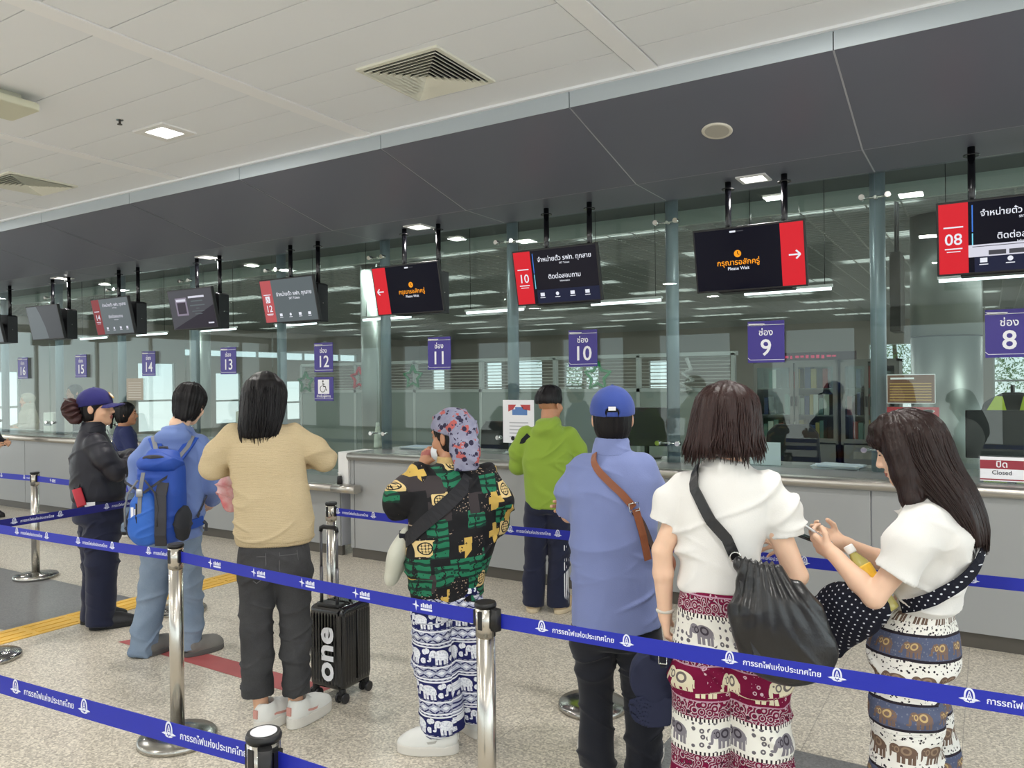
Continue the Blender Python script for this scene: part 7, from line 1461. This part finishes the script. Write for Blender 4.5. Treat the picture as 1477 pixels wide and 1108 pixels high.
# ================================================================== PEOPLE FURTHER BACK
def simple_person(label, x, y, phi, H, top, topname, bottom, hairm, skin=SKIN, hy=0.0, long=None, arms='fwd', ponytail=False, seed=1, shoes=(BSHOE, BSOLE), veil=None):
    k = H/1.62; z = lambda v: v*k; f = 0.20 if arms == 'fwd' else 0.03; wz = 1.02 if arms == 'fwd' else 0.80
    J = std(dict(head=(0, 0.02, z(1.492)), neck=(0, -0.01, z(1.365)), shL=(-0.16, 0, z(1.285)), shR=(0.16, 0, z(1.285)), elL=(-0.205, 0.03, z(1.05)), elR=(0.205, 0.03, z(1.05)), wrL=(-0.13, f, z(wz)), wrR=(0.13, f, z(wz)), hipL=(-0.085, 0, z(0.84)), hipR=(0.085, 0, z(0.84)), knL=(-0.085, 0.02, z(0.46)), knR=(0.085, 0.02, z(0.46)), anL=(-0.085, -0.02, 0.08), anR=(0.085, -0.02, 0.08)))
    t, R = person(label, x, y, phi, J, skin, hy=hy, h=0.006)
    st = [(z(0.80), 0, 0, 0.158, 0.12), (z(0.95), 0, 0, 0.160, 0.12), (z(1.12), 0, 0, 0.172, 0.12), (z(1.24), 0, 0, 0.168, 0.11), (z(1.31), 0, -0.004, 0.115, 0.088), (z(1.35), 0, -0.006, 0.072, 0.068)]
    garment(topname, t, top, st, [((J['shL']+V3(0.02, 0, 0), J['elL'], J['wrL']), (0.062, 0.056, 0.042), True), ((J['shR']-V3(0.02, 0, 0), J['elR'], J['wrR']), (0.062, 0.056, 0.042), True)], disp=folds(0.006, (7, 7, 5), seed), h=0.007)
    trousers('trousers', t, bottom, [(z(0.64), 0, 0, 0.15, 0.11), (z(0.76), 0, 0, 0.155, 0.115), (z(0.86), 0, 0, 0.145, 0.11)], [(-0.082, 0, z(0.68), 0.088), (-0.085, 0.01, z(0.44), 0.070), (-0.085, -0.01, 0.06, 0.06)], [(0.082, 0, z(0.68), 0.088), (0.085, 0.01, z(0.44), 0.070), (0.085, -0.01, 0.06, 0.06)], disp=folds(0.005, (8, 8, 6), seed+3), h=0.007)
    shoe(t, -0.085, -0.07, 6, *shoes, 0.25, 0.046); shoe(t, 0.085, -0.07, -6, *shoes, 0.25, 0.046)
    if veil is None:
        hair(t, hairm, J['head'], R, 1.0, None, grow=0.016, short=0.012, lump=0.004, seed=seed, extra=(lambda S, g: (S.ell(g(0, -0.115, 0.06), V3(0.04, 0.04, 0.04), R, 0.015), S.chain([g(0, -0.13, 0.06), g(0, -0.165, -0.02), g(0, -0.15, -0.14)], [0.035, 0.035, 0.012], 0.02))) if ponytail else None)
    else:
        c = J['head']; S = SDF(c+V3(-0.3, -0.25, -0.5), c+V3(0.3, 0.25, 0.18), 0.006); S.ell(c+V3(0, -0.014, 0.03), V3(0.094, 0.112, 0.104)); S.loft([(z(1.10), 0, 0, 0.20, 0.14), (z(1.24), 0, 0, 0.19, 0.13), (z(1.34), 0, 0, 0.12, 0.10), (z(1.44), 0, 0, 0.10, 0.10)], k=0.03); S.ell(c+V3(0, 0.105, -0.01), V3(0.062, 0.07, 0.085), k=0.01, sub=True); soft('veil', S, veil, t, folds(0.006))
    return t
simple_person('ponytailed visitor in a navy top and jeans at the far counter, right of the guard', -8.012, 4.98, -22, 1.43, mat('top_navy', (30, 40, 86), 0.8, bump=(260, 0.1)), 'top', JEANB, HAIR_BLACK, SKINT, hy=-0.3, ponytail=True, seed=141, shoes=(BSHOE, WSOLE))
simple_person('person in dark clothes cut by the left edge of the photo at the far counter', -10.62, 4.75, -60, 1.48, BLACKC, 'jacket', JEANB, HAIR_BLACK, seed=151)
simple_person('clerk in a pale veil and blouse behind the glass under number sign 16', -13.55, 6.75, 175, 1.52, mat('blouse_pale', (206, 200, 186), 0.85), 'blouse', NAVYC, HAIR_BLACK, seed=161, veil=mat('veil_cream', (200, 194, 178), 0.85))
simple_person('dark-haired clerk in a navy shirt behind the glass, just behind the guard', -12.15, 6.75, 170, 1.66, NAVYC, 'shirt', NAVYC, HAIR_BLACK, SKINT, seed=171)
# ================================================================== THINGS BESIDE THE QUEUE
sc = thing('suitcase', 'small black ribbed suitcase with large white letters beside the beige cardigan', 'suitcase', (-2.905, 2.985, 0), 0.06)
SHELL = mat('shell_black', (14, 14, 16), 0.16, coat=0.4); w, d, z0, z1 = 0.112, 0.118, 0.062, 0.485
S = SDF((-0.16, -0.16, 0.03), (0.16, 0.16, 0.52), 0.004)
def bxf(x, y, z, w=w, d=d):
    qx, qy, qz = np.abs(x)-w+0.03, np.abs(y)-d+0.03, np.abs(z-(z0+z1)/2)-(z1-z0)/2+0.03
    return np.sqrt(np.maximum(qx, 0)**2+np.maximum(qy, 0)**2+np.maximum(qz, 0)**2)+np.minimum(np.maximum(np.maximum(qx, qy), qz), 0)-0.03
S.put(bxf, (-w, -d, z0), (w, d, z1))
def ribs(V):
    f = np.where(np.abs(V[:, 1]) > d-0.012, V[:, 0], np.where(np.abs(V[:, 0]) > w-0.012, V[:, 1], 0.0)); m = np.clip((np.minimum(V[:, 2]-z0, z1-V[:, 2])-0.03)/0.02, 0, 1); return m*0.0024*np.sign(np.sin(f*2*PI/0.020))
soft('shell', S, SHELL, sc, ribs)
q = MB(); q.tube([(w+0.001, 0, z0+0.04), (w+0.001, 0, z1-0.03)], 0.004, 8); q.tube([(-w-0.001, 0, z0+0.04), (-w-0.001, 0, z1-0.03)], 0.004, 8); q.tube([(-w+0.03, 0, z1+0.001), (w-0.03, 0, z1+0.001)], 0.004, 8); q.build('zip', BLACK, sc)
q = MB(); v, f = text2d('one', 0.215, 0.03, 'LEFT'); put2d(q, (v, f), (0.052, -d-0.0045, z0+0.045), (0, 0, 0.84), (-0.72, 0, 0)); q.build('lettering', PRINTW, sc)
q = MB(); q.rbox((-0.075, -d+0.01, z1-0.006), (0.075, -d+0.075, z1+0.012), 0.02); q.build('handle_housing', BLACK, sc, bevel=0.004)
for s in (-1, 1):
    q = MB(); q.cyl((0.052*s, -d+0.035, z1-0.01), (0.052*s, -d+0.035, 0.68), 0.009, 12); q.cyl((0.052*s, -d+0.035, 0.66), (0.052*s, -d+0.035, 0.872), 0.0072, 12); q.build('handle_tube', mat('tube_grey', (110, 110, 114), 0.3, 0.8), sc)
q = MB(); q.tube([(-0.054, -d+0.035, 0.862), (-0.05, -d+0.035, 0.880), (-0.035, -d+0.035, 0.886), (0.035, -d+0.035, 0.886), (0.05, -d+0.035, 0.880), (0.054, -d+0.035, 0.862)], [0.010, 0.012, 0.012, 0.012, 0.012, 0.010], 10); q.build('grip', BLACK, sc)
q = MB(); q.tube([(-0.05, 0.02, z1+0.002), (-0.045, 0.02, z1+0.022), (0.045, 0.02, z1+0.022), (0.05, 0.02, z1+0.002)], 0.009, 10); q.build('top_handle', BLACK, sc)
for sx in (-1, 1):
    for sy in (-1, 1):
        q = MB(); q.cyl((sx*(w-0.025), sy*(d-0.025), z0+0.012), (sx*(w-0.025), sy*(d-0.025), 0.04), 0.018); q.box((sx*(w-0.025)-0.012, sy*(d-0.025)-0.02, 0.02), (sx*(w-0.025)+0.012, sy*(d-0.025)+0.02, 0.05)); wb = q.build('caster', BLACK, sc, bevel=0.003)
        for e in (-1, 1): q = MB(); q.cyl((sx*(w-0.025)+e*0.014, sy*(d-0.025), 0.026), (sx*(w-0.025)+e*0.028, sy*(d-0.025), 0.026), 0.026, 20); q.build('wheel', mat('wheel_grey', (34, 34, 38), 0.4), wb, bevel=0.003)
pb = thing('plastic_bag', 'translucent pink and white plastic bag hanging from the arm of the beige cardigan', 'bag', (-2.913, 2.552, 0), math.radians(44))
S = SDF((-0.45, 0.1, 0.92), (0.0, 0.42, 1.28), 0.005); S.chain([V3(-0.185, 0.23, 1.185), V3(-0.205, 0.24, 1.11), V3(-0.215, 0.24, 1.04)], [0.030, 0.075, 0.062], 0.03, sq=0.6, side=(1, 0, 0))
def film(nt):
    m = nt
pinkm = bpy.data.materials.new('pink_film'); pinkm.use_nodes = True; nt = pinkm.node_tree; N.nt = nt; bs = nt.nodes['Principled BSDF']; x, y, z, o = coords(nt); n = noise(nt, o, 14, 3); cc = N.mix((226, 120, 124), (240, 226, 224), (n*2.2-0.65).max(0).min(1)); nt.links.new(cc, bs.inputs['Base Color']); bs.inputs['Alpha'].default_value = 0.72; bs.inputs['Roughness'].default_value = 0.25
soft('bag_film', S, pinkm, pb, folds(0.008, (14, 14, 8), 181, 0.006, (18, 18, 10)))
q = MB(); q.strip([(-0.20, 0.235, 1.165), (-0.185, 0.20, 1.235), (-0.175, 0.215, 1.29), (-0.165, 0.25, 1.235), (-0.17, 0.25, 1.17)], 0.018, 0.002, (1, 0, 0)); q.build('handle', pinkm, pb)
